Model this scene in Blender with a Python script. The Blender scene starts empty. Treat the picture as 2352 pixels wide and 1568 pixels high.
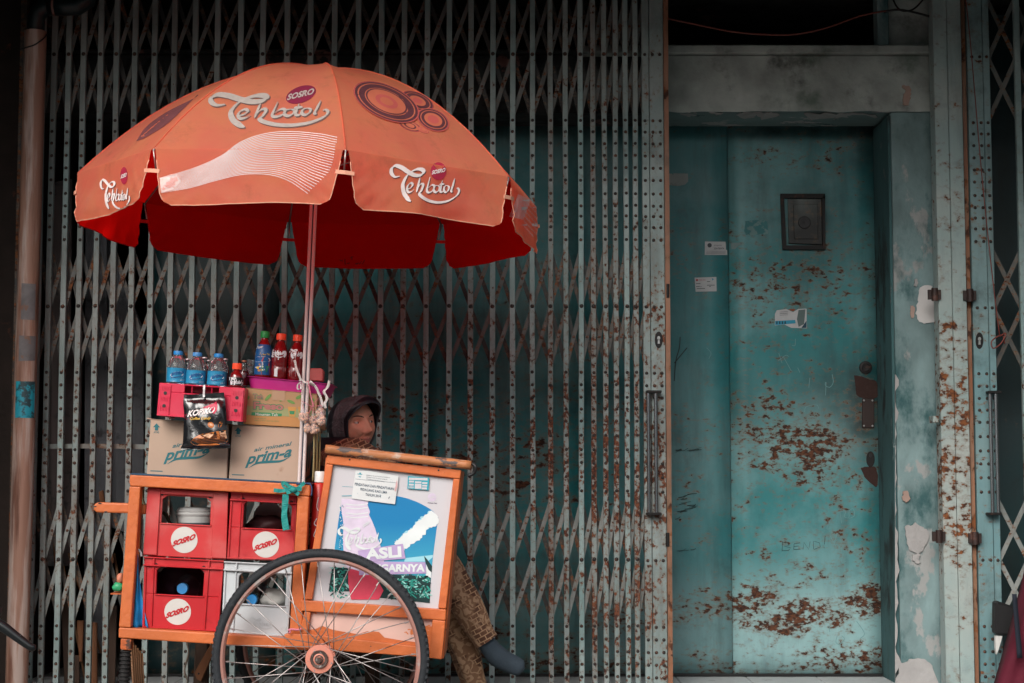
import bpy, bmesh, math, random
from mathutils import Vector, Matrix, noise
from mathutils.bvhtree import BVHTree
R = math.radians
rnd = random.Random(11)
sc = bpy.context.scene
# ------------------------------------------------------------------ camera, sky, sun, exposure
F = 3920.0; PITCH = R(4.6); ZC = 0.95
cd = bpy.data.cameras.new('camera'); cam = bpy.data.objects.new('camera', cd)
sc.collection.objects.link(cam); sc.camera = cam
cd.lens = 60; cd.sensor_width = 36; cd.clip_end = 2000
cam.location = (0, 0, ZC); cam.rotation_euler = (math.pi / 2 + PITCH, 0, 0)
w = bpy.data.worlds.new('World'); sc.world = w; w.use_nodes = True
wn = w.node_tree
sky = wn.nodes.new('ShaderNodeTexSky'); sky.sky_type = 'NISHITA'; sky.sun_disc = False
SUN_EL, SUN_ROT = R(36), R(200)
sky.sun_elevation = SUN_EL; sky.sun_rotation = SUN_ROT; sky.dust_density = 4.0; sky.air_density = 1.0; sky.ozone_density = 1.0
hs = wn.nodes.new('ShaderNodeHueSaturation'); hs.inputs['Saturation'].default_value = 0.35   # overcast: greyer than a clear sky
wn.links.new(sky.outputs[0], hs.inputs['Color'])
wn.links.new(hs.outputs[0], wn.nodes['Background'].inputs[0]); wn.nodes['Background'].inputs[1].default_value = 0.12
sd = bpy.data.lights.new('sun', 'SUN'); sd.energy = 1.5; sd.angle = R(40); sd.color = (1, 0.96, 0.9)
sun = bpy.data.objects.new('sun', sd); sc.collection.objects.link(sun)
# the soft sun stands behind the camera, a little to its left
az = R(-160); sv = Vector((math.cos(SUN_EL) * math.sin(az), math.cos(SUN_EL) * math.cos(az), math.sin(SUN_EL)))
sun.rotation_euler = (-sv).to_track_quat('-Z', 'Y').to_euler()
sc.view_settings.view_transform = 'Standard'; sc.view_settings.look = 'None'
sc.view_settings.exposure = 0.6; sc.view_settings.gamma = 1.0
sc.view_settings.use_curve_mapping = False
# ------------------------------------------------------------------ measuring and mesh helpers
cp, sp = math.cos(PITCH), math.sin(PITCH)
def ray(px, py):
    a = (px - 1176) / F; b = (784 - py) / F
    return Vector((a, cp - b * sp, sp + b * cp))
def P(px, py, Y):                                   # a point of the photograph at the distance Y
    d = ray(px, py); return Vector((0, 0, ZC)) + d * (Y / d.y)
def zoomer(x0, y0, s): return lambda x, y: ((x0 + x / s) / 1.694, (y0 + y / s) / 1.694)
zT = zoomer(550, 1250, 2.4125); zC = zoomer(350, 1800, 1.832); zK = zoomer(1150, 1500, 1.357)
zQ = zoomer(1250, 1750, 2.852); zU = zoomer(250, 200, 1.742); zV = zoomer(1150, 200, 1.742); zH = zoomer(1200, 1500, 4.48)
WL = {}
def link(o): sc.collection.objects.link(o)
def tag(o, label, cat=None, group=None, kind=None):
    if label: o['label'] = label
    if cat: o['category'] = cat
    if group: o['group'] = group
    if kind: o['kind'] = kind
    return o
def thing(name, label, cat, loc, group=None, kind=None):
    o = bpy.data.objects.new(name, None); link(o); o.empty_display_size = 0.05
    o.location = loc; WL[o] = Vector(loc); return tag(o, label, cat, group, kind)
class MB:
    def __init__(s): s.v = []; s.f = []; s.m = []
    def add(s, vs, fs, mi=0):
        n = len(s.v); s.v += [Vector(p) for p in vs]; s.f += [tuple(i + n for i in f) for f in fs]; s.m += [mi] * len(fs); return s
    def box(s, a, b, mi=0):
        (x0, y0, z0), (x1, y1, z1) = a, b
        vs = [(x, y, z) for x in (x0, x1) for y in (y0, y1) for z in (z0, z1)]
        return s.add(vs, [(0, 1, 3, 2), (4, 6, 7, 5), (0, 4, 5, 1), (2, 3, 7, 6), (0, 2, 6, 4), (1, 5, 7, 3)], mi)
    def prism(s, pts, d, mi=0, taper=1.0):
        pts = [Vector(p) for p in pts]; n = len(pts); d = Vector(d)
        c = sum(pts, Vector()) / n
        back = [c + (p - c) * taper + d for p in pts]
        nrm = Vector()
        for i in range(n): nrm += (pts[i] - c).cross(pts[(i + 1) % n] - c)
        if nrm.dot(d) > 0: pts = pts[::-1]; back = back[::-1]
        return s.add(pts + back, [tuple(range(n)), tuple(range(2 * n - 1, n - 1, -1))] + [(i, i + n, (i + 1) % n + n, (i + 1) % n)[::1] for i in range(n)], mi)
    def tube(s, path, r, n=8, caps=True, mi=0, squash=None):
        path = [Vector(p) for p in path]; m = len(path)
        rr = r if isinstance(r, (list, tuple)) else [r] * m
        t0 = (path[1] - path[0]).normalized()
        u = t0.orthogonal().normalized() if squash is None else (Vector(squash) - t0 * Vector(squash).dot(t0)).normalized()
        vs = []
        for i, p in enumerate(path):
            t = (path[min(i + 1, m - 1)] - path[max(i - 1, 0)]).normalized()
            u = (u - t * u.dot(t)).normalized(); w_ = t.cross(u)
            for k in range(n):
                a = 2 * math.pi * k / n
                vs.append(p + (u * math.cos(a) + w_ * math.sin(a)) * rr[i])
        fs = [(i * n + k, i * n + (k + 1) % n, (i + 1) * n + (k + 1) % n, (i + 1) * n + k) for i in range(m - 1) for k in range(n)]
        if caps: fs += [tuple(range(n - 1, -1, -1)), tuple(range((m - 1) * n, m * n))]
        return s.add(vs, fs, mi)
    def bar(s, path, wv, dv, mi=0):                 # rectangular section swept along a path; wv, dv half-size vectors
        wv = Vector(wv); dv = Vector(dv); vs = []; m = len(path)
        for p in path:
            p = Vector(p); vs += [p - wv - dv, p + wv - dv, p + wv + dv, p - wv + dv]
        fs = [(i * 4 + k, i * 4 + (k + 1) % 4, i * 4 + 4 + (k + 1) % 4, i * 4 + 4 + k) for i in range(m - 1) for k in range(4)]
        fs += [(3, 2, 1, 0), (m * 4 - 4, m * 4 - 3, m * 4 - 2, m * 4 - 1)]
        return s.add(vs, fs, mi)
    def lathe(s, prof, o, n=20, axis=None, mi=0, mis=None):
        o = Vector(o); q = Vector((0, 0, 1)).rotation_difference(Vector(axis)) if axis else None
        vs = []
        for r, z in prof:
            for k in range(n):
                a = 2 * math.pi * k / n; v = Vector((r * math.cos(a), r * math.sin(a), z))
                vs.append(o + (q @ v if q else v))
        for i in range(len(prof) - 1):
            pass
        n0 = len(s.v); s.v += vs
        for i in range(len(prof) - 1):
            for k in range(n):
                s.f.append((n0 + i * n + k, n0 + i * n + (k + 1) % n, n0 + (i + 1) * n + (k + 1) % n, n0 + (i + 1) * n + k)); s.m.append(mis[i] if mis else mi)
        if prof[0][0] > 1e-6: s.f.append(tuple(n0 + k for k in range(n - 1, -1, -1))); s.m.append(mi)
        if prof[-1][0] > 1e-6: s.f.append(tuple(n0 + (len(prof) - 1) * n + k for k in range(n))); s.m.append(mi)
        return s
    def dome(s, c, r, nrm=(0, -1, 0), n=6, h=0.6):
        nrm = Vector(nrm).normalized(); u = nrm.orthogonal().normalized(); w_ = nrm.cross(u); c = Vector(c); vs = []
        for rr, hh in ((1, 0), (0.75, 0.6 * h)):
            vs += [c + (u * math.cos(2 * math.pi * k / n) + w_ * math.sin(2 * math.pi * k / n)) * r * rr + nrm * r * hh for k in range(n)]
        vs.append(c + nrm * r * h)
        return s.add(vs, [(k, (k + 1) % n, n + (k + 1) % n, n + k) for k in range(n)] + [(n + k, n + (k + 1) % n, 2 * n) for k in range(n)])
    def poly2(s, pts, mp, mi=0):                    # flat printed polygon: photograph points through a mapper
        from mathutils.geometry import tessellate_polygon
        vs = [mp(*p) for p in pts]
        tri = tessellate_polygon([[Vector((p[0], -p[1], 0)) for p in pts]])
        out = []
        for t in tri:
            a, b, c = (pts[i] for i in t)
            if (b[0] - a[0]) * (c[1] - a[1]) - (b[1] - a[1]) * (c[0] - a[0]) > 0: t = t[::-1]
            out.append(tuple(t))
        return s.add(vs, out, mi)
    def stroke2(s, pts, wd, mp, mi=0, nib=None):    # printed brush stroke of varying width (photograph units)
        n = len(pts); L = []; Rr = []
        for i, p in enumerate(pts):
            a = pts[max(i - 1, 0)]; b = pts[min(i + 1, n - 1)]; dx, dy = b[0] - a[0], b[1] - a[1]; l = math.hypot(dx, dy) or 1
            wi = wd[i] if isinstance(wd, (list, tuple)) else wd
            if nib is not None: wi *= 0.28 + 0.72 * abs(math.sin(math.atan2(dy, dx) - nib))
            nx, ny = -dy / l * wi / 2, dx / l * wi / 2
            L.append((p[0] + nx, p[1] + ny)); Rr.append((p[0] - nx, p[1] - ny))
        vs = [mp(*q) for q in L] + [mp(*q) for q in Rr]
        return s.add(vs, [(i, n + i, n + i + 1, i + 1)[::-1] for i in range(n - 1)], mi)
    def build(s, name, mats, parent=None, smooth=False, bevel=0, sub=0, label=None, seg=1, solid=None, weld=False):
        if not isinstance(mats, (list, tuple)): mats = [mats]
        lo = Vector([min(p[i] for p in s.v) for i in range(3)]); hi = Vector([max(p[i] for p in s.v) for i in range(3)])
        c = (lo + hi) / 2
        me = bpy.data.meshes.new(name); me.from_pydata([p - c for p in s.v], [], s.f)
        for m in mats: me.materials.append(m)
        for i, p in enumerate(me.polygons): p.material_index = s.m[i] if i < len(s.m) else 0
        if weld:
            bm = bmesh.new(); bm.from_mesh(me); bmesh.ops.remove_doubles(bm, verts=bm.verts, dist=1e-5); bmesh.ops.recalc_face_normals(bm, faces=bm.faces); bm.to_mesh(me); bm.free()
        if smooth:
            me.polygons.foreach_set('use_smooth', [True] * len(me.polygons))
            if smooth != True: me.set_sharp_from_angle(angle=R(smooth))
        o = bpy.data.objects.new(name, me); link(o)
        WL[o] = c; o.location = c - (WL[parent] if parent else Vector())
        if parent: o.parent = parent
        if label: o['label'] = label
        if bevel:
            b = o.modifiers.new('b', 'BEVEL'); b.width = bevel; b.segments = seg; b.limit_method = 'ANGLE'; b.angle_limit = R(40)
        if sub:
            b = o.modifiers.new('s', 'SUBSURF'); b.levels = b.render_levels = sub
        if solid:
            b = o.modifiers.new('t', 'SOLIDIFY'); b.thickness = solid; b.offset = -1; b.material_offset = 1 if len(mats) > 1 else 0
        return o
def bez(*ps, n=10):                                 # smooth path (Catmull-Rom) through points of any dimension
    ps = [tuple(p) for p in ps]; out = []
    e = [tuple(2 * a - b for a, b in zip(ps[0], ps[1]))] + ps + [tuple(2 * a - b for a, b in zip(ps[-1], ps[-2]))]
    for i in range(1, len(e) - 2):
        for k in range(n):
            t = k / n
            out.append(tuple(0.5 * (2 * b + (c - a) * t + (2 * a - 5 * b + 4 * c - d) * t * t + (3 * b - a - 3 * c + d) * t ** 3) for a, b, c, d in zip(e[i - 1], e[i], e[i + 1], e[i + 2])))
    out.append(ps[-1]); return out
def ell(cx, cy, rx, ry, n=28, rot=0):
    c, s_ = math.cos(rot), math.sin(rot)
    return [(cx + rx * math.cos(a) * c - ry * math.sin(a) * s_, cy + rx * math.cos(a) * s_ + ry * math.sin(a) * c) for a in [2 * math.pi * k / n for k in range(n)]]
_gl = {}
def glyphs(text, shear=0.0, bold=0.0, spacing=1.0):
    k = (text, shear, bold, spacing)
    if k not in _gl:
        cu = bpy.data.curves.new('t', 'FONT'); cu.body = text; cu.shear = shear; cu.offset = bold; cu.space_character = spacing; cu.resolution_u = 3
        ob = bpy.data.objects.new('t', cu); link(ob); bpy.context.view_layer.update()
        me = bpy.data.meshes.new_from_object(ob.evaluated_get(bpy.context.evaluated_depsgraph_get()))
        vs = [(v.co.x, v.co.y) for v in me.vertices]; fs = [tuple(p.vertices) for p in me.polygons]
        bpy.data.objects.remove(ob); bpy.data.curves.remove(cu); bpy.data.meshes.remove(me)
        x0 = min(v[0] for v in vs); x1 = max(v[0] for v in vs); y0 = min(v[1] for v in vs); y1 = max(v[1] for v in vs)
        _gl[k] = ([((x - x0) / (x1 - x0), (y - y0) / (y1 - y0)) for x, y in vs], fs)
    return _gl[k]
def letter(mb, text, bl, br, tl, mp, mi=0, shear=0.0, bold=0.0, spacing=1.0):   # text filling the parallelogram bottom-left, bottom-right, top-left
    vs, fs = glyphs(text, shear, bold, spacing)
    out = [mp(bl[0] + u * (br[0] - bl[0]) + v * (tl[0] - bl[0]), bl[1] + u * (br[1] - bl[1]) + v * (tl[1] - bl[1])) for u, v in vs]
    return mb.add(out, fs, mi)
def plane(Y): return lambda x, y: P(x, y, Y)
def bil(q, u, v):                                   # quad TL TR BR BL
    a = [q[0][i] * (1 - u) + q[1][i] * u for i in (0, 1)]; b = [q[3][i] * (1 - u) + q[2][i] * u for i in (0, 1)]
    return (a[0] * (1 - v) + b[0] * v, a[1] * (1 - v) + b[1] * v)
def slab(mb, pts, Y, d, mi=0): return mb.prism([P(x, y, Y) for x, y in pts], (0, d, 0), mi)
# ------------------------------------------------------------------ materials
def nm(name):
    m = bpy.data.materials.new(name); m.use_nodes = True; return m, m.node_tree, m.node_tree.nodes['Principled BSDF']
def nd(nt, t, **kw):
    n = nt.nodes.new('ShaderNode' + t)
    for k, v in kw.items():
        if hasattr(n, k) and k not in ('Scale',): setattr(n, k, v)
        else: n.inputs[k].default_value = v
    return n
def mth(nt, op, a, b=None, c=None, clamp=False):
    n = nt.nodes.new('ShaderNodeMath'); n.operation = op; n.use_clamp = clamp
    for i, x in enumerate((a, b, c)):
        if x is None: continue
        if isinstance(x, (int, float)): n.inputs[i].default_value = x
        else: nt.links.new(x, n.inputs[i])
    return n.outputs[0]
def mixc(nt, fac, a, b, mode='MIX'):
    n = nt.nodes.new('ShaderNodeMix'); n.data_type = 'RGBA'; n.blend_type = mode
    for i, x in ((0, fac), (6, a), (7, b)):
        if isinstance(x, (int, float)): n.inputs[i].default_value = x
        elif isinstance(x, (tuple, list)): n.inputs[i].default_value = (*x[:3], 1)
        else: nt.links.new(x, n.inputs[i])
    return n.outputs[2]
def wpos(nt, scale=(1, 1, 1)):
    g = nt.nodes.new('ShaderNodeNewGeometry'); mp = nt.nodes.new('ShaderNodeMapping'); mp.inputs['Scale'].default_value = scale
    nt.links.new(g.outputs['Position'], mp.inputs['Vector']); return mp.outputs[0]
def noi(nt, vec, scale, detail=4, rough=0.55):
    n = nt.nodes.new('ShaderNodeTexNoise'); n.inputs['Scale'].default_value = scale; n.inputs['Detail'].default_value = detail; n.inputs['Roughness'].default_value = rough
    nt.links.new(vec, n.inputs['Vector']); return n.outputs['Fac']
def stepr(nt, x, a, b):
    n = nt.nodes.new('ShaderNodeMapRange'); n.interpolation_type = 'SMOOTHSTEP'; n.inputs[1].default_value = a; n.inputs[2].default_value = b
    nt.links.new(x, n.inputs[0]); return n.outputs[0]
def ramp(nt, x, stops):
    n = nt.nodes.new('ShaderNodeValToRGB'); cr = n.color_ramp
    while len(cr.elements) < len(stops): cr.elements.new(0.5)
    for e, (p, v) in zip(cr.elements, stops): e.position = p; e.color = (v, v, v, 1)
    nt.links.new(x, n.inputs[0]); return n.outputs[0]
def bump(nt, bs, h, strength, dist=0.01):
    b = nt.nodes.new('ShaderNodeBump'); b.inputs['Strength'].default_value = strength; b.inputs['Distance'].default_value = dist
    nt.links.new(h, b.inputs['Height']); nt.links.new(b.outputs[0], bs.inputs['Normal'])
def mk(name, col, rough=0.6, metal=0.0, var=0.12, vs=6.0, bmp=0.0, bs_=60.0, c2=None, t2=(0.58, 0.66), s2=14.0, c3=None, t3=(0.6, 0.7), s3=4.0, stretch=(1, 1, 1), spec=0.4, coat=0):
    m, nt, b = nm(name); v = wpos(nt, stretch)
    n1 = noi(nt, v, vs, 5)
    k = mth(nt, 'MULTIPLY_ADD', n1, 4 * var, 1 - 2 * var)
    g = nt.nodes.new('ShaderNodeCombineColor')
    for i in range(3): nt.links.new(k, g.inputs[i])
    c = mixc(nt, 1.0, col, g.outputs[0], 'MULTIPLY')
    if c3: c = mixc(nt, stepr(nt, noi(nt, v, s3, 6, 0.6), *t3), c, c3)
    if c2: c = mixc(nt, stepr(nt, noi(nt, v, s2, 7, 0.65), *t2), c, c2)
    nt.links.new(c, b.inputs['Base Color'])
    b.inputs['Roughness'].default_value = rough; b.inputs['Metallic'].default_value = metal; b.inputs['Specular IOR Level'].default_value = spec
    if coat: b.inputs['Coat Weight'].default_value = coat; b.inputs['Coat Roughness'].default_value = 0.15
    if bmp: bump(nt, b, noi(nt, v, bs_, 5), bmp)
    return m
def steel(name, paint, paint2, thr=0.66, zr=None, xr=None, scale=26, stretch=(1, 1, 1.4), rough=0.45, fade=None, grime=0.25, rust=((0.20, 0.07, 0.025), (0.055, 0.022, 0.014)), soft=0.05, xspan=(-2.2, 2.2), blobs=(), soot_shade=(), indiv=0.0, tint=(0.20, 0.15, 0.13)):
    # painted sheet steel: faded paint, grime runs and rust that breaks out in spots and bands
    m, nt, b = nm(name); v = wpos(nt, stretch); v1 = wpos(nt); sep = nt.nodes.new('ShaderNodeSeparateXYZ'); nt.links.new(v1, sep.inputs[0])
    big = noi(nt, v1, 2.2, 6, 0.6); fine = noi(nt, v, scale, 8, 0.62); mid = noi(nt, v, scale * 0.22, 5)
    zz = mth(nt, 'DIVIDE', sep.outputs[2], 3.0); xx = stepr_lin(nt, sep.outputs[0], *xspan)
    wob = mth(nt, 'MULTIPLY_ADD', big, 0.16, -0.08)
    zz2 = mth(nt, 'ADD', zz, wob); xx2 = mth(nt, 'ADD', xx, wob)
    ff = stepr(nt, big, 0.35, 0.65)
    if fade: ff = mth(nt, 'ADD', mth(nt, 'MULTIPLY', ff, 0.45), ramp(nt, zz2, fade), clamp=True)
    c = mixc(nt, ff, paint, paint2)
    runs = noi(nt, wpos(nt, (3.5, 3.5, 0.5)), 3.0, 6, 0.65)
    c = mixc(nt, mth(nt, 'MULTIPLY', stepr(nt, runs, 0.45, 0.75), grime), c, (0.03, 0.035, 0.032))
    c = mixc(nt, mth(nt, 'MULTIPLY', stepr(nt, noi(nt, v1, 5.0, 7, 0.7), 0.5, 0.75), grime), c, (0.025, 0.03, 0.03))
    val = mth(nt, 'ADD', fine, mth(nt, 'MULTIPLY_ADD', mid, 0.5, -0.25))
    def spot(cx, cz, rx, rz):
        a = mth(nt, 'POWER', mth(nt, 'ABSOLUTE', mth(nt, 'MULTIPLY_ADD', sep.outputs[0], 1 / rx, -cx / rx)), 2.0); b_ = mth(nt, 'POWER', mth(nt, 'ABSOLUTE', mth(nt, 'MULTIPLY_ADD', sep.outputs[2], 1 / rz, -cz / rz)), 2.0)
        d = mth(nt, 'ADD', mth(nt, 'ADD', a, b_), mth(nt, 'MULTIPLY_ADD', mid, 1.6, -0.8))
        return mth(nt, 'POWER', 2.718, mth(nt, 'MULTIPLY', d, -1.0))
    for cx, cz, rx, rz, k in blobs: val = mth(nt, 'ADD', val, mth(nt, 'MULTIPLY', spot(cx, cz, rx, rz), k))
    for cx, cz, rx, rz, k in soot_shade: c = mixc(nt, mth(nt, 'MULTIPLY', spot(cx, cz, rx, rz), k, clamp=True), c, (0.012, 0.013, 0.012))  # soot stains and painted shade share these dark spots
    if indiv:
        oi = nt.nodes.new('ShaderNodeObjectInfo'); rn = oi.outputs['Random']
        c = mixc(nt, mth(nt, 'MULTIPLY', mth(nt, 'MULTIPLY', rn, mth(nt, 'MULTIPLY_ADD', noi(nt, wpos(nt, (1, 1, 0.6)), 3.0, 4), 1.6, -0.2), clamp=True), indiv), c, tint)
        val = mth(nt, 'ADD', val, mth(nt, 'MULTIPLY_ADD', rn, 0.10, -0.05))
    if zr: val = mth(nt, 'ADD', val, mth(nt, 'ADD', ramp(nt, zz2, [(p, 0.5 + q) for p, q in zr]), -0.5))
    if xr: val = mth(nt, 'ADD', val, mth(nt, 'ADD', ramp(nt, xx2, [(p, 0.5 + q) for p, q in xr]), -0.5))
    halo = stepr(nt, val, thr - 0.13, thr + 0.04); rf = stepr(nt, val, thr, thr + soft)
    c = mixc(nt, mth(nt, 'MULTIPLY', halo, 0.45), c, (0.17, 0.10, 0.055))
    rc = mixc(nt, stepr(nt, noi(nt, v, scale * 1.7, 4), 0.38, 0.62), rust[0], rust[1])
    c = mixc(nt, rf, c, rc)
    nt.links.new(c, b.inputs['Base Color'])
    nt.links.new(mth(nt, 'MULTIPLY_ADD', rf, 0.9 - rough, rough), b.inputs['Roughness'])
    b.inputs['Specular IOR Level'].default_value = 0.35
    bump(nt, b, mth(nt, 'ADD', mth(nt, 'MULTIPLY', rf, -0.6), mth(nt, 'MULTIPLY', mid, 0.5)), 0.35, 0.004)
    return m
def stepr_lin(nt, x, a, b):
    n = nt.nodes.new('ShaderNodeMapRange'); n.inputs[1].default_value = a; n.inputs[2].default_value = b; nt.links.new(x, n.inputs[0]); return n.outputs[0]
def glass(name, col, rough=0.05, ior=1.4):
    m, nt, b = nm(name); b.inputs['Base Color'].default_value = (*col, 1); b.inputs['Roughness'].default_value = rough
    b.inputs['Transmission Weight'].default_value = 1.0; b.inputs['IOR'].default_value = ior; return m
M = {}
M['black'] = mk('black_plastic', (0.012, 0.012, 0.013), 0.5)
M['void'] = mk('dark_room', (0.006, 0.007, 0.008), 0.9)
# ------------------------------------------------------------------ the setting
YG, YW, YD = 6.95, 7.10, 7.40                       # folding gate, wall face, steel door
ZS = P(1176, 1553, YD).z                            # top of the tiled step
M['street'] = mk('worn_concrete_road', (0.19, 0.185, 0.175), 0.9, var=0.25, vs=3, bmp=0.5, bs_=120)
M['tile'] = mk('white_floor_tile', (0.50, 0.52, 0.53), 0.3, var=0.1, vs=9, c2=(0.12, 0.11, 0.10), t2=(0.6, 0.75), s2=9)
M['conc'] = mk('step_concrete', (0.16, 0.155, 0.145), 0.9, var=0.2, bmp=0.3)
tag(MB().add([(-600, -600, 0), (600, -600, 0), (600, 600, 0), (-600, 600, 0)], [(0, 1, 2, 3)]).build('street', M['street']), 'grey concrete street in front of the shophouse', None, None, 'structure')
step = MB().box((-4.5, 6.75, 0.004), (4.5, 11, ZS - 0.006)).build('porch_floor', M['conc']); tag(step, 'low tiled step along the shop front', None, None, 'structure')
x = -2.6
while x < 2.6:
    for y0 in (6.77, 7.08):
        MB().box((x + 0.002, y0, ZS - 0.008), (x + 0.298, y0 + 0.306, ZS)).build('floor_tile', M['tile'], step, bevel=0.002)
    x += 0.3
# building
plaster = mk('plaster_grey_teal', (0.33, 0.36, 0.34), 0.85, var=0.45, vs=5.0, bmp=1.0, bs_=14, c2=(0.05, 0.05, 0.045), t2=(0.52, 0.72), s2=4, c3=(0.12, 0.155, 0.13), t3=(0.55, 0.68), s3=2.6)
plaster2 = mk('plaster_pilaster', (0.17, 0.25, 0.255), 0.8, var=0.42, vs=6.0, bmp=0.8, bs_=18, c2=(0.025, 0.085, 0.09), t2=(0.48, 0.66), s2=4.5, c3=(0.30, 0.31, 0.305), t3=(0.58, 0.62), s3=7, stretch=(1, 1, 0.6))
plaster3 = mk('plaster_reveal', (0.04, 0.10, 0.105), 0.8, var=0.25, vs=4.0, bmp=0.35, bs_=18, c2=(0.015, 0.02, 0.02), t2=(0.50, 0.62), s2=5, c3=(0.20, 0.24, 0.24), t3=(0.62, 0.65), s3=10, stretch=(1, 1, 0.5))
plasterd = mk('plaster_shade_dark', (0.035, 0.038, 0.038), 0.9, var=0.3, vs=5.0, bmp=0.5, bs_=16, c2=(0.16, 0.08, 0.07), t2=(0.60, 0.64), s2=4, c3=(0.015, 0.015, 0.015), t3=(0.5, 0.6), s3=7)  # shade over the left lintel is put into this dark plaster
soffit = mk('peeling_soffit', (0.15, 0.22, 0.22), 0.8, var=0.2, bmp=0.4, bs_=20, c2=(0.36, 0.36, 0.36), t2=(0.58, 0.60), s2=5, c3=(0.05, 0.10, 0.10), t3=(0.6, 0.63), s3=9, stretch=(0.6, 1, 1))
brick = mk('dark_brown_wall', (0.022, 0.014, 0.011), 0.9, var=0.3, vs=8, bmp=0.6, bs_=20, c2=(0.09, 0.03, 0.015), t2=(0.6, 0.68), s2=9)
bld = thing('shophouse', 'old shophouse front with part shade-toned plaster lintel and teal pilaster', 'building', (0, YW, ZS))
X = lambda px, Y, py=800: P(px, py, Y).x
Zp = lambda py, Y, px=1900: P(px, py, Y).z
def rough_block(name, a, b, mats, nx=24, nz=8, amp=0.006, seed=0):
    # a plastered block: lumpy front and underside, plain elsewhere
    (x0, y0, z0), (x1, y1, z1) = a, b
    mb = MB(); g = {}
    for i in range(nx + 1):
        for j in range(nz + 1):
            u = x0 + (x1 - x0) * i / nx; v = z0 + (z1 - z0) * j / nz
            d = noise.noise(Vector((u * 5 + seed, v * 5, seed))) * amp + noise.noise(Vector((u * 17, v * 17, seed))) * amp * 0.5
            e = noise.noise(Vector((u * 9, seed, 3))) * amp * 0.8 if j == 0 else 0
            g[i, j] = len(mb.v); mb.v.append(Vector((u, y0 + d, v + e)))
    for i in range(nx):
        for j in range(nz): mb.f.append((g[i, j], g[i + 1, j], g[i + 1, j + 1], g[i, j + 1])); mb.m.append(0)
    bk = len(mb.v); mb.v += [Vector((x0, y1, z0)), Vector((x1, y1, z0)), Vector((x1, y1, z1)), Vector((x0, y1, z1))]
    mb.f.append(tuple([bk + 1, bk] + [g[i, 0] for i in range(nx + 1)])[::-1]); mb.m.append(1 if len(mats) > 1 else 0)
    mb.f.append(tuple([g[i, nz] for i in range(nx + 1)] + [bk + 2, bk + 3])); mb.m.append(0)
    mb.f.append(tuple([bk] + [g[0, nz - j] for j in range(nz + 1)][::-1] + [bk + 3])[::-1]); mb.m.append(0)
    mb.f.append(tuple([bk + 1, bk + 2] + [g[nx, nz - j] for j in range(nz + 1)])[::-1]); mb.m.append(0)
    return mb.build(name, mats, bld, smooth=50)
zL0, zL1, zL2 = Zp(256, YW), Zp(128, YW), Zp(100, YW - 0.05)
xl = X(1500, YW); xr = X(2056, YW); xrr = X(2225, YW)
rough_block('lintel', (xl, YW, zL0), (xrr, 7.7, zL1), [plaster, soffit], 60, 14, 0.008, 1)
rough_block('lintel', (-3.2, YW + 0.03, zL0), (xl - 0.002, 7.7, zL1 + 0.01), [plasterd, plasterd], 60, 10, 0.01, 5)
MB().box((xl - 0.3, YW - 0.035, zL1 + 0.003), (xrr, 7.6, zL2)).build('ledge', plaster, bld, bevel=0.006)
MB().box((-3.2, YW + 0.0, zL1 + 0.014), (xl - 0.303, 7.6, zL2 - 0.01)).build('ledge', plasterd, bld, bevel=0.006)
rough_block('pilaster', (xr, YW, ZS), (xrr, 7.7, zL0 - 0.003), [plaster2, plaster2], 14, 70, 0.006, 9)
MB().box((xr - 0.012, YW + 0.012, ZS), (xr - 0.0005, YD + 0.2, zL0 - 0.014)).build('door_reveal', plaster3, bld)
xp0, xp1 = X(2022, YW + 0.05), X(2049, YW + 0.05)
MB().box((xp0, YW, zL2 + 0.002), (xp1, YW + 0.08, 3.036)).build('transom_post', plaster2, bld, bevel=0.004)
MB().box((xp1 + 0.002, YW + 0.04, zL2 + 0.002), (xrr, YW + 0.3, 3.036)).build('transom_panel', plaster, bld)
M['room'] = M['void']
MB().box((-4, 9.5, ZS), (4, 9.6, 3.036)).build('room_wall', M['void'], bld)
MB().box((-4.1, 7.8, ZS), (-4, 9.6, 3.036)).build('room_wall', M['void'], bld)
MB().box((4.0, 7.8, ZS), (4.1, 9.6, 3.036)).build('room_wall', M['void'], bld)
# upper storey, with an added overhang and side walls out of view
MB().box((-6, 4.75, 3.04), (6, 10, 3.5)).build('added_shade_slab', plasterd, bld)  # unseen slab added to shade the top of the wall
MB().box((-2.9, 5.5, 0.004), (-2.45, YW - 0.102, 3.038)).build('added_shade_wall', plasterd, bld)  # unseen side walls added to dim the left and right edges
MB().box((2.46, 5.0, 0.004), (2.9, YW - 0.002, 3.038)).build('added_shade_wall', plasterd, bld)
MB().box((-6, 6.6, 3.5), (6, 10, 6.5)).build('upper_wall', plaster, bld)
opp = thing('opposite_sky_block', 'unseen low block added across the street to cut low sky light', 'building', (0, -6, 0))  # added out of view to block light from the low sky
MB().box((-14, -10, 0.004), (14, -6, 3.8)).build('wall', plaster, opp)
MB().box((-14.2, -10.2, 3.8), (14.2, -5.6, 3.95)).build('roof', plasterd, opp)
# left pier
pier = MB().box((-4.0, YW - 0.1, 0.004), (X(42, YW - 0.1), 8.0, 3.036)).build('pier', brick, bld)
MB().box((X(30, YW - 0.14), YW - 0.14, 0.006), (X(44, YW - 0.14), YW - 0.105, 3.03)).build('corner_iron', steel('corner_iron_rust', (0.05, 0.03, 0.02), (0.03, 0.03, 0.03), 0.5), bld)
MB().box((X(2290, YW) + 0.45, YW, ZS), (4.0, 8.0, 3.036)).build('side_wall', plaster, bld)
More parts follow.
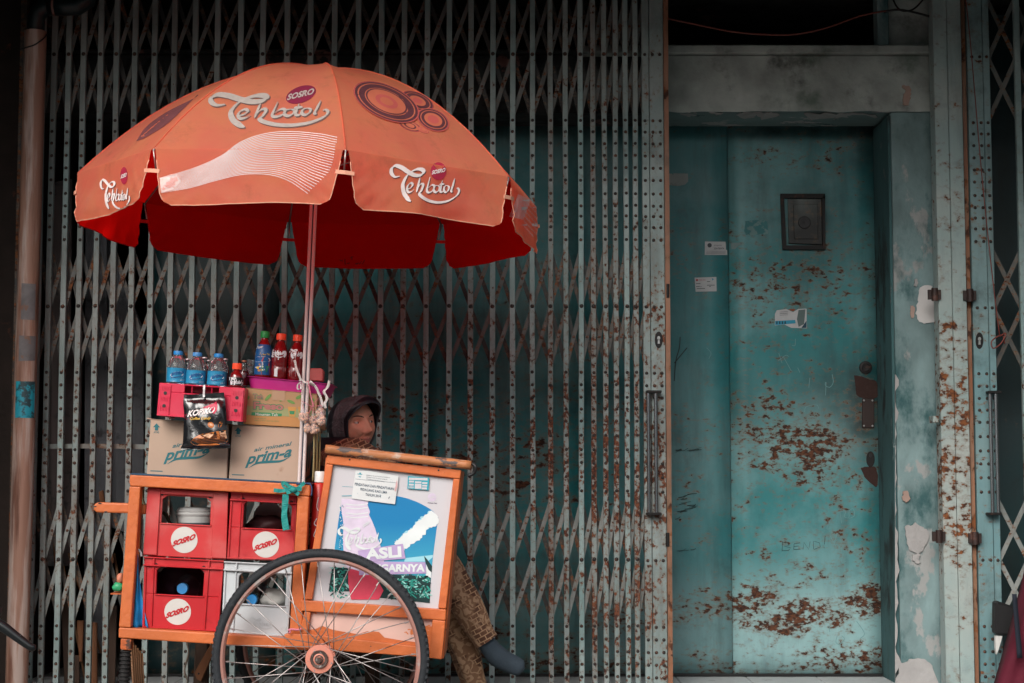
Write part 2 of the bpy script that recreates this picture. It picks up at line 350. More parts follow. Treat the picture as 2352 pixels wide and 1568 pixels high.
# peeled paint and bare plaster patches
bare = mk('bare_white_plaster', (0.34, 0.33, 0.325), 0.9, var=0.15, vs=14, bmp=0.5, bs_=40); brickp = mk('bare_pink_plaster', (0.36, 0.25, 0.21), 0.9, var=0.2)
def blob(pts, seed, amp=5):
    out = []
    for i, p in enumerate(bez(*pts, pts[0], n=6)[:-1]):
        k = noise.noise(Vector((p[0] * 0.08, p[1] * 0.08, seed))) * amp; k2 = noise.noise(Vector((p[0] * 0.3, p[1] * 0.3, seed + 9))) * amp * 0.6; out.append((p[0] + k + k2, p[1] + k * 0.7 - k2))
    return out
def patch(pts, seed, m, Y, amp=6, d=0.004): mb = MB(); slab(mb, blob(pts, seed, amp), Y - d, d + 0.004); return mb.build('peeled_patch', m, bld)
for k, (pts, m) in enumerate([([(2112, 660), (2140, 656), (2150, 690), (2152, 735), (2125, 742), (2105, 728), (2110, 695)], mk('torn_white_plaster', (0.55, 0.53, 0.52), 0.9)), ([(2078, 1210), (2100, 1204), (2128, 1215), (2130, 1250), (2110, 1268), (2085, 1258)], bare), ([(2096, 1275), (2112, 1272), (2110, 1290), (2098, 1288)], bare), ([(2074, 1130), (2086, 1128), (2088, 1148), (2076, 1152)], brickp), ([(2075, 196), (2090, 200), (2094, 218), (2086, 240), (2074, 236), (2078, 214)], brickp), ([(2098, 640), (2110, 645), (2104, 660)], bare), ([(2066, 1520), (2110, 1512), (2140, 1528), (2150, 1590), (2064, 1590)], bare), ([(2090, 700), (2100, 705), (2098, 730), (2092, 725)], brickp)]): patch(pts, k, m, YW - 0.004)
mb = MB(); L_ = []; R_ = []
for k in range(60):
    y_ = 860 + k * 12.5; wj = max(0.4, 1.5 + 16 * noise.noise(Vector((k * 0.35, 1, 0))) + (3.5 if k > 28 else 0)); L_.append(P(2056, y_, YW - 0.006)); R_.append(P(2056 + wj, y_, YW - 0.006))
mb.add(L_ + R_, [(i, 60 + i, 61 + i, i + 1)[::-1] for i in range(59)]); mb.build('chipped_edge', bare, bld, solid=0.003)
for k, pts in enumerate([[(1690, 258), (1722, 254), (1760, 254), (1788, 258), (1765, 270), (1740, 268), (1712, 271)], [(1846, 258), (1900, 254), (1932, 262), (1905, 272), (1868, 272)], [(1900, 258), (1960, 256), (2015, 262), (1985, 274), (1950, 276), (1925, 268)], [(1560, 257), (1600, 255), (1590, 264)], [(1630, 255), (1660, 254), (1650, 260)]]):
    mb = MB(); mb.prism([P(x, y, YW - 0.004 + (y - 254) * 0.011) + Vector((0, 0, -0.006 - 0.012 * abs(noise.noise(Vector((x * 0.1, y, k)))))) for x, y in blob(pts, k + 20, 4)], (0, 0.002, 0.003)); mb.build('paint_flake', bare, bld)
# ------------------------------------------------------------------ steel door
TEAL, TEAL2 = (0.003, 0.165, 0.178), (0.24, 0.40, 0.41)
zr_door = [(0.0, 0.10), (0.05, 0.13), (0.075, 0.02), (0.10, 0.03), (0.115, 0.165), (0.15, 0.175), (0.165, 0.03), (0.26, 0.035), (0.36, 0.05), (0.40, 0.085), (0.44, 0.02), (0.55, -0.01), (0.60, 0.06), (0.68, 0.02), (0.72, -0.04), (0.82, -0.03), (0.86, 0.06), (0.9, -0.05), (1.0, -0.1)]
fade_door = [(0.0, 0.9), (0.10, 0.85), (0.15, 0.6), (0.20, 0.12), (0.27, 0.1), (0.36, 0.25), (0.42, 0.15), (0.5, 0.05), (0.7, 0.1), (0.82, 0.25), (1.0, 0.2)]
DS = lambda px, py, rx, ry, k: (P(px, py, YD).x, P(px, py, YD).z, rx * YD / F, ry * YD / F, k)
M['door'] = steel('teal_door_paint', TEAL, TEAL2, 0.655, zr=zr_door, fade=fade_door, scale=46, stretch=(0.75, 1, 1.2), grime=0.38, soft=0.085, rust=((0.105, 0.04, 0.019), (0.03, 0.014, 0.010)), blobs=[DS(1855, 1040, 75, 60, 0.17), DS(1745, 980, 90, 90, 0.06), DS(1790, 690, 110, 110, 0.075), DS(1870, 355, 150, 50, 0.085), DS(1770, 1425, 200, 45, 0.06), DS(1945, 700, 60, 60, 0.05), DS(1990, 1250, 40, 180, 0.04)], soot_shade=[DS(1985, 930, 60, 130, 0.8), DS(1890, 900, 90, 80, 0.45), DS(1870, 520, 90, 110, 0.5), DS(1990, 300, 60, 120, 0.7), DS(1700, 930, 50, 110, 0.35), DS(1830, 300, 250, 30, 0.7)])  # dark spots: stains near lock and hatch, shade painted along the door top
M['doorL'] = steel('teal_door_paint_faded', (0.012, 0.15, 0.165), (0.14, 0.25, 0.26), 0.70, zr=zr_door, fade=fade_door, scale=45, stretch=(0.75, 1, 1.3), grime=0.45, soft=0.085, rust=((0.105, 0.04, 0.019), (0.03, 0.014, 0.010)))
zr_back = [(0.0, 0.16), (0.06, 0.14), (0.1, 0.05), (0.2, 0.02), (0.27, 0.09), (0.35, 0.12), (0.42, 0.03), (0.5, -0.02), (1.0, -0.1)]
M['doorB'] = steel('teal_door_paint_rusty', (0.012, 0.165, 0.178), (0.11, 0.22, 0.225), 0.645, zr=zr_back, scale=30, stretch=(0.7, 1, 1.1), grime=0.55, rust=((0.11, 0.042, 0.02), (0.03, 0.014, 0.010)), soft=0.08)
M['doorD'] = steel('teal_door_paint_shaded', (0.005, 0.036, 0.040), (0.014, 0.032, 0.035), 0.74, zr=zr_back, scale=18, grime=0.7)  # shade behind the gate is put into this leaf's dark paint
door = thing('steel_door', 'wide teal steel door with rust patches and a small barred hatch', 'door', (X(1700, YD), YD, ZS))
zD0, zD1 = ZS + 0.012, zL0 + 0.03
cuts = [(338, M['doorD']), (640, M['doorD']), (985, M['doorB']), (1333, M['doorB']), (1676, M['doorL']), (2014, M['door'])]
lab = {5: 'leaf with the hatch and locks', 4: 'narrow faded leaf with paper stickers'}
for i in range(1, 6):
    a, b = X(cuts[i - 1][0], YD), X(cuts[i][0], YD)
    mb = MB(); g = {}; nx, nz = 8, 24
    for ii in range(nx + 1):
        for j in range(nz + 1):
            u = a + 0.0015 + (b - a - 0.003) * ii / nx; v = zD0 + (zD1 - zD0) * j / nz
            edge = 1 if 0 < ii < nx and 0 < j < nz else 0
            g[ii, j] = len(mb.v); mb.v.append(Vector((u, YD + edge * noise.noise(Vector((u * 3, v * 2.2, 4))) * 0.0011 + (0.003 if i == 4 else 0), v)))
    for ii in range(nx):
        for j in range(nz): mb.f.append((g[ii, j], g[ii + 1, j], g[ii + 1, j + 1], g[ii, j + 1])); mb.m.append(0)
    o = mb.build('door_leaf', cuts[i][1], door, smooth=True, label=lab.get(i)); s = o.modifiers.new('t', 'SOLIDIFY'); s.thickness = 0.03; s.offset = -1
    if i == 5: leaf = o
    if i == 4: leafL = o
mg = steel('grey_green_steel', (0.10, 0.12, 0.115), (0.13, 0.145, 0.135), 0.66, grime=0.6, soot_shade=[DS(1860, 545, 70, 50, 1.3), DS(1890, 490, 26, 70, 1.2), DS(1820, 500, 14, 70, 0.8)])  # soot and recess shade painted round the hatch cover
mdk = mk('dark_iron', (0.012, 0.011, 0.011), 0.6, 0.3, c2=(0.06, 0.025, 0.015), t2=(0.55, 0.7), s2=20)
# hatch
hq = lambda x, y: ((2550 + x / 1.493) / 1.694, (450 + y / 1.493) / 1.694)
Yh = YD - 0.004
mb = MB()
for q in ([(727, 452), (986, 452), (986, 478), (748, 478)], [(727, 452), (748, 478), (762, 752), (740, 776)], [(740, 776), (762, 752), (972, 752), (988, 776)], [(986, 452), (988, 776), (972, 752), (968, 478)]):
    slab(mb, [hq(*p) for p in q], Yh - 0.012, 0.015)
hatch = mb.build('hatch', mdk, door)
mb = MB(); slab(mb, [hq(*p) for p in [(768, 482), (966, 482), (970, 748), (775, 742)]], Yh - 0.006, 0.006); mb.build('hatch_cover', mg, hatch, bevel=0.002)
mb = MB(); slab(mb, [hq(*p) for p in [(800, 512), (945, 512), (946, 716), (806, 716)]], Yh - 0.010, 0.005); mb.build('hatch_plate', mg, hatch, bevel=0.002)
mb = MB(); mb.lathe([(0.028, 0), (0.026, 0.004), (0.012, 0.005), (0.0, 0.003)], P(*hq(866, 620), Yh - 0.0105), 20, (0, -1, 0)); mb.build('peephole', M['black'], hatch, smooth=40)
# locks
dq = lambda x, y: ((2550 + x / 1.156) / 1.694, (1300 + y / 1.156) / 1.694)
mb = MB(); mb.lathe([(0.029, 0), (0.027, 0.004), (0.018, 0.006), (0.015, 0.002), (0, 0.001)], P(*dq(946, 150), YD - 0.001), 18, (0, -1, 0)); mb.build('lock_hole', mdk, door, smooth=40)
mb = MB(); slab(mb, [dq(*p) for p in [(930, 288), (985, 288), (985, 422), (930, 422)]], YD - 0.005, 0.006); lp = mb.build('lock_plate', mk('lock_plate_brown', (0.02, 0.009, 0.007), 0.5), door, bevel=0.002)
mb = MB()
for p in ((938, 298), (977, 298), (938, 412), (977, 412)): mb.dome(P(*dq(*p), YD - 0.0055), 0.005)
mb.build('screws', mk('screw', (0.3, 0.3, 0.3), 0.4, 0.8), lp)
mb = MB(); slab(mb, [dq(x, y) for x, y in ell(968, 562, 19, 36, 16)], YD - 0.005, 0.005); kp = mb.build('keyhole_plate', mdk, door, bevel=0.001)
mb = MB(); slab(mb, [dq(x, y) for x, y in ell(968, 545, 6, 9, 10) ], YD - 0.0075, 0.002); mb.build('keyhole', M['black'], kp)
stain = mk('bare_brown_rust', (0.028, 0.010, 0.007), 0.8, var=0.3, bmp=0.3)
def blob(pts, seed, amp=5):
    out = []
    for i, p in enumerate(bez(*pts, pts[0], n=6)[:-1]):
        k = noise.noise(Vector((p[0] * 0.08, p[1] * 0.08, seed))) * amp; out.append((p[0] + k, p[1] + k * 0.7))
    return out
mb = MB()
mb.poly2([dq(*p) for p in blob([(893, 185), (930, 190), (965, 205), (995, 215), (998, 285), (930, 285), (905, 270), (900, 230)], 1)], plane(YD - 0.0018))
mb.poly2([dq(*p) for p in blob([(925, 600), (960, 595), (995, 605), (998, 685), (970, 670), (940, 640)], 2)], plane(YD - 0.0018))
mb.build('rust_stain', stain, leaf)
scr = mk('scratch_pale', (0.12, 0.25, 0.26), 0.7); scd = mk('scratch_dark', (0.015, 0.03, 0.03), 0.7)
mb = MB(); mpd = plane(YD - 0.002)
for pts in ([(555, 85), (570, 130)], [(552, 120), (585, 95), (600, 100)], [(575, 100), (612, 165)], [(630, 20), (628, 50), (615, 50)], [(795, 180), (800, 215), (785, 238), (765, 230), (765, 215)], [(695, 195), (690, 240)], [(640, 150), (650, 172)], [(768, 215), (765, 275)], [(670, 350), (680, 325), (725, 318), (735, 335)], [(790, 830), (772, 875), (800, 868)], [(830, 800), (838, 850)], [(820, 800), (855, 795), (850, 820), (870, 825), (872, 795), (890, 785), (895, 815), (870, 830)], [(785, 905), (815, 960)], [(818, 895), (790, 990)], [(845, 985), (838, 1025), (860, 1020)], [(780, 1310), (785, 1340)], [(818, 1355), (812, 1385), (830, 1395), (850, 1370), (838, 1355)], [(905, 1290), (940, 1345), (920, 1370)], [(230, 60), (250, 85), (240, 110)]):
    mb.stroke2([dq(*p) for p in bez(*pts, n=5)], 1.3, mpd)
mb.build('chalk_scribble', scr, leaf)
mb = MB()
for pts in ([(572, 932), (570, 972)], [(570, 934), (598, 938), (602, 948), (580, 953), (608, 960), (600, 972), (568, 974)], [(622, 968), (624, 942), (650, 938)], [(622, 955), (645, 952)], [(622, 968), (652, 966)], [(664, 968), (668, 936), (690, 968), (696, 932)], [(712, 966), (712, 930), (738, 938), (742, 956), (714, 968)], [(764, 906), (760, 945)], [(758, 958), (760, 962)]): mb.stroke2([dq(*p) for p in pts], 1.0, mpd, 0)
for pts in ([(108, 60), (92, 120), (85, 210)], [(143, 60), (85, 130)]): mb.stroke2([dq(*p) for p in bez((112, 0), *pts, n=5) if p[1] > 0] if pts[0][0] == 108 else [dq(*p) for p in pts], 2.2, mpd)
for k in range(26):
    xx = rnd.uniform(88, 175); yy = rnd.choice([rnd.gauss(800, 18), rnd.gauss(740, 14), rnd.gauss(975, 5), rnd.gauss(525, 3)]); l = rnd.uniform(15, 60)
    mb.stroke2([dq(xx, yy), dq(xx + l / 2, yy - rnd.uniform(0, 6)), dq(xx + l, yy - rnd.uniform(2, 14))], rnd.uniform(0.7, 1.6), plane(YD - 0.001))
mb.build('scratches', scd, leafL)
# stickers and paper on the door: things of their own
paper = mk('paper', (0.42, 0.43, 0.44), 0.7, var=0.12, vs=20); ink = mk('grey_ink', (0.05, 0.06, 0.07), 0.7); inkr = mk('red_ink', (0.35, 0.05, 0.06), 0.7); inkb = mk('blue_ink', (0.02, 0.24, 0.36), 0.6)
def sheet(name, label, cat, pts, Y, m, d=0.0012):
    mb = MB(); slab(mb, pts, Y - d, d); o = mb.build(name, m); tag(o, label, cat); return o
s1 = sheet('sticker', 'white registration sticker with a round emblem near the door seam', 'sticker', [hq(*p) for p in [(288, 730), (408, 731), (410, 778), (417, 780), (417, 808), (287, 808)]], YD, paper)
mb = MB(); mp1 = plane(YD - 0.002); mb.poly2([hq(*p) for p in ell(315, 752, 13, 13, 14)], mp1); letter(mb, 'SUDAH TERDAFTAR', hq(340, 776), hq(400, 776), hq(340, 765), mp1, bold=0.02); letter(mb, 'KOTA BANDUNG', hq(340, 757), hq(385, 757), hq(340, 749), mp1)
for k in range(3): mb.stroke2([hq(296, 786 + k * 7), hq(408, 787 + k * 7)], 0.6, mp1)
mb.build('print', ink, s1)
s2 = sheet('sticker', 'white delivery note sticker with red header on the narrow door leaf', 'sticker', [hq(*p) for p in [(228, 940), (354, 936), (356, 1019), (234, 1022)]], YD, paper)
mb = MB()
mb.poly2([hq(*p) for p in [(236, 948), (248, 948), (248, 960), (236, 960)]], mp1, 1); letter(mb, 'PEMBERITAHUAN', hq(252, 958), hq(292, 957), hq(252, 950), mp1, 1)
for a, b, y in ((236, 262, 975), (300, 318, 963), (236, 258, 992), (300, 345, 984), (240, 288, 1004), (312, 322, 992), (262, 268, 993)): mb.stroke2([hq(a, y), hq(b, y - 0.5)], 1.4, mp1)
mb.poly2([hq(*p) for p in [(328, 942), (340, 948), (332, 958)]], mp1, 2)
mb.build('print', [ink, inkr, inkb], s2)
s3 = sheet('sticker', 'half torn white and blue advert sticker under the hatch', 'sticker', [hq(*p) for p in [(705, 1130), (760, 1122), (800, 1140), (830, 1122), (878, 1120), (880, 1234), (790, 1232), (750, 1212), (694, 1218), (695, 1150)]], YD, paper)
mb = MB(); mb.poly2([hq(*p) for p in [(696, 1192), (812, 1186), (815, 1205), (752, 1211), (696, 1216)]], mp1, 0)
mb.poly2([hq(*p) for p in [(832, 1128), (872, 1124), (864, 1210), (832, 1226), (822, 1180)]], mp1, 1)
mb.poly2([hq(*p) for p in [(878, 1190), (878, 1232), (848, 1232)]], mp1, 2)
mb.poly2([hq(*p) for p in [(770, 1124), (800, 1136), (815, 1124), (800, 1122)]], mp1, 3)
for k in range(4): mb.poly2([hq(702 + k * 16, 1194), hq(710 + k * 16, 1193), hq(710 + k * 16, 1209), hq(702 + k * 16, 1210)], plane(YD - 0.0026), 2)
for k in range(3): mb.stroke2([hq(722, 1140 + k * 9), hq(770, 1138 + k * 9)], 0.8, mp1, 4)
mb.build('print', [inkb, mk('torn_grey', (0.10, 0.14, 0.14), 0.8), mk('navy', (0.01, 0.05, 0.08), 0.7), mk('rust_tear', (0.22, 0.06, 0.03), 0.8), ink], s3)
s4 = sheet('sticker_residue', 'ghost outline of a sticker scraped off beside the hatch', 'sticker', [hq(*p) for p in blob([(522, 612), (590, 606), (645, 612), (652, 650), (650, 686), (590, 690), (524, 688)], 4, 4)], YD, mk('residue', (0.13, 0.22, 0.22), 0.8, c2=(0.05, 0.17, 0.18), t2=(0.45, 0.5), s2=30), 0.0008)
s5 = sheet('paper_scrap', 'torn pale card stuck high beside the rusty gate edge', 'paper', [hq(*p) for p in [(62, 336), (98, 336), (104, 346), (104, 334), (190, 336), (190, 382), (172, 400), (130, 408), (62, 400)]], YD, mk('card', (0.26, 0.29, 0.28), 0.8, c2=(0.1, 0.1, 0.09), t2=(0.6, 0.7)))
s6 = sheet('tape_patch', 'small smear of old tape across the door seam', 'tape', [hq(*p) for p in [(438, 738), (490, 736), (504, 748), (480, 758), (462, 775), (438, 772)]], YD, mk('old_tape', (0.13, 0.2, 0.2), 0.5), 0.0006)
# threshold under the door
MB().box((X(330, YD), YD + 0.004, ZS + 0.001), (X(2030, YD), YD + 0.06, ZS + 0.011)).build('threshold', M['black'], door)
# ------------------------------------------------------------------ folding gates
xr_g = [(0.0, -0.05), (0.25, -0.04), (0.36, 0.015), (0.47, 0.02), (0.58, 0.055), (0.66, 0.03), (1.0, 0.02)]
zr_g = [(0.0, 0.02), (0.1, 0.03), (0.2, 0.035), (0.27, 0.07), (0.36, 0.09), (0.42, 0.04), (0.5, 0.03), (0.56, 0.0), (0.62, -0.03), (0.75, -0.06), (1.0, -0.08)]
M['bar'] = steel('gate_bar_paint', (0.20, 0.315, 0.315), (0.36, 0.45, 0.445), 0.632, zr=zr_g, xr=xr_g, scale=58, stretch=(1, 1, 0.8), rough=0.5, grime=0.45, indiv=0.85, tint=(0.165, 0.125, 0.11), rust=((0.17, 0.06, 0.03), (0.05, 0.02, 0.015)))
M['strap'] = steel('gate_strap_paint', (0.075, 0.075, 0.07), (0.24, 0.26, 0.25), 0.60, scale=34, grime=0.5, fade=[(0, 0.75), (0.33, 0.7), (0.42, 0.0), (0.75, 0.0), (0.85, 0.12), (1, 0.12)], zr=[(0, 0), (0.45, 0.0), (0.6, 0.05), (1, 0.0)])  # umbrella shade put into the upper tiers' paint; bottom tier lighter
M['strapd'] = steel('gate_strap_paint_dull', (0.028, 0.03, 0.029), (0.022, 0.014, 0.011), 0.6, scale=30, grime=0.6)
M['rivet'] = mk('rivet_iron', (0.035, 0.028, 0.025), 0.55, 0.3, c2=(0.12, 0.05, 0.03), t2=(0.5, 0.6), s2=60)
M['rust'] = steel('rusty_edge', (0.26, 0.10, 0.05), (0.30, 0.16, 0.10), 0.56, scale=16, grime=0.5, stretch=(1, 1, 0.7))
M['chrome'] = mk('chrome_tube', (0.33, 0.36, 0.38), 0.22, 0.9, var=0.1)
M['rod'] = M['chrome']
BX = [84, 110.2, 144.9, 179.5, 218, 257, 299.4, 344.3, 390.6, 438.5, 489.7, 543.3, 596.1, 651.8, 707, 762.3, 817, 872.8, 925.5, 978.2, 1030.9, 1080.8, 1131.1, 1177.5, 1223.1, 1264.6, 1300.8, 1334.9, 1363.7, 1390.4, 1415, 1439.6, 1461.3]
gx = [P(b, 708, YG).x for b in BX]
zg = lambda py: P(1176, py, YG).z
riv = [278, 304, 331, 359, 387, 415, 446, 474, 498, 523, 552, 857, 886, 914, 941, 969, 1002, 1035, 1065, 1097, 1130, 1440, 1469, 1498, 1527, 1556]
bolts = [126, 705, 1287]
ZT = 3.03
gate = thing('folding_gate', 'pale green steel folding gate drawn across the shop front behind the cart', 'gate', (gx[16], YG, ZS))
for i, x in enumerate(gx):
    mb = MB(); path = []
    for k in range(15):
        z = ZS + 0.004 + (ZT - ZS) * k / 14
        path.append(Vector((x + noise.noise(Vector((i * 3.1, z * 0.9, 0))) * 0.004, YG + 0.005 + noise.noise(Vector((i * 3.1, z, 7))) * 0.004, z)))
    wv = 0.0112 if i < 24 else 0.0106
    mb.bar(path, (wv, 0, 0), (0, 0.005, 0))
    if i % 1 == 0:
        mb.bar([p + Vector((-wv + 0.0015, 0.011, 0)) for p in path], (0.0015, 0, 0), (0, 0.006, 0)); mb.bar([p + Vector((wv - 0.0015, 0.011, 0)) for p in path], (0.0015, 0, 0), (0, 0.006, 0))
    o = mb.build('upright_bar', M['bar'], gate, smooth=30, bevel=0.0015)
    def at(z):
        t = (z - ZS) / (ZT - ZS) * 14; k = max(0, min(13, int(t))); return path[k].lerp(path[k + 1], t - k)
    mb = MB()
    for py in riv + bolts:
        p = at(zg(py) + rnd.uniform(-0.0015, 0.0015)); big = py in bolts
        mb.dome((p.x + rnd.uniform(-0.001, 0.001), p.y - 0.0049, p.z), 0.0088 if big else 0.0074, n=8 if big else 6)
    mb.build('rivets', M['rivet'], o, smooth=True)['kind'] = 'stuff'
post_x0, post_x1 = P(1477, 708, YG).x, P(1527, 708, YG).x
xs = gx + [post_x0 + 0.012]
def strap(i0, z0, z1, Y, m):
    pts = []
    for k in (0, 1, 2):
        if i0 + k < len(xs): pts.append(Vector((xs[i0 + k], Y, z0 + (z1 - z0) * k / 2)))
    if len(pts) < 2: return
    d = (pts[-1] - pts[0]); n = Vector((d.z, 0, -d.x)).normalized()
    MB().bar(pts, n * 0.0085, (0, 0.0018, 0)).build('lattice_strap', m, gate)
for t0, tb, t1 in ((-12, 126, 265), (571, 705, 840), (1150, 1287, 1423)):
    za, zb, zc_ = zg(t0), zg(tb), zg(t1)
    for i in range(len(xs) - 1):
        # one set leans right, the other left; each runs through the bolt on the middle bar
        if i % 1 == 0:
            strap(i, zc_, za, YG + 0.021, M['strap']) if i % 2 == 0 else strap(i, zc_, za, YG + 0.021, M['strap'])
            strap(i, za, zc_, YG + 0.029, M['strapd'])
    mb = MB()
    for i in range(len(xs) - 1):
        for zz in ((za + zb) / 2, (zb + zc_) / 2): mb.dome(((xs[i] + xs[i + 1]) / 2, YG + 0.019, zz), 0.0065, n=6)
    mb.build('pivot_rivets', mk('pivot_rust', (0.13, 0.06, 0.04), 0.6), gate, smooth=True)['kind'] = 'stuff'
# end post of the gate
mb = MB(); xm = P(1494, 708, YG).x
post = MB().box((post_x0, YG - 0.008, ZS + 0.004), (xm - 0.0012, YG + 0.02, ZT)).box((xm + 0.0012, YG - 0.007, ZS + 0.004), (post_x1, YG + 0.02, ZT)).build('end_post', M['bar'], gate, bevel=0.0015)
mb = MB(); pts = []
for k in range(40):
    z = ZS + 0.004 + (ZT - ZS) * k / 39; pts.append(Vector((post_x1 + 0.011 + noise.noise(Vector((z * 6, 2, 2))) * 0.0015, YG - 0.004, z)))
mb.bar(pts, (0.0095, 0, 0), (0, 0.012, 0)); mb.build('rusty_angle_edge', M['rust'], gate)
mb = MB()
for py in riv + bolts:
    for fx in (0.14, 0.5, 0.84): mb.dome((post_x0 + (post_x1 - post_x0) * fx, YG - 0.0082, zg(py)), 0.0074)
mb.build('rivets', M['rivet'], post, smooth=True)['kind'] = 'stuff'
def keyplate(px, py, Y, root):
    mb = MB(); mb.prism([P(x, y, Y) for x, y in ell(px, py, 9, 19, 20)], (0, 0.004, 0)); k = mb.build('key_plate', mdk, root, bevel=0.001)
    mb = MB(); mb.prism([P(x, y, Y - 0.0012) for x, y in ell(px, py - 4, 3.5, 4.5, 12)], (0, 0.002, 0)); mb.prism([P(x, y, Y - 0.0012) for x, y in [(px - 1.8, py - 2), (px + 1.8, py - 2), (px + 2.4, py + 9), (px - 2.4, py + 9)]], (0, 0.002, 0)); mb.build('keyhole', mk('keyhole_metal', (0.35, 0.36, 0.36), 0.4, 0.6), k)
def pull(px0, px1, py0, py1, Y, root):
    for py in (py1, py0):
        mb = MB(); mb.prism([P(px0 - 4, py - 3, Y - 0.05), P(px1 + 14, py - 3, Y - 0.05), P(px1 + 14, py + 3, Y - 0.05), P(px0 - 4, py + 3, Y - 0.05)], (0, 0.042, 0))
        h = mb.build('handle_bracket', mdk, root, bevel=0.002)
    for px in (px0, px1):
        a = P(px, py0, Y - 0.036); b = P(px, py1, Y - 0.036); b.x = a.x
        MB().tube([a, b], 0.0075, 12).build('handle_rod', M['rod'], h, smooth=40)
keyplate(1513, 780, YG - 0.012, gate); pull(1489, 1506, 899, 1180, YG - 0.008, gate)
mb = MB()
for py in (668, 1239): mb.tube([P(1534, py - 16, YG - 0.01), P(1534, py + 16, YG - 0.01)], 0.009, 10)
mb.build('hinge_knuckle', mdk, gate, smooth=40)
# horizontal tie rail at the left, behind the bars
mb = MB(); mb.bar([P(98, 1025, YG + 0.04), P(220, 1024, YG + 0.04), P(346, 1026, YG + 0.04)], (0, 0, 0.0095), (0, 0.004, 0)); mb.build('tie_rail', steel('tie_rail_paint', (0.2, 0.24, 0.23), (0.14, 0.08, 0.06), 0.56, scale=20), gate)
MB().box((-2.3, YG - 0.02, ZS + 0.0005), (X(2290, YG), YG + 0.035, ZS + 0.0035)).build('floor_track', mdk, gate)
# ------------------------------------------------------------------ right side: steel column, second gate
M['col'] = steel('column_paint', (0.27, 0.36, 0.355), (0.36, 0.40, 0.38), 0.655, zr=[(0, -0.02), (0.15, 0.0), (0.2, 0.08), (0.3, 0.12), (0.38, 0.14), (0.45, 0.12), (0.5, 0.10), (0.56, 0.0), (0.65, 0.03), (0.75, 0.0), (1, -0.04)], scale=28, grime=0.35)
Yc = YG + 0.02
cx0, cxm, cx1 = X(2158, Yc), X(2190, Yc), X(2223, Yc)
col = thing('steel_column', 'flaking pale teal steel column with rust running down its seam', 'column', (cxm, Yc, ZS))
MB().box((cx0, Yc, ZS), (cxm - 0.001, Yc + 0.08, 3.036)).box((cxm + 0.001, Yc + 0.001, ZS), (cx1, Yc + 0.08, 3.036)).build('shaft', M['col'], col, bevel=0.002)
MB().box((cx1 + 0.006, Yc + 0.02, ZS), (cx1 + 0.022, Yc + 0.08, 3.036)).build('rusty_angle', M['rust'], col)
mb = MB()
for px, py in ((2147, 676), (2228, 678), (2157, 1232), (2240, 1236)):
    a = P(px, py, Yc - 0.012); mb = MB(); mb.tube([a - Vector((0, 0, 0.026)), a + Vector((0, 0, 0.026))], [0.014, 0.014], 10); mb.box((a.x - 0.026, a.y, a.z - 0.02), (a.x + 0.026, a.y + 0.014, a.z + 0.02)); mb.build('hinge_lug', mk('hinge_lug_%d' % px, (0.025, 0.013, 0.011), 0.6, c2=(0.09, 0.04, 0.03), t2=(0.55, 0.65)), col, smooth=40)
a = P(2147, 963, Yc); MB().box((a.x - 0.012, Yc - 0.02, a.z - 0.014), (a.x + 0.012, Yc + 0.05, a.z + 0.014)).build('bracket', M['col'], col, bevel=0.002)
g2 = thing('folding_gate', 'second folding gate at the right edge with a triple row of rivets', 'gate', (X(2260, YG), YG, ZS))
ax0, axm, ax1 = X(2238, Yc), X(2274, Yc), X(2290, Yc)
Y2 = YG + 0.03
post2 = MB().box((ax0, Y2, ZS), (axm - 0.001, Y2 + 0.03, ZT)).box((axm + 0.001, Y2 + 0.001, ZS), (ax1, Y2 + 0.03, ZT)).build('end_post', steel('post_paint_blue', (0.12, 0.25, 0.275), (0.20, 0.29, 0.295), 0.655, scale=34, grime=0.6, fade=[(0, 0), (0.3, 0.1), (0.6, 0.6), (1, 0.9)]), g2, bevel=0.002)
mb = MB()
for py in riv + bolts:
    for fx in (0.2, 0.55, 0.86): mb.dome((ax0 + (ax1 - ax0) * fx, Y2 - 0.0003, zg(py)), 0.0074)
mb.build('rivets', M['rivet'], post2, smooth=True)['kind'] = 'stuff'
xb2 = X(2350, Y2) + 0.006
bars2 = [ax1, xb2, xb2 + 0.09, xb2 + 0.18]
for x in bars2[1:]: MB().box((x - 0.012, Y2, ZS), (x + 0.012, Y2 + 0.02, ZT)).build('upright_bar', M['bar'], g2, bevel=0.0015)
for t0, tb, t1 in ((-12, 126, 265), (571, 705, 840), (1150, 1287, 1423)):
    for za, zb in ((zg(t0), zg(tb)), (zg(tb), zg(t1))):
        for i in range(3):
            for s_, Yy in ((1, Y2 + 0.022), (-1, Y2 + 0.028)):
                p, q = Vector((bars2[i], Yy, za if s_ < 0 else zb)), Vector((bars2[i + 1], Yy, zb if s_ < 0 else za))
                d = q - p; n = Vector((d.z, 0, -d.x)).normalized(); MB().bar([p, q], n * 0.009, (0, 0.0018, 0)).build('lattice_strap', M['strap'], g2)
keyplate(2250, 782, Y2 - 0.003, g2); pull(2274, 2287, 900, 1180, Y2, g2)
dark2 = steel('teal_panel_dark', (0.018, 0.05, 0.055), (0.03, 0.055, 0.06), 0.8, grime=0.6)
tag(MB().box((X(2230, YD), YD, ZS + 0.002), (X(2230, YD) + 1.2, YD + 0.04, zL0 + 0.5)).build('steel_door', dark2), 'dark teal steel door behind the second gate at the right edge', 'door')
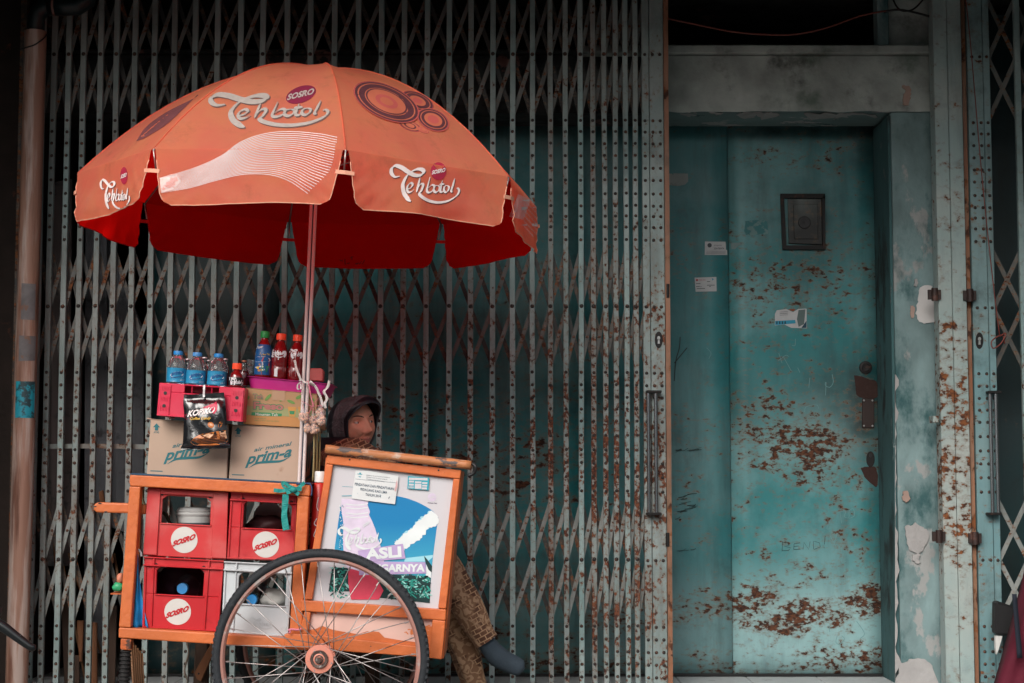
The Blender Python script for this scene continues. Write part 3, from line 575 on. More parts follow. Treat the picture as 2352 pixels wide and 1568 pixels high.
# ------------------------------------------------------------------ drainpipe, wires, stored boards
Yp = YG - 0.13
M['pipe'] = mk('brown_drainpipe_paint', (0.30, 0.165, 0.12), 0.5, var=0.15, vs=4, c2=(0.10, 0.035, 0.02), t2=(0.5, 0.72), s2=2.5, c3=(0.44, 0.34, 0.30), t3=(0.48, 0.62), s3=3.5, stretch=(7, 7, 0.5))
M['pvcd'] = mk('dark_pvc', (0.006, 0.014, 0.016), 0.35, var=0.1)
pipe = thing('drainpipe', 'tall brown drainpipe with a dark elbow at the left edge', 'pipe', P(44, 1568, Yp))
a, b = P(82, 72, Yp), P(36, 1640, Yp)
mb = MB(); n = 20; path = [a.lerp(b, k / n) for k in range(n + 1)]; mb.tube(path, 0.0435, 24); shaft = mb.build('pipe_shaft', M['pipe'], pipe, smooth=40)
up = (a - b).normalized()
mb = MB(); mb.tube([a - up * 0.02, a + up * 0.06, P(88, 30, Yp), P(100, 16, Yp), P(120, 14, Yp)], [0.036, 0.036, 0.037, 0.037, 0.037], 20); mb.build('elbow', M['pvcd'], pipe, smooth=True)
mb = MB(); mb.tube([P(112, 14, Yp), P(150, 14, Yp), P(178, 12, Yp), P(196, 0, Yp), P(204, -25, Yp), P(206, -120, Yp)], [0.04, 0.04, 0.041, 0.041, 0.037, 0.037], 20); mb.build('elbow', M['pvcd'], pipe, smooth=True)
mb = MB(); mb.tube([P(123, 13.5, Yp), P(128, 13.5, Yp)], 0.0415, 20); mb.build('paint_band', mk('pink_band', (0.2, 0.12, 0.1), 0.6), pipe, smooth=40)
mb = MB(); mb.tube(bez(P(48, 112, Yp - 0.03), P(62, 108, Yp - 0.044), P(80, 102, Yp - 0.046), P(100, 88, Yp - 0.034), P(108, 78, Yp), n=5), 0.003, 6); tag(mb.build('wire', M['black']), 'black wire tied round the top of the brown drainpipe', 'wire')
bvp = BVHTree.FromPolygons([tuple(v) for v in MB().tube([a, b], 0.0435, 48).v], MB().tube([a, b], 0.0435, 48).f)
def hit(bv, off):
    def f(x, y):
        d = ray(x, y).normalized(); o = Vector((0, 0, ZC)); h = bv.ray_cast(o, d)
        if h[0] is None:
            h = bv.find_nearest(P(x, y, 5.7)); return h[0] - d * off
        n_ = h[1] if h[1].dot(d) < 0 else -h[1]
        return h[0] + n_ * off
    return f
def grid2(q, nu, nv, mp, mb=None, mi=0):
    mb = mb or MB(); vs = [mp(*bil(q, i / nu, j / nv)) for j in range(nv + 1) for i in range(nu + 1)]
    return mb.add(vs, [(j * (nu + 1) + i, (j + 1) * (nu + 1) + i, (j + 1) * (nu + 1) + i + 1, j * (nu + 1) + i + 1) for j in range(nv) for i in range(nu)], mi)
poster = grid2([(37, 875), (80, 876), (78, 960), (35, 959)], 8, 3, hit(bvp, 0.0012)).build('poster_sticker', mk('cyan_poster', (0.015, 0.27, 0.36), 0.5, c2=(0.02, 0.05, 0.06), t2=(0.52, 0.6), s2=16)); tag(poster, 'stained turquoise sticker on the drainpipe', 'sticker')
for q, l in (([(50, 650), (82, 652), (80, 735), (48, 733)], 'grey paper remnant higher up on the drainpipe'), ([(44, 770), (82, 772), (80, 828), (43, 829)], 'small grey paper remnant just above the turquoise sticker')):
    tag(grid2(q, 8, 3, hit(bvp, 0.001)).build('paper_remnant', mk('grey_paper', (0.15, 0.14, 0.145), 0.8, var=0.3, vs=20, c2=(0.2, 0.11, 0.08), t2=(0.55, 0.62), s2=18)), l, 'paper')
M['cable'] = mk('red_cable', (0.16, 0.035, 0.025), 0.5)
def cable(pts, r, name, m, label, cat='cable'):
    mb = MB(); mb.tube(bez(*[P(*p) for p in pts], n=8), r, 8); return tag(mb.build(name, m, smooth=True), label, cat)
cable([(1515, 38, YW - 0.08), (1580, 52, YW - 0.08), (1680, 72, YW - 0.08), (1760, 79, YW - 0.08), (1830, 78, YW - 0.08), (1900, 63, YW - 0.08), (1970, 38, YW - 0.08), (2020, 27, YW - 0.08), (2060, 22, YW - 0.06)], 0.004, 'power_cable', M['cable'], 'reddish cable sagging across the dark transom opening')
cable([(2030, 28, YW - 0.07), (2060, 22, YW - 0.09), (2100, 28, YW - 0.08), (2150, 42, YW - 0.06)], 0.005, 'power_cable', M['black'], 'black cable drooping beside the transom post')
cable([(2040, -30, YW - 0.06), (2062, 18, YW - 0.11), (2090, 24, YW - 0.12), (2115, 5, YW - 0.09), (2135, -30, YW - 0.06)], 0.004, 'power_cable', M['black'], 'black cable loop hanging from the top by the transom post')
cable([(2214, -40, YG - 0.01), (2230, 110, YG - 0.01), (2255, 400, YG - 0.01), (2280, 640, YG + 0.0), (2296, 770, YG + 0.01)], 0.0022, 'string', M['cable'], 'thin red string hanging down the right steel post', 'string')
mb = MB(); c0 = P(2296, 772, YG + 0.0); 
mb.tube(bez(c0, c0 + Vector((0.02, -0.02, 0.01)), c0 + Vector((0.0, -0.02, -0.03)), c0 + Vector((-0.03, -0.01, -0.05)), c0 + Vector((-0.035, -0.01, -0.02)), c0 + Vector((0.01, 0, 0.005)), c0 + Vector((0.02, 0, -0.03)), n=6), 0.003, 6); tag(mb.build('string_knot', M['cable'], smooth=True), 'knotted end of the red string tied to the lattice', 'string')
# boards and planks stored behind the gate
M['board'] = mk('grey_board', (0.10, 0.105, 0.115), 0.85, var=0.25, vs=5, c2=(0.04, 0.04, 0.045), t2=(0.55, 0.65), s2=8, bmp=0.2)
M['boardp'] = mk('pinkish_board', (0.075, 0.06, 0.058), 0.85, var=0.25, vs=5, c2=(0.03, 0.03, 0.03), t2=(0.55, 0.65), s2=8)
M['plank'] = mk('old_plank', (0.16, 0.062, 0.025), 0.75, var=0.25, vs=3, stretch=(6, 6, 0.5), c2=(0.04, 0.018, 0.01), t2=(0.6, 0.68), s2=5)
M['plankd'] = mk('dark_plank', (0.06, 0.035, 0.024), 0.85, var=0.3, vs=3, stretch=(6, 6, 0.5))
M['bamboo'] = mk('split_bamboo', (0.15, 0.07, 0.03), 0.6, var=0.3, vs=4, stretch=(8, 8, 0.4))
boards = [
 ('cement_board', 'tall grey cement board leaning behind the gate near the drainpipe', [(196, 520), (245, 500), (248, 1500), (192, 1500)], 7.22, M['board']),
 ('cement_board', 'narrow pinkish board behind the leftmost gate bars', [(112, 420), (165, 410), (160, 1300), (108, 1300)], 7.26, M['boardp']),
 ('cement_board', 'broad grey sheet standing behind the gate left of the boxes', [(236, 520), (330, 760), (330, 1240), (228, 1200)], 7.28, M['board']),
 ('plastic_sheet', 'crumpled pale sheet tucked behind the bars by the drainpipe', [(118, 740), (190, 760), (176, 1320), (118, 1260)], 7.2, M['boardp']),
 ('plank', 'reddish brown plank end behind the gate left of the cart', [(198, 1430), (222, 1430), (223, 1620), (197, 1620)], 7.04, M['plank']),
 ('plank', 'thin reddish slat beside the plank end behind the gate', [(176, 1425), (192, 1425), (188, 1520), (182, 1520)], 7.08, M['plank']),
 ('plank', 'dark weathered plank leaning behind the handle end of the cart', [(250, 1400), (268, 1390), (262, 1640), (244, 1640)], 7.1, M['plankd']),
 ('plank', 'dark plank leaning low behind the gate near the drainpipe', [(140, 1380), (156, 1380), (178, 1640), (150, 1640)], 7.12, M['plankd']),
 ('plank', 'brown board scrap low behind the leftmost gate bars', [(160, 1505), (182, 1505), (182, 1640), (158, 1640)], 7.1, M['plankd']),
 ('wood_slat', 'slanted rust coloured slat behind the lower lattice', [(226, 1130), (236, 1125), (262, 1290), (250, 1300)], 7.06, M['plank']),
]
for nme, l, pts, Y, m in boards:
    mb = MB(); slab(mb, pts, Y, 0.016); tag(mb.build(nme, m, bevel=0.002), l, 'board')
M['woodpost'] = M['plankd']
wp = thing('wooden_post', 'weathered wooden post with a nailed brace under the cart', 'post', (P(450, 1640, 6.55).x, 6.55, 0.0))
mb = MB(); slab(mb, [(449, 1460), (478, 1460), (470, 1780), (432, 1780)], 6.55, 0.05); mb.build('shaft', M['plankd'], wp, bevel=0.004)
mb = MB(); slab(mb, [(446, 1545), (484, 1478), (497, 1484), (462, 1565), (452, 1560)], 6.53, 0.018); mb.build('brace', M['plank'], wp, bevel=0.002)
mb = MB(); mb.dome(P(456, 1547, 6.53), 0.004); mb.build('nail', M['black'], wp)
mb = MB(); mb.tube(bez(*[P(x, y, 6.5) for x, y in [(428, 1470), (433, 1500), (424, 1540), (430, 1570), (420, 1640), (424, 1700)]], n=6), [0.0035 + 0.001 * math.sin(k) for k in range(31)], 6); tag(mb.build('rag_strip', mk('pale_rag', (0.2, 0.16, 0.13), 0.9)), 'twisted pale rag strip hanging beside the wooden post', 'rag')
for k in range(6):
    x0 = 306 + k * 4.2; mb = MB(); mb.tube([P(x0 - 6 + k, 1470 + 6 * k, 6.6 + k * 0.01), P(x0 + 8, 1700, 6.6 + k * 0.01)], 0.005, 6); tag(mb.build('bamboo_stick', M['bamboo'], smooth=True), 'thin bamboo stick in the bundle behind the rubber leg', 'stick', 'bamboo sticks behind the cart leg')
for k, (x0, y0, x1, y1) in enumerate([(145, 1300, 196, 1560), (158, 1270, 232, 1500), (262, 1270, 290, 1440), (120, 1190, 135, 1400)]):
    mb = MB(); mb.tube([P(x0, y0, 7.1), P(x1, y1, 7.1)], 0.006, 6); tag(mb.build('bamboo_stick', M['bamboo'], smooth=True), ['long thin stick slanting behind the lower lattice by the drainpipe', 'thin stick crossing behind the lower lattice towards the plank end', 'thin stick leaning behind the cart handle', 'thin stick right beside the drainpipe'][k], 'stick')
# ------------------------------------------------------------------ umbrella
UC = P(721, 438, 5.90); UR = 0.80; UH = 0.432; ta = R(2.1)
UX = Vector((math.cos(ta), 0, -math.sin(ta))); UY = Vector((0, 1, 0)); UZ = Vector((math.sin(ta), 0, math.cos(ta)))
def U3(x, y, z): return UC + UX * x + UY * y + UZ * z
def fabric(name, front, front2, back, trans, rough=0.75):
    # one sheet of cloth, dyed orange outside and red inside, letting some light through
    m, nt, b = nm(name); v = wpos(nt); geo = nt.nodes.new('ShaderNodeNewGeometry')
    n1 = noi(nt, v, 4, 6, 0.6); c = mixc(nt, stepr(nt, n1, 0.35, 0.7), front, front2)
    c = mixc(nt, mth(nt, 'MULTIPLY', stepr(nt, noi(nt, v, 9, 8, 0.72), 0.52, 0.8), 0.4), c, tuple(x * 0.5 for x in front))
    c = mixc(nt, mth(nt, 'MULTIPLY', stepr(nt, noi(nt, v, 5, 7, 0.7), 0.55, 0.8), 0.35), c, (0.80, 0.42, 0.30))
    c = mixc(nt, geo.outputs['Backfacing'], c, back)
    nt.links.new(c, b.inputs['Base Color']); b.inputs['Roughness'].default_value = rough; b.inputs['Specular IOR Level'].default_value = 0.2
    tr = nt.nodes.new('ShaderNodeBsdfTranslucent'); nt.links.new(c, tr.inputs[0]); mx = nt.nodes.new('ShaderNodeMixShader'); mx.inputs[0].default_value = trans
    nt.links.new(b.outputs[0], mx.inputs[1]); nt.links.new(tr.outputs[0], mx.inputs[2]); nt.links.new(mx.outputs[0], nt.nodes['Material Output'].inputs[0])
    h = mth(nt, 'ADD', noi(nt, v, 7, 5, 0.5), mth(nt, 'MULTIPLY', noi(nt, v, 38, 4), 0.12)); bp_ = nt.nodes.new('ShaderNodeBump'); bp_.inputs['Strength'].default_value = 0.5; bp_.inputs['Distance'].default_value = 0.012
    nt.links.new(h, bp_.inputs['Height']); nt.links.new(bp_.outputs[0], b.inputs['Normal']); nt.links.new(bp_.outputs[0], tr.inputs['Normal'])
    return m
M['orange'] = fabric('umbrella_cloth', (0.92, 0.33, 0.175), (0.93, 0.27, 0.175), (0.95, 0.004, 0.003), 0.68)
M['ured'] = mk('red_binding', (0.5, 0.004, 0.003), 0.8)
umb = thing('umbrella', 'large faded orange parasol with drink logos and red lining over the cart', 'umbrella', P(690, 1112, 5.92))
angs = [R(13.5 - 90 + 45 * k) for k in range(8)]        # measured from the side facing the camera
dirs = [Vector((math.sin(a), -math.cos(a))) for a in angs]
def ribpt(k, s):
    d = dirs[k % 8]; r = UR * s
    return U3(d.x * r, d.y * r, UH * (1 - s ** 2.05))
def domept(k, s, t):
    p = ribpt(k, s).lerp(ribpt(k + 1, s), t)
    sag = math.sin(math.pi * t) * (0.028 * s * (1 - s * 0.75))
    wr = (noise.noise(p * 6 + Vector((k, 0, 0))) * 0.007 + noise.noise(Vector((t * 9 + k * 3, s * 2.2, k))) * 0.006 * s) * math.sin(math.pi * t) * min(1, s * 2)
    return p + UZ * (-sag + wr)
VD = 0.172
def valpt(k, t, d):
    m = 0.012 + 0.055 * d
    if d > 0.8: m += 0.05 * (1 - math.sqrt(max(0, 1 - ((d - 0.8) / 0.2) ** 2)))
    tt = 0.5 + (t - 0.5) * (1 - 2 * m)
    p = ribpt(k, 1).lerp(ribpt(k + 1, 1), tt); out = (dirs[k % 8] + dirs[(k + 1) % 8]).normalized()
    o3 = UX * out.x + UY * out.y
    wv = math.sin(tt * 9 + k * 2.3) * 0.007 * d + noise.noise(Vector((tt * 4 + k * 7, d * 2, 1))) * 0.016 * d
    e_ = min(tt, 1 - tt); wv += 0.006 * math.exp(-e_ * 7) * math.sin((d * 1.3 + e_ * 4) * 16 + k) * d + noise.noise(Vector((tt * 13 + k * 5, d * 3, 4))) * 0.005 * math.sqrt(d)
    return p + o3 * (0.004 + 0.012 * d + wv) - UZ * (VD * d * (1 + 0.03 * math.sin(tt * 5 + k)))
allv = []; allf = []; panels = []; vals = []
rope = mk('hem_piping', (0.66, 0.30, 0.2), 0.7)
for k in range(8):
    mb = MB(); ns, ntt = 28, 28
    for i in range(ns + 1):
        for j in range(ntt + 1): mb.v.append(domept(k, 0.02 + 0.98 * i / ns, j / ntt))
    for i in range(ns):
        for j in range(ntt):
            a_ = i * (ntt + 1) + j; mb.f.append((a_, a_ + ntt + 1, a_ + ntt + 2, a_ + 1)); mb.m.append(0)
    n0 = len(allv); allv += [tuple(v) for v in mb.v]; allf += [tuple(q + n0 for q in f) for f in mb.f]
    panels.append(mb.build('canopy_panel', M['orange'], umb, smooth=True))
    mb = MB(); nd_, nt_ = 18, 40
    for i in range(nd_ + 1):
        for j in range(nt_ + 1): mb.v.append(valpt(k, j / nt_, i / nd_))
    for i in range(nd_):
        for j in range(nt_):
            a_ = i * (nt_ + 1) + j; mb.f.append((a_, a_ + nt_ + 1, a_ + nt_ + 2, a_ + 1)); mb.m.append(0)
    n0 = len(allv); allv += [tuple(v) for v in mb.v]; allf += [tuple(q + n0 for q in f) for f in mb.f]
    vo = mb.build('valance', M['orange'], umb, smooth=True); vals.append(vo)
    mb = MB(); edge = [valpt(k, 0, d / 10) for d in range(2, 10)] + [valpt(k, j / 20, 1) for j in range(21)] + [valpt(k, 1, d / 10) for d in range(9, 1, -1)]
    mb.tube(edge, 0.0017, 6); mb.build('hem', rope if k in (0, 1, 2, 3) else M['ured'], vo, smooth=True)
for k in range(8):                                    # cloth ties bridging the slits, ribs and stays
    mb = MB(); a_ = valpt(k, 0.0, 0.40); b_ = valpt(k - 1, 1.0, 0.40); o3 = UX * dirs[k].x + UY * dirs[k].y
    mb.bar([a_ + o3 * 0.002 + (a_ - b_) * 0.2, (a_ + b_) / 2 + o3 * 0.008, b_ + o3 * 0.002 - (a_ - b_) * 0.2], UZ * 0.006, o3 * 0.0012); mb.build('tie_loop', rope if k < 5 else M['ured'], umb)
    mb = MB(); mb.tube([ribpt(k, s / 12) - UZ * (0.008 if s < 12 else 0.004) for s in range(0, 13)], 0.0035, 6); mb.build('rib', mk('rib_steel_%d' % k, (0.35, 0.3, 0.28), 0.35, 0.8) if k == 0 else bpy.data.materials['rib_steel_0'], umb, smooth=True)
    mb = MB(); mb.tube([ribpt(k, s / 14) + UZ * 0.0012 for s in range(0, 15)], 0.0022, 6); mb.build('seam', M['orange'], umb, smooth=True)
    mb = MB(); d = dirs[k]; mb.tube([U3(d.x * 0.02, d.y * 0.02, UH - 0.36), ribpt(k, 0.62) - UZ * 0.012], 0.0032, 6); mb.build('stay', bpy.data.materials['rib_steel_0'], umb, smooth=True)
    mb = MB(); e = ribpt(k, 1.0); mb.tube([e - UZ * 0.06 - o3 * 0.015, e - UZ * 0.003], 0.003, 6); mb.build('rib_tip', bpy.data.materials['rib_steel_0'], umb, smooth=True)
bvu = BVHTree.FromPolygons(allv, allf)
M['polew'] = mk('pole_white_plastic', (0.58, 0.50, 0.48), 0.45, var=0.08)
top = U3(0, 0, UH + 0.01); foot = P(688, 1190, 5.866)
ax = (foot - top).normalized(); sd_ = Vector((0, 1, 0)).cross(ax).normalized()
for s_ in (-1, 1): MB().tube([top + sd_ * 0.0075 * s_, foot + sd_ * 0.0075 * s_], 0.0058, 12).build('pole_tube', M['polew'], umb, smooth=40)
mb = MB(); mb.tube([top + Vector((0, 0.004, 0)), foot + Vector((0, 0.004, 0))], 0.0045, 8); mb.build('pole_core', mk('pole_core_blue', (0.012, 0.03, 0.06), 0.5), umb, smooth=40)
mb = MB(); mb.lathe([(0.03, -0.36), (0.03, -0.33), (0.012, -0.325)], U3(0, 0, UH), 16, UZ); mb.build('runner_hub', M['black'], umb, smooth=40)
mb = MB(); mb.lathe([(0.02, -0.012), (0.022, 0.002), (0.012, 0.01), (0.0, 0.014)], U3(0, 0, UH), 16, UZ); mb.build('top_cap', M['orange'], umb, smooth=True)
# printed marks on the canopy
silver = mk('silver_print', (0.42, 0.36, 0.33), 0.4, 0.2, var=0.15, vs=60); silverd = mk('silver_print_shadow', (0.12, 0.07, 0.06), 0.6)
whitep = mk('white_print', (0.72, 0.62, 0.60), 0.6); maroon = mk('maroon_print', (0.17, 0.008, 0.035), 0.6); maroon2 = mk('maroon_print_bright', (0.36, 0.015, 0.045), 0.6)
brownp = mk('brown_print', (0.085, 0.022, 0.03), 0.7, var=0.25, vs=40); tanp = mk('tan_print', (0.45, 0.11, 0.06), 0.7); pinkp = mk('dusty_red_print', (0.42, 0.075, 0.065), 0.7)
m_out = hit(bvu, 0.0016); m_out2 = hit(bvu, 0.0028)
def script_logo(f, sw):
    # the calligraphic word in its own 0..455 x 0..270 frame; f maps it to photograph units, sw is the pen scale
    S = []
    def a(pts, wd, n=8): S.append((bez(*pts, n=n), wd or 0.56))
    a([(62, 92), (30, 95), (8, 72), (8, 40), (34, 20), (75, 32), (120, 62), (165, 84), (205, 82), (224, 62), (212, 46), (180, 44), (140, 60), (118, 78)], 1.0, 7)
    a([(135, 60), (104, 100), (84, 150), (92, 205), (118, 245), (138, 262)], 0.95)
    a([(112, 178), (135, 172), (150, 150), (140, 136), (120, 150), (112, 178), (122, 200), (142, 196), (160, 180)], None)
    a([(200, 100), (188, 150), (176, 202)], None)
    a([(182, 182), (198, 150), (216, 142), (220, 158), (208, 190), (196, 212), (222, 238), (270, 260), (330, 268), (395, 256), (446, 224), (464, 192), (456, 172), (444, 176)], 0.72)
    a([(268, 96), (254, 150), (246, 190), (262, 202), (288, 186), (296, 158), (280, 150), (254, 172)], None)
    a([(318, 152), (299, 160), (293, 186), (307, 200), (326, 188), (332, 164), (318, 152)], None)
    a([(352, 118), (340, 168), (338, 194), (350, 198), (358, 190)], None); a([(330, 147), (366, 143)], None)
    a([(384, 152), (367, 160), (362, 186), (374, 200), (390, 188), (396, 164), (384, 152)], None)
    a([(436, 104), (422, 154), (412, 190), (420, 197)], None)
    return S
def draw_logo(f, sw, mp, mats, name, parent, shadow=(0, 0), mp0=None):
    mb = MB()
    for layer in ((1, 0) if mp0 else (0,)):
        for pts, wd in script_logo(f, sw):
            q = [f(x + (shadow[0] if layer else 0), y + (shadow[1] if layer else 0)) for x, y in pts]
            n = len(q); ww = []
            for i in range(n):
                t = i / (n - 1); e = min(1, 0.25 + 4 * t * (1 - t) * 1.1); ww.append(sw * e * wd)
            mb.stroke2(q, ww, mp0 if layer else mp, 1 if layer else 0, nib=-0.7)
    return mb.build(name, mats, parent)
def sosro(c, rx, ry, rot, mp1, mp2, md, mt, parent, name='brand_disc', textrot=None, th=0.55):
    mb = MB(); mb.add([mp1(*c)] + [mp1(*p) for p in ell(c[0], c[1], rx, ry, 30, rot)], [(0, 1 + (k + 1) % 30, 1 + k) for k in range(30)]); d = mb.build(name, md, parent)
    tr = rot if textrot is None else textrot; ux, uy = math.cos(tr), math.sin(tr); h = ry * th; wd = rx * 0.92
    bl = (c[0] - ux * wd - h * uy * -1 * 0.5 * -1 - uy * -h * 0, c[1] - uy * wd + h * 0.62)
    br = (c[0] + ux * wd, c[1] + uy * wd + h * 0.62 - 0)
    mb = MB(); letter(mb, 'SOSRO', (c[0] - ux * wd, c[1] - uy * wd + h * 0.6), (c[0] + ux * wd * 0.92, c[1] + uy * wd + h * 0.6), (c[0] - ux * wd + h * 0.1, c[1] - uy * wd - h * 0.6), mp2, shear=0.25, bold=0.035); mb.build('lettering', mt, d)
    return d
# left-of-centre roof panel: big silver word; right-of-centre roof panel: ring motif
fU = lambda x, y: zU(985 + x * 1.73, 300 + (y - 20) * 0.95 - x * 0.10)
draw_logo(fU, 15, m_out2, [silver, silverd], 'script_lettering', panels[1], (4, 6), m_out)
sosro(zU(1605, 294), 36, 18.5, R(-20), m_out, m_out2, maroon, silver, panels[1], textrot=R(-13), th=0.62)
# small word on the two valances
fV = lambda x, y: zV(640 + x, 755 + y)
draw_logo(fV, 10.5, m_out2, [whitep, silverd], 'script_lettering', vals[2], (6, 5), m_out)
sosro(zV(967, 812), 18, 20, R(0), m_out, m_out2, maroon2, whitep, vals[2], textrot=R(-12), th=0.40)
fW = lambda x, y: zU(250 + x * 0.425, 855 + y * 0.82 - x * 0.035)
draw_logo(fW, 6, m_out2, [whitep, silverd], 'script_lettering', vals[0], (4, 4), m_out)
sosro(zU(408, 842), 8.3, 20, R(0), m_out, m_out2, maroon2, whitep, vals[0], textrot=R(-22), th=0.40)
mb = MB()
def rings(c, rx, ry, rot, spec, lay):
    for i, (f_, mi) in enumerate(spec):
        o_ = hit(bvu, 0.001 + 0.0007 * lay + 0.00035 * i); nn = 40
        mb.add([o_(*c)] + [o_(*p) for p in ell(c[0], c[1], rx * f_ * 0.5, ry * f_ * 0.5, nn, rot)] + [o_(*p) for p in ell(c[0], c[1], rx * f_, ry * f_, nn, rot)], [(0, 1 + (k + 1) % nn, 1 + k) for k in range(nn)] + [(1 + k, 1 + (k + 1) % nn, 1 + nn + (k + 1) % nn, 1 + nn + k) for k in range(nn)], mi)
sp1 = [(1, 2), (0.96, 0), (0.88, 1), (0.84, 0), (0.66, 1), (0.63, 0), (0.58, 1), (0.34, 2), (0.2, 1)]
rings(zV(775, 505), 27, 11, R(20), [(1, 2), (0.9, 0), (0.8, 1), (0.55, 0), (0.4, 1)], 0)
rings(zV(865, 535), 14, 6, R(20), [(1, 2), (0.85, 1), (0.6, 2), (0.4, 1)], 1)
rings(zV(825, 340), 40, 19, R(24), [(1, 2), (0.94, 0), (0.8, 1), (0.74, 0), (0.5, 1), (0.3, 2)], 2)
rings(zV(930, 468), 39, 24, R(24), [(1, 2), (0.92, 0), (0.8, 1), (0.74, 0), (0.56, 1), (0.36, 2)], 3)
rings(zV(612, 350), 81, 38, R(24), sp1, 5)
mb.build('ring_motif', [brownp, tanp, pinkp], panels[2])
mb = MB()
for q in ([(490, 610), (560, 510), (700, 410), (880, 320), (900, 300), (800, 400), (690, 500), (560, 580)],): mb.poly2([zU(*p) for p in bez(*q, q[0], n=5)[:-1]], m_out)
mb.build('ring_motif', mk('faded_brown_print', (0.13, 0.035, 0.04), 0.8, var=0.3, vs=30), panels[0])
# wave of fine lines on the front valance and the right one
mb = MB(); NL = 24
up_ = bez((645, 858), (880, 790), (1060, 710), (1200, 615), (1360, 560), (1540, 545), (1742, 562), (1840, 582), (2010, 606), n=14)
lo_ = bez((655, 958), (850, 925), (1010, 880), (1190, 836), (1330, 830), (1440, 845), (1530, 880), (1600, 925), (1650, 962), n=14)
for i in range(NL):
    t = i / (NL - 1); pts = []
    for a_, b_ in zip(up_, lo_):
        x_ = a_[0] * (1 - t) + b_[0] * t; y_ = a_[1] * (1 - t) + b_[1] * t; q_ = zU(x_, y_)
        if q_[0] < 778 - (q_[1] - 328) * 0.24 - 3 and q_[1] < 447: pts.append(q_)
    if len(pts) > 2: mb.stroke2(pts, [0.55 + 0.75 * min(1, k / 40) for k in range(len(pts))], m_out)
mb.poly2([zU(648, 858), zU(700, 846), zU(760, 832), zU(790, 880), zU(740, 935), zU(660, 957)], hit(bvu, 0.001), 1)
mb.build('wave_lines', [whitep, mk('faded_white_print', (0.72, 0.48, 0.44), 0.7, c2=(0.6, 0.3, 0.24), t2=(0.5, 0.62), s2=40)], vals[1])
mb = MB()
for i in range(20):
    x_ = 1452 + i * 4.5; mb.stroke2([zV(x_ + j * 6, 1120 - j * (17 - 0.1 * i) + i * 1.0) for j in range(10)], 0.7, m_out)
for i in range(9):
    for j in range(7): x_ = 1545 + i * 11; y_ = 960 + j * 36 + i * 12; (mb.stroke2([zV(x_, y_), zV(x_ + 8, y_ + 22)], 0.6, m_out) if y_ < 1240 + (x_ - 1600) * 0.5 else None)
mb.build('wave_lines', whitep, vals[3])
# marker scribble on the lining
mb = MB()
sc_ = lambda x, y: zV(x, y)
for pts in ([(300, 1410), (308, 1420), (318, 1412), (322, 1424)], [(335, 1405), (337, 1445)], [(348, 1440), (368, 1432)], [(372, 1400), (392, 1390)], [(380, 1388), (384, 1412)], [(405, 1440), (430, 1432)], [(418, 1435), (416, 1448)], [(432, 1442), (448, 1422), (452, 1440), (470, 1412)]):
    mb.stroke2([sc_(*p) for p in pts], 1.2, m_out)
mb.build('marker_scribble', M['black'], vals[6])
# ------------------------------------------------------------------ pushcart
YF = 5.80; YB = 6.26
M['cart'] = mk('orange_cart_paint', (0.52, 0.128, 0.034), 0.5, var=0.16, vs=7, bmp=0.25, bs_=45, c2=(0.045, 0.028, 0.022), t2=(0.67, 0.69), s2=16, c3=(0.42, 0.085, 0.022), t3=(0.5, 0.72), s3=5)
M['cartr'] = mk('orange_cart_paint_rusty', (0.42, 0.09, 0.02), 0.6, var=0.2, vs=9, c2=(0.06, 0.025, 0.015), t2=(0.52, 0.6), s2=18)
M['lid'] = mk('worn_lid_edge', (0.40, 0.155, 0.06), 0.55, var=0.2, vs=12, bmp=0.5, bs_=30, c2=(0.09, 0.07, 0.065), t2=(0.56, 0.6), s2=20, c3=(0.46, 0.33, 0.25), t3=(0.55, 0.62), s3=14, stretch=(0.5, 1, 1))
M['whitebd'] = mk('white_board', (0.52, 0.505, 0.53), 0.35, var=0.05, vs=5)
M['pinkbd'] = mk('pinkish_white_board', (0.66, 0.42, 0.36), 0.4, var=0.08, vs=4, c2=(0.62, 0.17, 0.05), t2=(0.585, 0.60), s2=3.2, stretch=(1.4, 1, 2.6))
cart = thing('pushcart', 'orange wooden pushcart with a framed poster cabinet and bicycle wheels', 'cart', P(640, 1758, 5.9) - Vector((0, 0, P(640, 1758, 5.9).z)))
def member(pts, Y, d, m='cart', name='frame_rail', bev=0.004, z=zC): 
    mb = MB(); slab(mb, [z(*p) for p in pts], Y, d); return mb.build(name, M[m], cart, bevel=bev, seg=2)
member([(285, 85), (1570, 155), (1566, 238), (283, 166)], YF, 0.05)
member([(281, 168), (360, 172), (290, 1176), (206, 1171)], YF + 0.001, 0.045, name='frame_post')
member([(1480, 236), (1562, 240), (1508, 1244), (1420, 1240)], YF + 0.001, 0.045, name='frame_post')
member([(205, 1174), (1560, 1256), (1558, 1338), (202, 1248)], YF, 0.05)
bk = lambda pts: [(x * 0.965 + 26, y * 0.965 + 6) for x, y in pts]
member([(285, 95), (1600, 155), (1598, 225), (283, 160)], YB, 0.04); member([(240, 1174), (1560, 1256), (1558, 1330), (240, 1240)], YB, 0.04)
member([(320, 100), (380, 100), (320, 1180), (262, 1180)], YB + 0.001, 0.038, name='frame_post'); member([(1500, 160), (1560, 160), (1505, 1250), (1445, 1250)], YB + 0.001, 0.038, name='frame_post')
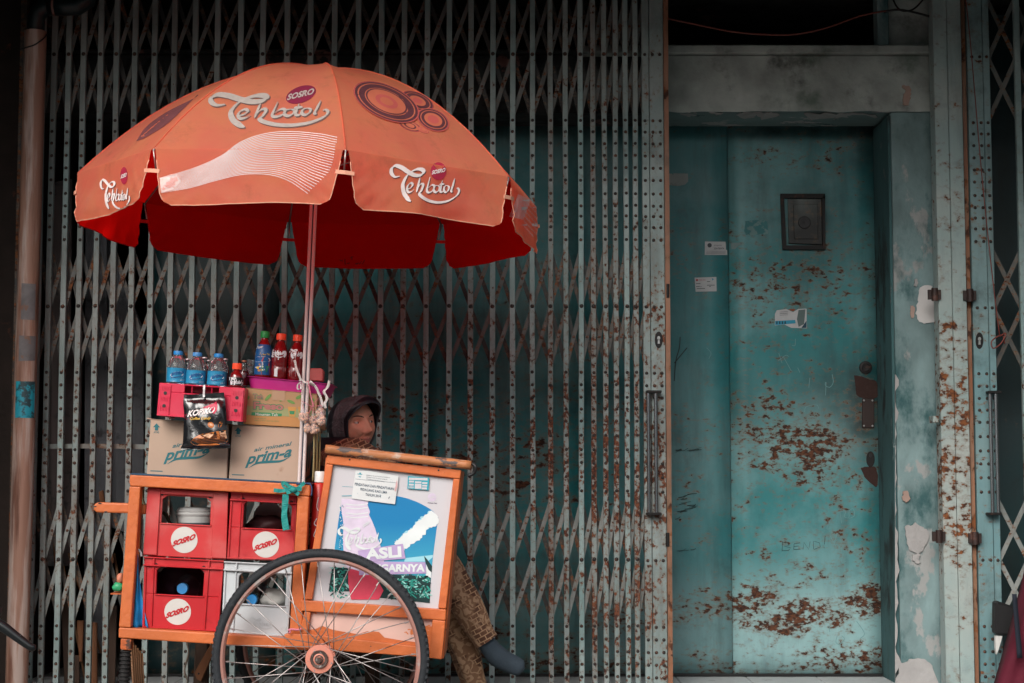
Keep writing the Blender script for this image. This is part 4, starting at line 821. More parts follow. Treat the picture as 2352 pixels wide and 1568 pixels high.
# floor boards and side rails joining front and back
for k in range(5): mb = MB(); y0 = YF + 0.052 + k * 0.079; mb.prism([P(*zC(290, 1195), y0), P(*zC(1500, 1272), y0), P(*zC(1500, 1286), y0), P(*zC(290, 1210), y0)], (0, 0.075, 0)); mb.build('floor_board', M['cart'], cart)
for pts in ([(283, 92), (350, 96), (346, 150), (281, 150)], [(208, 1180), (280, 1184), (278, 1240), (206, 1240)], [(1490, 165), (1560, 168), (1556, 225), (1488, 225)]):
    mb = MB(); slab(mb, [zC(*p) for p in pts], YF + 0.052, YB - YF - 0.054); mb.build('side_rail', M['cart'], cart, bevel=0.003)
# top shelf on which the boxes stand
mb = MB(); slab(mb, [zC(*p) for p in [(290, 74), (1575, 144), (1572, 153), (288, 83)]], YF + 0.0, YB - YF + 0.05); mb.build('top_shelf', mk('shelf_blue_edge', (0.012, 0.05, 0.10), 0.5), cart)
# push handle
hp = [(400, 300), (268, 288), (60, 282), (36, 290), (22, 312), (26, 340), (48, 354), (80, 356), (264, 360), (398, 368)]
mb = MB(); slab(mb, [zC(*p) for p in hp], YF + 0.05, 0.035); mb.build('push_handle', M['cart'], cart, bevel=0.006, seg=2)
mb = MB()
for p in ((70, 289), (34, 312), (112, 350)): mb.poly2([zC(*q) for q in blob([(p[0] - 10, p[1] - 4), (p[0] + 12, p[1] - 3), (p[0] + 9, p[1] + 4), (p[0] - 8, p[1] + 5)], p[0], 3)], plane(YF + 0.0492))
mb.build('paint_chips', M['black'], bpy.data.objects['push_handle'])
# leg: block and ribbed rubber foot
member([(218, 1252), (296, 1258), (290, 1338), (214, 1332)], YF + 0.004, 0.04, 'cartr', 'leg_block')
a0 = P(*zC(256, 1338), YF + 0.025); a1 = Vector((a0.x - 0.016, a0.y, 0.002)); n = 110
mb = MB(); mb.tube([a0.lerp(a1, k / n) for k in range(n + 1)], [0.0195 if k % 4 in (0, 1) else 0.0150 for k in range(n + 1)], 14); mb.build('rubber_leg', mk('black_rubber', (0.012, 0.011, 0.011), 0.6), cart, smooth=20)
# ---- poster cabinet
def cab(pts, Y, d, m='cart', name='cabinet_frame', bev=0.0035): return member(pts, Y, d, m, name, bev, zK)
cab([(166, 366), (876, 446), (868, 492), (163, 412)], YF - 0.012, 0.03)                  # top
cab([(163, 414), (198, 418), (88, 1130), (46, 1130)], YF - 0.011, 0.029)                 # left stile
cab([(833, 490), (868, 494), (795, 1178), (752, 1176)], YF - 0.011, 0.029)               # right stile
cab([(28, 1132), (795, 1182), (792, 1240), (26, 1190)], YF - 0.014, 0.034)              # lower rail
cab([(722, 1236), (792, 1242), (772, 1446), (704, 1438)], YF - 0.013, 0.06)              # foot of right post
cab([(60, 1310), (716, 1384), (708, 1436), (-60, 1380), (-60, 1312)], YF - 0.010, 0.045)
cab([(46, 1192), (82, 1194), (64, 1310), (20, 1310)], YF - 0.009, 0.025)
mb = MB(); slab(mb, [zK(*p) for p in [(190, 400), (840, 478), (760, 1182), (80, 1136)]], YF + 0.006, 0.01); board = mb.build('poster_board', M['whitebd'], cart)
mb = MB(); slab(mb, [zK(*p) for p in [(70, 1185), (726, 1230), (715, 1392), (50, 1320)]], YF + 0.008, 0.01); mb.build('lower_panel', M['pinkbd'], cart)
mb = MB(); mb.poly2([zK(*p) for p in [(64, 1290), (110, 1283), (140, 1268), (200, 1290), (260, 1300), (330, 1312), (380, 1296), (440, 1300), (470, 1330), (560, 1345), (620, 1352), (718, 1362), (716, 1390), (560, 1374), (300, 1345), (60, 1318)]], plane(YF + 0.0072)); mb.build('brushed_paint', M['cart'], bpy.data.objects['lower_panel'])
mb = MB(); mb.poly2([zK(*p) for p in [(196, 404), (836, 482), (832, 492), (760, 486), (640, 470), (520, 452), (420, 440), (330, 424), (240, 420), (200, 418)]], plane(YF + 0.0052)); mb.build('brushed_paint', M['cart'], board)
# side walls and back of the cabinet
mb = MB(); slab(mb, [zK(*p) for p in [(868, 452), (878, 452), (782, 1440), (772, 1440)]], YF + 0.02, 0.30); mb.build('cabinet_side', M['cart'], cart)
mb = MB(); slab(mb, [zK(*p) for p in [(160, 380), (170, 380), (75, 1330), (65, 1330)]], YF + 0.02, 0.30); mb.build('cabinet_side', M['cart'], cart)
mb = MB(); slab(mb, [zK(*p) for p in [(160, 380), (876, 452), (776, 1430), (66, 1380)]], YF + 0.32, 0.012); mb.build('cabinet_back', M['cart'], cart)
# lid with rounded worn nosing
a_, b_ = P(*zK(158, 334), YF - 0.02), P(*zK(926, 420), YF - 0.02)
mb = MB(); pth = [a_.lerp(b_, k / 24) + Vector((0, 0, 0.0012 * noise.noise(Vector((k * 0.6, 3, 0))))) for k in range(25)]
mb.tube(pth, [0.0150 + 0.001 * noise.noise(Vector((k * 0.7, 0, 0))) for k in range(25)], 14); mb.build('lid_nosing', M['lid'], cart, smooth=True)
mb = MB(); mb.prism([P(*zK(158, 318), YF - 0.02), P(*zK(926, 404), YF - 0.02), P(*zK(926, 430), YF - 0.02), P(*zK(158, 346), YF - 0.02)], (0, 0.36, 0)); mb.build('lid', M['lid'], cart, bevel=0.004)
mb = MB(); e = b_ + Vector((0.004, 0, -0.006)); mb.tube(bez(e + Vector((0, 0, 0.012)), e + Vector((0.012, -0.006, 0)), e + Vector((0.006, 0, -0.02)), e + Vector((-0.014, 0.004, -0.03)), n=5), 0.006, 8); mb.build('torn_edge_strip', M['black'], cart, smooth=True)
for p in ((286, 390), (755, 447)): mb = MB(); mb.dome(P(*zK(*p), YF - 0.0123), 0.0035); mb.build('nail', M['black'], cart)
# poster artwork
sky_m, nt, b = nm('poster_sky_blue'); v = wpos(nt); sep = nt.nodes.new('ShaderNodeSeparateXYZ'); nt.links.new(v, sep.inputs[0])
c = mixc(nt, stepr_lin(nt, sep.outputs[2], 0.80, 0.60), (0.0, 0.17, 0.39), (0.05, 0.36, 0.48)); nt.links.new(c, b.inputs['Base Color']); b.inputs['Roughness'].default_value = 0.4
cloud = mk('poster_cloud_white', (0.62, 0.66, 0.66), 0.4); cloud2 = mk('poster_cloud_pale', (0.28, 0.55, 0.63), 0.4); lil = mk('poster_lilac', (0.40, 0.30, 0.50), 0.45, var=0.15, vs=25); lil2 = mk('poster_pale_lilac', (0.58, 0.50, 0.62), 0.45, var=0.12, vs=30); red_p = mk('poster_red_glass', (0.62, 0.055, 0.10), 0.4, var=0.2, vs=14)
g1 = mk('poster_dark_green', (0.004, 0.03, 0.03), 0.45); g2_ = mk('poster_leaf_green', (0.02, 0.25, 0.20), 0.45); g3 = mk('poster_leaf_light', (0.25, 0.55, 0.50), 0.45); teal_p = mk('poster_teal', (0.01, 0.28, 0.36), 0.5)
YPo = YF + 0.006
def L(i): return plane(YPo - 0.0006 - 0.0004 * i)
mb = MB()
skyp = [(228, 405), (340, 405), (342, 570)] + [(505, 565), (825, 500)] + bez((835, 508), (960, 540), (1090, 590), (1210, 655), (1298, 745), n=5) + [(1268, 1080), (1215, 1440), (150, 1320), (150, 1110), (185, 830), (215, 600)]
skyp = [(520, 560), (822, 510)] + bez((835, 510), (960, 540), (1090, 590), (1220, 665), (1298, 745), n=5) + [(1240, 1180), (1205, 1570), (1000, 1570), (640, 1400), (145, 1240), (150, 1080), (200, 720), (230, 560)]
mb.poly2([zQ(*p) for p in skyp], L(0)); mb.build('poster_sky', sky_m, board)
mb = MB()
mb.poly2([zQ(*p) for p in [(230, 402), (352, 412), (345, 510), (228, 514)]], L(0), 0)
mb.stroke2([zQ(232, 405), zQ(352, 412)], 0.8, L(1), 4); mb.stroke2([zQ(228, 511), zQ(338, 508)], 1.6, L(1), 4)
cl = [(1222, 672), (1296, 742), (1285, 830), (1190, 880), (1100, 985), (1010, 1040), (920, 1110), (815, 1045), (850, 1000), (930, 925), (1010, 870), (1060, 800), (1130, 750)]
mb.poly2([zQ(*p) for p in blob(cl, 7, 22)], L(2), 1); mb.poly2([zQ(*p) for p in blob([(x * 0.97 + 28, y * 0.95 + 32) for x, y in cl], 9, 26)], L(1), 2)
mb.poly2([zQ(*p) for p in [(930, 1200), (1240, 1165), (1238, 1190), (1180, 1240), (920, 1240)]], L(1), 2)
mb.poly2([zQ(*p) for p in [(1165, 1250), (1225, 1330), (1215, 1420), (1160, 1390)]], L(2), 1)
mb.build('poster_clouds', [M['whitebd'], cloud, cloud2, lil, teal_p], board)
# bottle of the poster
bt = [(225, 540), (505, 560), (510, 600), (525, 640), (540, 690), (530, 720), (560, 780), (600, 880), (630, 990), (660, 1080), (670, 1300), (300, 1320), (245, 1080), (245, 830), (235, 740), (222, 650)]
mb = MB(); mb.poly2([zQ(*p) for p in bez(*bt, bt[0], n=3)[:-1]], L(3), 0)
for y_ in (600, 640, 700, 740): mb.stroke2([zQ(*p) for p in bez((270, y_), (390, y_ + 12), (520, y_ - 4), n=6)], 2.2, L(4), 1)
for k in range(70): x_ = rnd.uniform(205, 250) + (8 if k % 2 else 0); y_ = rnd.uniform(600, 1180); mb.poly2([zQ(*p) for p in ell(x_ - (y_ - 600) * 0.03, y_, rnd.uniform(2, 8), rnd.uniform(2, 10), 6)], L(5), rnd.choice([1, 2, 3, 1]))
mb.build('poster_bottle', [lil2, cloud, teal_p, g1], board)
mb = MB(); gl = [(215, 1300), (560, 1330), (640, 1570), (320, 1570), (270, 1420)]
mb.poly2([zQ(*p) for p in [(120, 1300), (300, 1310), (360, 1570), (80, 1570)]], L(2), 1); mb.poly2([zQ(*p) for p in [(620, 1380), (1000, 1390), (1160, 1400), (1215, 1420), (1205, 1700), (640, 1640)]], L(2), 1)
for k in range(210):
    left = k % 3 == 0
    x_, y_ = (rnd.uniform(110, 290), rnd.uniform(1310, 1640)) if left else (rnd.uniform(720, 1195), rnd.uniform(1395, 1640)); a_ = rnd.uniform(-1.2, 1.2); l_ = rnd.uniform(14, 48); wd_ = rnd.uniform(5, 13)
    if not left and y_ < 1400 + (900 - x_) * 0.05: continue
    mb.poly2([zQ(*p) for p in ell(x_, y_, l_, wd_, 8, a_)], L(3 + k % 3), rnd.choice([0, 0, 1, 2]))
mb.poly2([zQ(*p) for p in [(1140, 1175), (1180, 1220), (1230, 1290), (1225, 1360), (1190, 1330), (1160, 1260)]], L(3), 1)
mb.build('poster_leaves', [g2_, g1, g3], board)
mb = MB(); mb.poly2([zQ(*p) for p in [(300, 1310), (420, 1345), (560, 1330), (690, 1560), (640, 1660), (330, 1660), (300, 1480)]], L(6)); mb.build('poster_glass', red_p, board)
fP = lambda x, y: zQ(190 + x * 1.02, 845 + y * 1.05 - x * 0.10 + 0.0008 * x * 20)
draw_logo(fP, 8, L(7), [cloud, lil], 'script_lettering', board)
mb = MB(); letter(mb, 'SOSRO', zQ(468, 862), zQ(545, 812), zQ(458, 830), L(7), bold=0.03); mb.build('lettering', cloud, board)
mb = MB(); mb.poly2([zQ(*p) for p in [(405, 1118), (905, 1040), (935, 1205), (430, 1250)]], L(8), 0); mb.poly2([zQ(*p) for p in [(420, 1235), (1155, 1245), (1165, 1370), (420, 1390)]], L(7), 0)
letter(mb, 'ASLI', zQ(490, 1222), zQ(892, 1190), zQ(482, 1098), L(10), 1, bold=0.045); letter(mb, 'SEGARNYA', zQ(540, 1355), zQ(1148, 1352), zQ(545, 1268), L(10), 1, bold=0.045)
mb.build('slogan', [lil, cloud], board)
mb = MB(); mb.poly2([zQ(*p) for p in ell(1230, 526, 48, 46, 24)], L(1), 0); letter(mb, 'SOSRO', zQ(1186, 552), zQ(1268, 525), zQ(1186, 530), L(2), 1, bold=0.03); letter(mb, 'Ahlinya Teh', zQ(1178, 595), zQ(1282, 601), zQ(1178, 580), L(2), 2, bold=0.02)
mb.build('corner_emblem', [lil2, M['whitebd'], mk('ink_violet', (0.05, 0.03, 0.09), 0.6)], board)
# notices stuck on the board: things of their own
YN = YPo - 0.006
st = sheet('notice_sticker', 'worn white vendor registration notice dated 2014 on the poster', 'notice', [zQ(*p) for p in [(382, 228), (520, 232), (858, 290), (850, 400), (835, 480), (818, 602), (700, 588), (560, 570), (338, 538), (352, 420)]], YN, mk('notice_paper', (0.60, 0.62, 0.62), 0.6, c2=(0.40, 0.47, 0.50), t2=(0.62, 0.66), s2=60))
mn = plane(YN - 0.002); mb = MB(); inkd = mk('notice_ink', (0.02, 0.05, 0.09), 0.6)
letter(mb, 'PENDATAAN DAN PENDAFTARAN', zQ(370, 392), zQ(805, 448), zQ(374, 362), mn, bold=0.012); letter(mb, 'PEDAGANG KAKI LIMA', zQ(432, 450), zQ(730, 488), zQ(436, 420), mn, bold=0.012); letter(mb, 'TAHUN 2014', zQ(488, 508), zQ(658, 530), zQ(492, 478), mn, bold=0.012)
mb.stroke2([zQ(378, 322), zQ(846, 366)], 0.5, mn)
for k in range(3): letter(mb, 'PEMERINTAH KOTA DINAS KOPERASI', zQ(500, 284 + k * 20), zQ(760 - 30 * k, 312 + k * 22), zQ(501, 276 + k * 20), mn)
mb.poly2([zQ(*p) for p in [(402, 262), (455, 266), (455, 274), (402, 270)]], mn, 1); mb.poly2([zQ(*p) for p in [(424, 250), (440, 252), (436, 266), (424, 264)]], mn, 1); mb.poly2([zQ(*p) for p in [(408, 292), (446, 296), (430, 306)]], mn, 1)
mb.poly2([zQ(*p) for p in [(752, 520), (762, 518), (748, 545), (744, 540)]], mn)
mb.poly2([zQ(*p) for p in blob([(840, 320), (846, 380), (832, 450), (815, 455), (825, 390)], 3, 6)], mn, 2)
mb.build('print', [inkd, teal_p, mk('pink_stain', (0.58, 0.36, 0.36), 0.7)], st)
st = sheet('notice_sticker', 'small turquoise table sticker at the upper right of the poster', 'notice', [zQ(*p) for p in [(962, 290), (1198, 308), (1190, 448), (955, 430)]], YN, mk('turquoise_label', (0.02, 0.33, 0.42), 0.5))
mb = MB()
for (x0, y0, x1, y1) in [(972, 308, 1180, 334), (974, 342, 1028, 362), (1040, 348, 1112, 368), (1120, 354, 1178, 374), (972, 376, 1028, 396), (1120, 384, 1176, 404), (1038, 374, 1112, 430), (1116, 412, 1172, 436)]:
    o_ = lambda x: (x - 962) * 0.03; mb.poly2([zQ(x0, y0 + o_(x0) - 2), zQ(x1, y0 + o_(x1) - 2), zQ(x1 - 1, y1 + o_(x1) - 2), zQ(x0 - 1, y1 + o_(x0) - 2)], mn)
for k in range(4): mb.stroke2([zQ(974 + k * 15, 402), zQ(973 + k * 15, 426)], 1.8, mn)
mb.build('print', M['whitebd'], st)
# ---- wheels
M['tyre'] = mk('tyre_rubber', (0.016, 0.019, 0.023), 0.75, var=0.25, vs=9, bmp=0.4, bs_=50, c2=(0.07, 0.075, 0.08), t2=(0.6, 0.75), s2=14)
M['rim'] = mk('rim_pink_primer', (0.40, 0.20, 0.165), 0.4, 0.3, var=0.15, c2=(0.38, 0.33, 0.31), t2=(0.5, 0.6), s2=12)
M['spoke'] = mk('spoke_steel', (0.40, 0.37, 0.36), 0.35, 0.7, var=0.2, c2=(0.20, 0.08, 0.05), t2=(0.56, 0.66), s2=16)
M['hub'] = mk('hub_pink_paint', (0.55, 0.20, 0.14), 0.5, var=0.15, c2=(0.12, 0.20, 0.22), t2=(0.58, 0.63), s2=30)
def wheel(c, rad, root_name, parent):
    w_ = MB(); w_.add([c], []);
    def ring(prof, n=96):
        mb = MB(); vs = []
        for k in range(n):
            a_ = 2 * math.pi * k / n
            for r_, y_ in prof: vs.append(c + Vector((math.cos(a_) * r_, y_, math.sin(a_) * r_)))
        m_ = len(prof); fs = [(k * m_ + j, k * m_ + (j + 1) % m_, ((k + 1) % n) * m_ + (j + 1) % m_, ((k + 1) % n) * m_ + j) for k in range(n) for j in range(m_)]
        return mb.add(vs, fs)
    tr_ = 0.0165; tc = rad - tr_
    ty = ring([(tc + tr_ * math.cos(t) * (1.0 if math.cos(t) < 0.8 else 0.98), tr_ * 1.25 * math.sin(t)) for t in [2 * math.pi * j / 14 for j in range(14)]], 120).build('wheel', M['tyre'], parent, smooth=True)
    mb = MB()                                          # tread blocks
    for k in range(110):
        a_ = 2 * math.pi * k / 110; u = Vector((math.cos(a_), 0, math.sin(a_))); t_ = Vector((-math.sin(a_), 0, math.cos(a_)))
        for s_ in (-1, 1):
            q = c + u * (rad - 0.0045) + Vector((0, s_ * 0.013, 0)); mb.bar([q - t_ * 0.0055, q + t_ * 0.0055], u * 0.0035, Vector((0, 0.0045, 0)))
    mb.build('tread_blocks', M['tyre'], ty)['kind'] = 'stuff'
    rr = rad - 2 * tr_
    ring([(rr + 0.004, -0.0125), (rr + 0.004, 0.0125), (rr - 0.004, 0.0125), (rr - 0.010, 0.006), (rr - 0.010, -0.006), (rr - 0.004, -0.0125)]).build('rim', M['rim'], ty, smooth=35)
    hf = 0.034
    hb = MB(); hb.lathe([(0.008, -0.062), (0.010, -0.05), (0.020, -0.046), (0.024, -0.043), (0.026, -0.040), (0.046, -0.039), (0.047, -0.034), (0.020, -0.030), (0.018, 0.03), (0.045, 0.034), (0.045, 0.039), (0.01, 0.045), (0.008, 0.10)], c, 28, (0, 1, 0)); h_ = hb.build('hub', M['hub'], ty, smooth=35)
    mb = MB(); mb.lathe([(0.030, -0.044), (0.028, -0.048), (0.016, -0.046), (0.014, -0.05), (0.0, -0.05)], c, 24, (0, 1, 0)); mb.lathe([(0.0095, -0.072), (0.0095, -0.052), (0.0, -0.052)][::-1], c, 6, (0, 1, 0)); mb.build('axle_nut', mk('greasy_axle_%s' % root_name, (0.10, 0.07, 0.06), 0.45, 0.6, c2=(0.3, 0.28, 0.27), t2=(0.55, 0.6), s2=60), ty, smooth=35)
    N_ = 36
    for k in range(N_):
        side = -1 if k % 2 else 1; base = 2 * math.pi * k / N_ + 0.04; off = R(62) * (1 if (k // 2) % 2 else -1)
        ah = base + off; p = c + Vector((math.cos(ah) * 0.042, side * hf, math.sin(ah) * 0.042)); q = c + Vector((math.cos(base) * (rr - 0.010), side * 0.003, math.sin(base) * (rr - 0.010)))
        MB().tube([p, q], 0.00165, 5).build('spoke', M['spoke'], ty, smooth=True)
    mb = MB()
    for k in range(N_): a_ = 2 * math.pi * k / N_ + 0.04; u = Vector((math.cos(a_), 0, math.sin(a_))); mb.tube([c + u * (rr - 0.013), c + u * (rr - 0.027)], 0.0026, 6)
    mb.build('spoke_nipples', M['spoke'], ty)['kind'] = 'stuff'
    return ty
wc = P(736.5, 1511, 5.70); rad = wc.z - 0.001
rad = min(rad, 0.362); wheel(wc, rad, 'front', cart)
wc2 = Vector((wc.x - 0.03, 6.36, wc.z)); wheel(wc2, rad, 'rear', cart)
MB().tube([wc + Vector((0, 0.05, 0)), wc2 - Vector((0, 0.07, 0))], 0.009, 10).build('axle', mdk, cart, smooth=40)
for yy in (YF + 0.03, YB + 0.01): mb = MB(); mb.box((wc.x - 0.02, yy, wc.z - 0.02), (wc.x + 0.02, yy + 0.02, wc.z + 0.14)); mb.build('axle_bracket', M['cartr'], cart)
# front leg stand
# ------------------------------------------------------------------ crates in the cart
def plastic(name, col, rough=0.38, dust=None):
    return mk(name, col, rough, var=0.08, vs=8, c3=dust or tuple(min(1, x * 0.8 + 0.10) for x in col), t3=(0.45, 0.75), s3=5, c2=tuple(x * 0.45 for x in col), t2=(0.60, 0.8), s2=11, spec=0.45)
M['cred'] = plastic('crate_red', (0.44, 0.012, 0.018), dust=(0.50, 0.06, 0.06)); M['cred2'] = plastic('crate_red_faded', (0.48, 0.03, 0.032), dust=(0.50, 0.11, 0.10)); M['cwhite'] = plastic('crate_white', (0.50, 0.53, 0.55), dust=(0.42, 0.43, 0.44))
discw = mk('disc_white', (0.52, 0.50, 0.47), 0.45, c2=(0.55, 0.40, 0.36), t2=(0.68, 0.72), s2=40); discr = mk('disc_red_ink', (0.42, 0.012, 0.018), 0.5)
def crate(label, q, op, disc, m, style, Y=YF + 0.045, depth=0.36, logo=True):
    q = [zC(*p) for p in q]; root_p = P(*bil(q, 0.5, 1), Y + depth / 2)
    root = thing('drink_crate', label, 'crate', root_p, 'drink crates stacked in the cart')
    th = 0.012; mb = MB()
    def inv(p):                                        # photograph point -> crate u,v (quads are near parallelograms)
        p = zC(*p); u = v = 0.5
        for _ in range(12):
            e0 = bil(q, u, v); du = [a - b for a, b in zip(bil(q, u + 1e-3, v), e0)]; dv = [a - b for a, b in zip(bil(q, u, v + 1e-3), e0)]
            r0, r1 = p[0] - e0[0], p[1] - e0[1]; det = du[0] * dv[1] - du[1] * dv[0]
            u += (r0 * dv[1] - r1 * dv[0]) / det * 1e-3; v += (du[0] * r1 - du[1] * r0) / det * 1e-3
        return u, v
    o = [inv(p) for p in op]
    B = lambda u, v: bil(q, u, v)
    ou0 = (o[0][0] + o[3][0]) / 2; ou1 = (o[1][0] + o[2][0]) / 2; ov0 = (o[0][1] + o[1][1]) / 2; ov1 = (o[2][1] + o[3][1]) / 2
    rc = 0.06
    for Yy, fr in ((Y, 1), (Y + depth - th, 0)):       # pierced front and back walls; the opening has clipped corners
        loop_o = [(ou0, ov1), (ou0, ov0 + rc * 0.9), (ou0 + rc, ov0), (ou1 - rc, ov0), (ou1, ov0 + rc * 0.9), (ou1, ov1)]
        for poly in ([(0, 0), (1, 0), (1, ov0), (ou1 - rc, ov0), (ou0 + rc, ov0), (0, ov0)], [(0, ov1), (1, ov1), (1, 1), (0, 1)], [(0, ov0), (ou0 + rc, ov0), (ou0, ov0 + rc * 0.9), (ou0, ov1), (0, ov1)], [(ou1 - rc, ov0), (1, ov0), (1, ov1), (ou1, ov1), (ou1, ov0 + rc * 0.9)]):
            slab(mb, [B(*p) for p in poly], Yy, th)
    for u0, u1 in ((0, 0.025), (0.975, 1)): slab(mb, [B(u0, 0.0), B(u1, 0.0), B(u1, 1), B(u0, 1)], Y + th, depth - 2 * th)
    slab(mb, [B(0.025, 0.965), B(0.975, 0.965), B(0.975, 1), B(0.025, 1)], Y + th, depth - 2 * th)
    body = mb.build('crate_body', m, root, bevel=0.0025)
    mb = MB(); pr = 0.008                               # ribs and lips proud of the wall
    if style == 'smooth':
        for u0, u1 in ((0.0, ou0 - 0.03), (ou1 + 0.03, 1.0)): slab(mb, [B(u0, 0.015), B(u1, 0.015), B(u1, 0.985), B(u0, 0.985)], Y - pr, pr)
        slab(mb, [B(ou0 - 0.03, 0.02), B(ou1 + 0.03, 0.02), B(ou1 + 0.03, 0.09), B(ou0 - 0.03, 0.09)], Y - pr, pr)
    else:
        slab(mb, [B(-0.012, 0.105), B(1.0, 0.105), B(1.0, 0.13), B(-0.012, 0.13)], Y - pr - 0.004, pr + 0.004)
        slab(mb, [B(-0.012, 0.0), B(1.0, 0.0), B(1.0, 0.02), B(-0.012, 0.02)], Y - pr, pr)
        for u in (ou0 - 0.045, ou1 + 0.05):
            slab(mb, [B(u - 0.012, 0.022), B(u + 0.012, 0.022), B(u + 0.012, 0.104), B(u - 0.012, 0.104)], Y - pr, pr)
            slab(mb, [B(u - 0.010, 0.132), B(u + 0.010, 0.132), B(u + 0.010, 0.97), B(u - 0.010, 0.97)], Y - pr * 0.7, pr * 0.7)
        for u0, u1 in ((0, 0.03), (0.965, 1.0)): slab(mb, [B(u0, 0.135), B(u1, 0.135), B(u1, 0.99), B(u0, 0.99)], Y - pr * 0.7, pr * 0.7)
        slab(mb, [B(0.03, 0.965), B(0.965, 0.965), B(0.965, 0.99), B(0.03, 0.99)], Y - pr * 0.5, pr * 0.5)
    slab(mb, [B(ou0 - 0.015, ov1 + 0.0), B(ou1 + 0.015, ov1 + 0.0), B(ou1 + 0.015, ov1 + 0.02), B(ou0 - 0.015, ov1 + 0.02)], Y - 0.005, 0.005)
    mb.build('ribs', m, body, bevel=0.0015)
    mb = MB()
    for u in (ou0, ou1): mb.lathe([(0.0055, 0), (0.0055, 0.002), (0.003, 0.002), (0.003, 0.0)], P(*B(u - 0.01, ov0 - 0.02), Y), 10, (0, -1, 0))
    mb.build('plug_holes', M['black'], body)
    # inner dividers
    mb = MB()
    for f in (0.33, 0.66): slab(mb, [B(f - 0.006, 0.62), B(f + 0.006, 0.62), B(f + 0.006, 0.964), B(f - 0.006, 0.964)], Y + th + 0.01, depth - 2 * th - 0.02)
    mb.build('dividers', m, root)
    if logo:
        cx, cy = zC(*disc[:2]); r_ = disc[2] / (1.832 * 1.694)
        m1, m2 = plane(Y - 0.0012), plane(Y - 0.0022)
        mb = MB(); mb.prism([P(x, y, Y - 0.001) for x, y in ell(cx, cy, r_, r_ * 0.985, 36)], (0, 0.0008, 0)); d = mb.build('logo_disc', discw, root)
        mb = MB(); ux, uy = math.cos(R(-14)), math.sin(R(-14)); wd = r_ * 0.95; h = r_ * 0.40
        letter(mb, 'SOSRO', (cx - ux * wd, cy - uy * wd + h * 0.75), (cx + ux * wd * 0.90, cy + uy * wd + h * 0.42), (cx - ux * wd + 1.2, cy - uy * wd - h * 0.35), m2, shear=0.3, bold=0.065); mb.build('lettering', discr, d)
    return root, body
crate('faded red drink crate at upper left of the cart, white jar inside', [(412, 172), (985, 205), (970, 690), (378, 660)], [(520, 236), (865, 248), (852, 446), (506, 428)], (672, 550, 95), M['cred2'], 'smooth')
crate('bright red drink crate at upper right of the cart, under the green knot', [(1005, 205), (1478, 235), (1452, 700), (976, 688)], [(1100, 272), (1440, 286), (1432, 478), (1088, 462)], (1253, 583, 95), M['cred'], 'ribbed')
crate('red drink crate at lower left of the cart holding a jug with blue cap', [(388, 668), (955, 698), (915, 1210), (372, 1180)], [(482, 740), (815, 752), (805, 955), (466, 932)], (625, 1062, 95), M['cred'], 'ribbed')
cr4, body4 = crate('white drink crate at lower right of the cart behind the wheel', [(960, 702), (1445, 726), (1410, 1246), (935, 1214)], [(1064, 782), (1400, 796), (1393, 1018), (1050, 1006)], None, M['cwhite'], 'ribbed', logo=False)
zB = zoomer(900, 2350, 1.96)
mb = MB(); fB = lambda x, y: zB(140 + x * 0.38, 98 + y * 0.34)
draw_logo(fB, 3.2, plane(YF + 0.0438), mk('embossed_white', (0.40, 0.42, 0.43), 0.4), 'embossed_lettering', body4)
# what lies in the crates
clear = glass('clear_plastic', (0.85, 0.9, 0.92), 0.12, 1.25); capb = plastic('blue_cap', (0.01, 0.22, 0.55), 0.4); ceram = plastic('white_ceramic', (0.62, 0.62, 0.60), 0.3)
jar = thing('jar', 'white lidded food jar standing in the upper left crate', 'jar', P(*zC(750, 440), 5.98))
o_ = P(*zC(752, 470), 5.98); mb = MB(); mb.lathe([(0.052, 0), (0.06, 0.01), (0.063, 0.045)], o_, 32); jb = mb.build('jar_body', ceram, jar, smooth=40)
mb = MB(); mb.lathe([(0.066, 0.046), (0.068, 0.052), (0.064, 0.058), (0.066, 0.062), (0.063, 0.068), (0.058, 0.074), (0.0, 0.076)], o_, 32); mb.build('jar_lid', ceram, jar, smooth=40)
mb = MB(); mb.lathe([(0.0635, 0.012), (0.0638, 0.022)], o_, 32); mb.build('printed_band', ink, jb)
h0 = P(*zC(668, 415), 5.95); mb = MB(); mb.tube([h0 + Vector((-0.012, 0, 0)), h0 + Vector((0.02, 0.0, 0.002))], 0.009, 10); mb.build('jar_handle', ceram, jar, smooth=40)
def jug(px, py, Y, label, s=1.0):
    c0 = P(*zC(px, py), Y); r = thing('water_jug', label, 'bottle', c0 + Vector((0, 0.1, -0.045)), 'plastic bottles lying in the crates')
    mb = MB(); mb.lathe([(0.017 * s, 0), (0.018 * s, 0.02), (0.032 * s, 0.035), (0.045 * s, 0.06), (0.046 * s, 0.075), (0.043 * s, 0.085), (0.046 * s, 0.095), (0.046 * s, 0.2), (0.03, 0.21)], c0, 24, (0, 1, 0)); mb.build('bottle_body', clear, r, smooth=True)
    mb = MB(); mb.lathe([(0.0, -0.012), (0.018 * s, -0.012), (0.0195 * s, -0.008), (0.0195 * s, 0.012), (0.016 * s, 0.014)], c0, 24, (0, 1, 0)); mb.build('cap', capb, r, smooth=40)
jug(662, 896, 5.93, 'clear water jug lying cap outward in the lower left crate')
jug(1156, 975, 5.93, 'clear water jug lying cap outward in the white crate', 0.95)
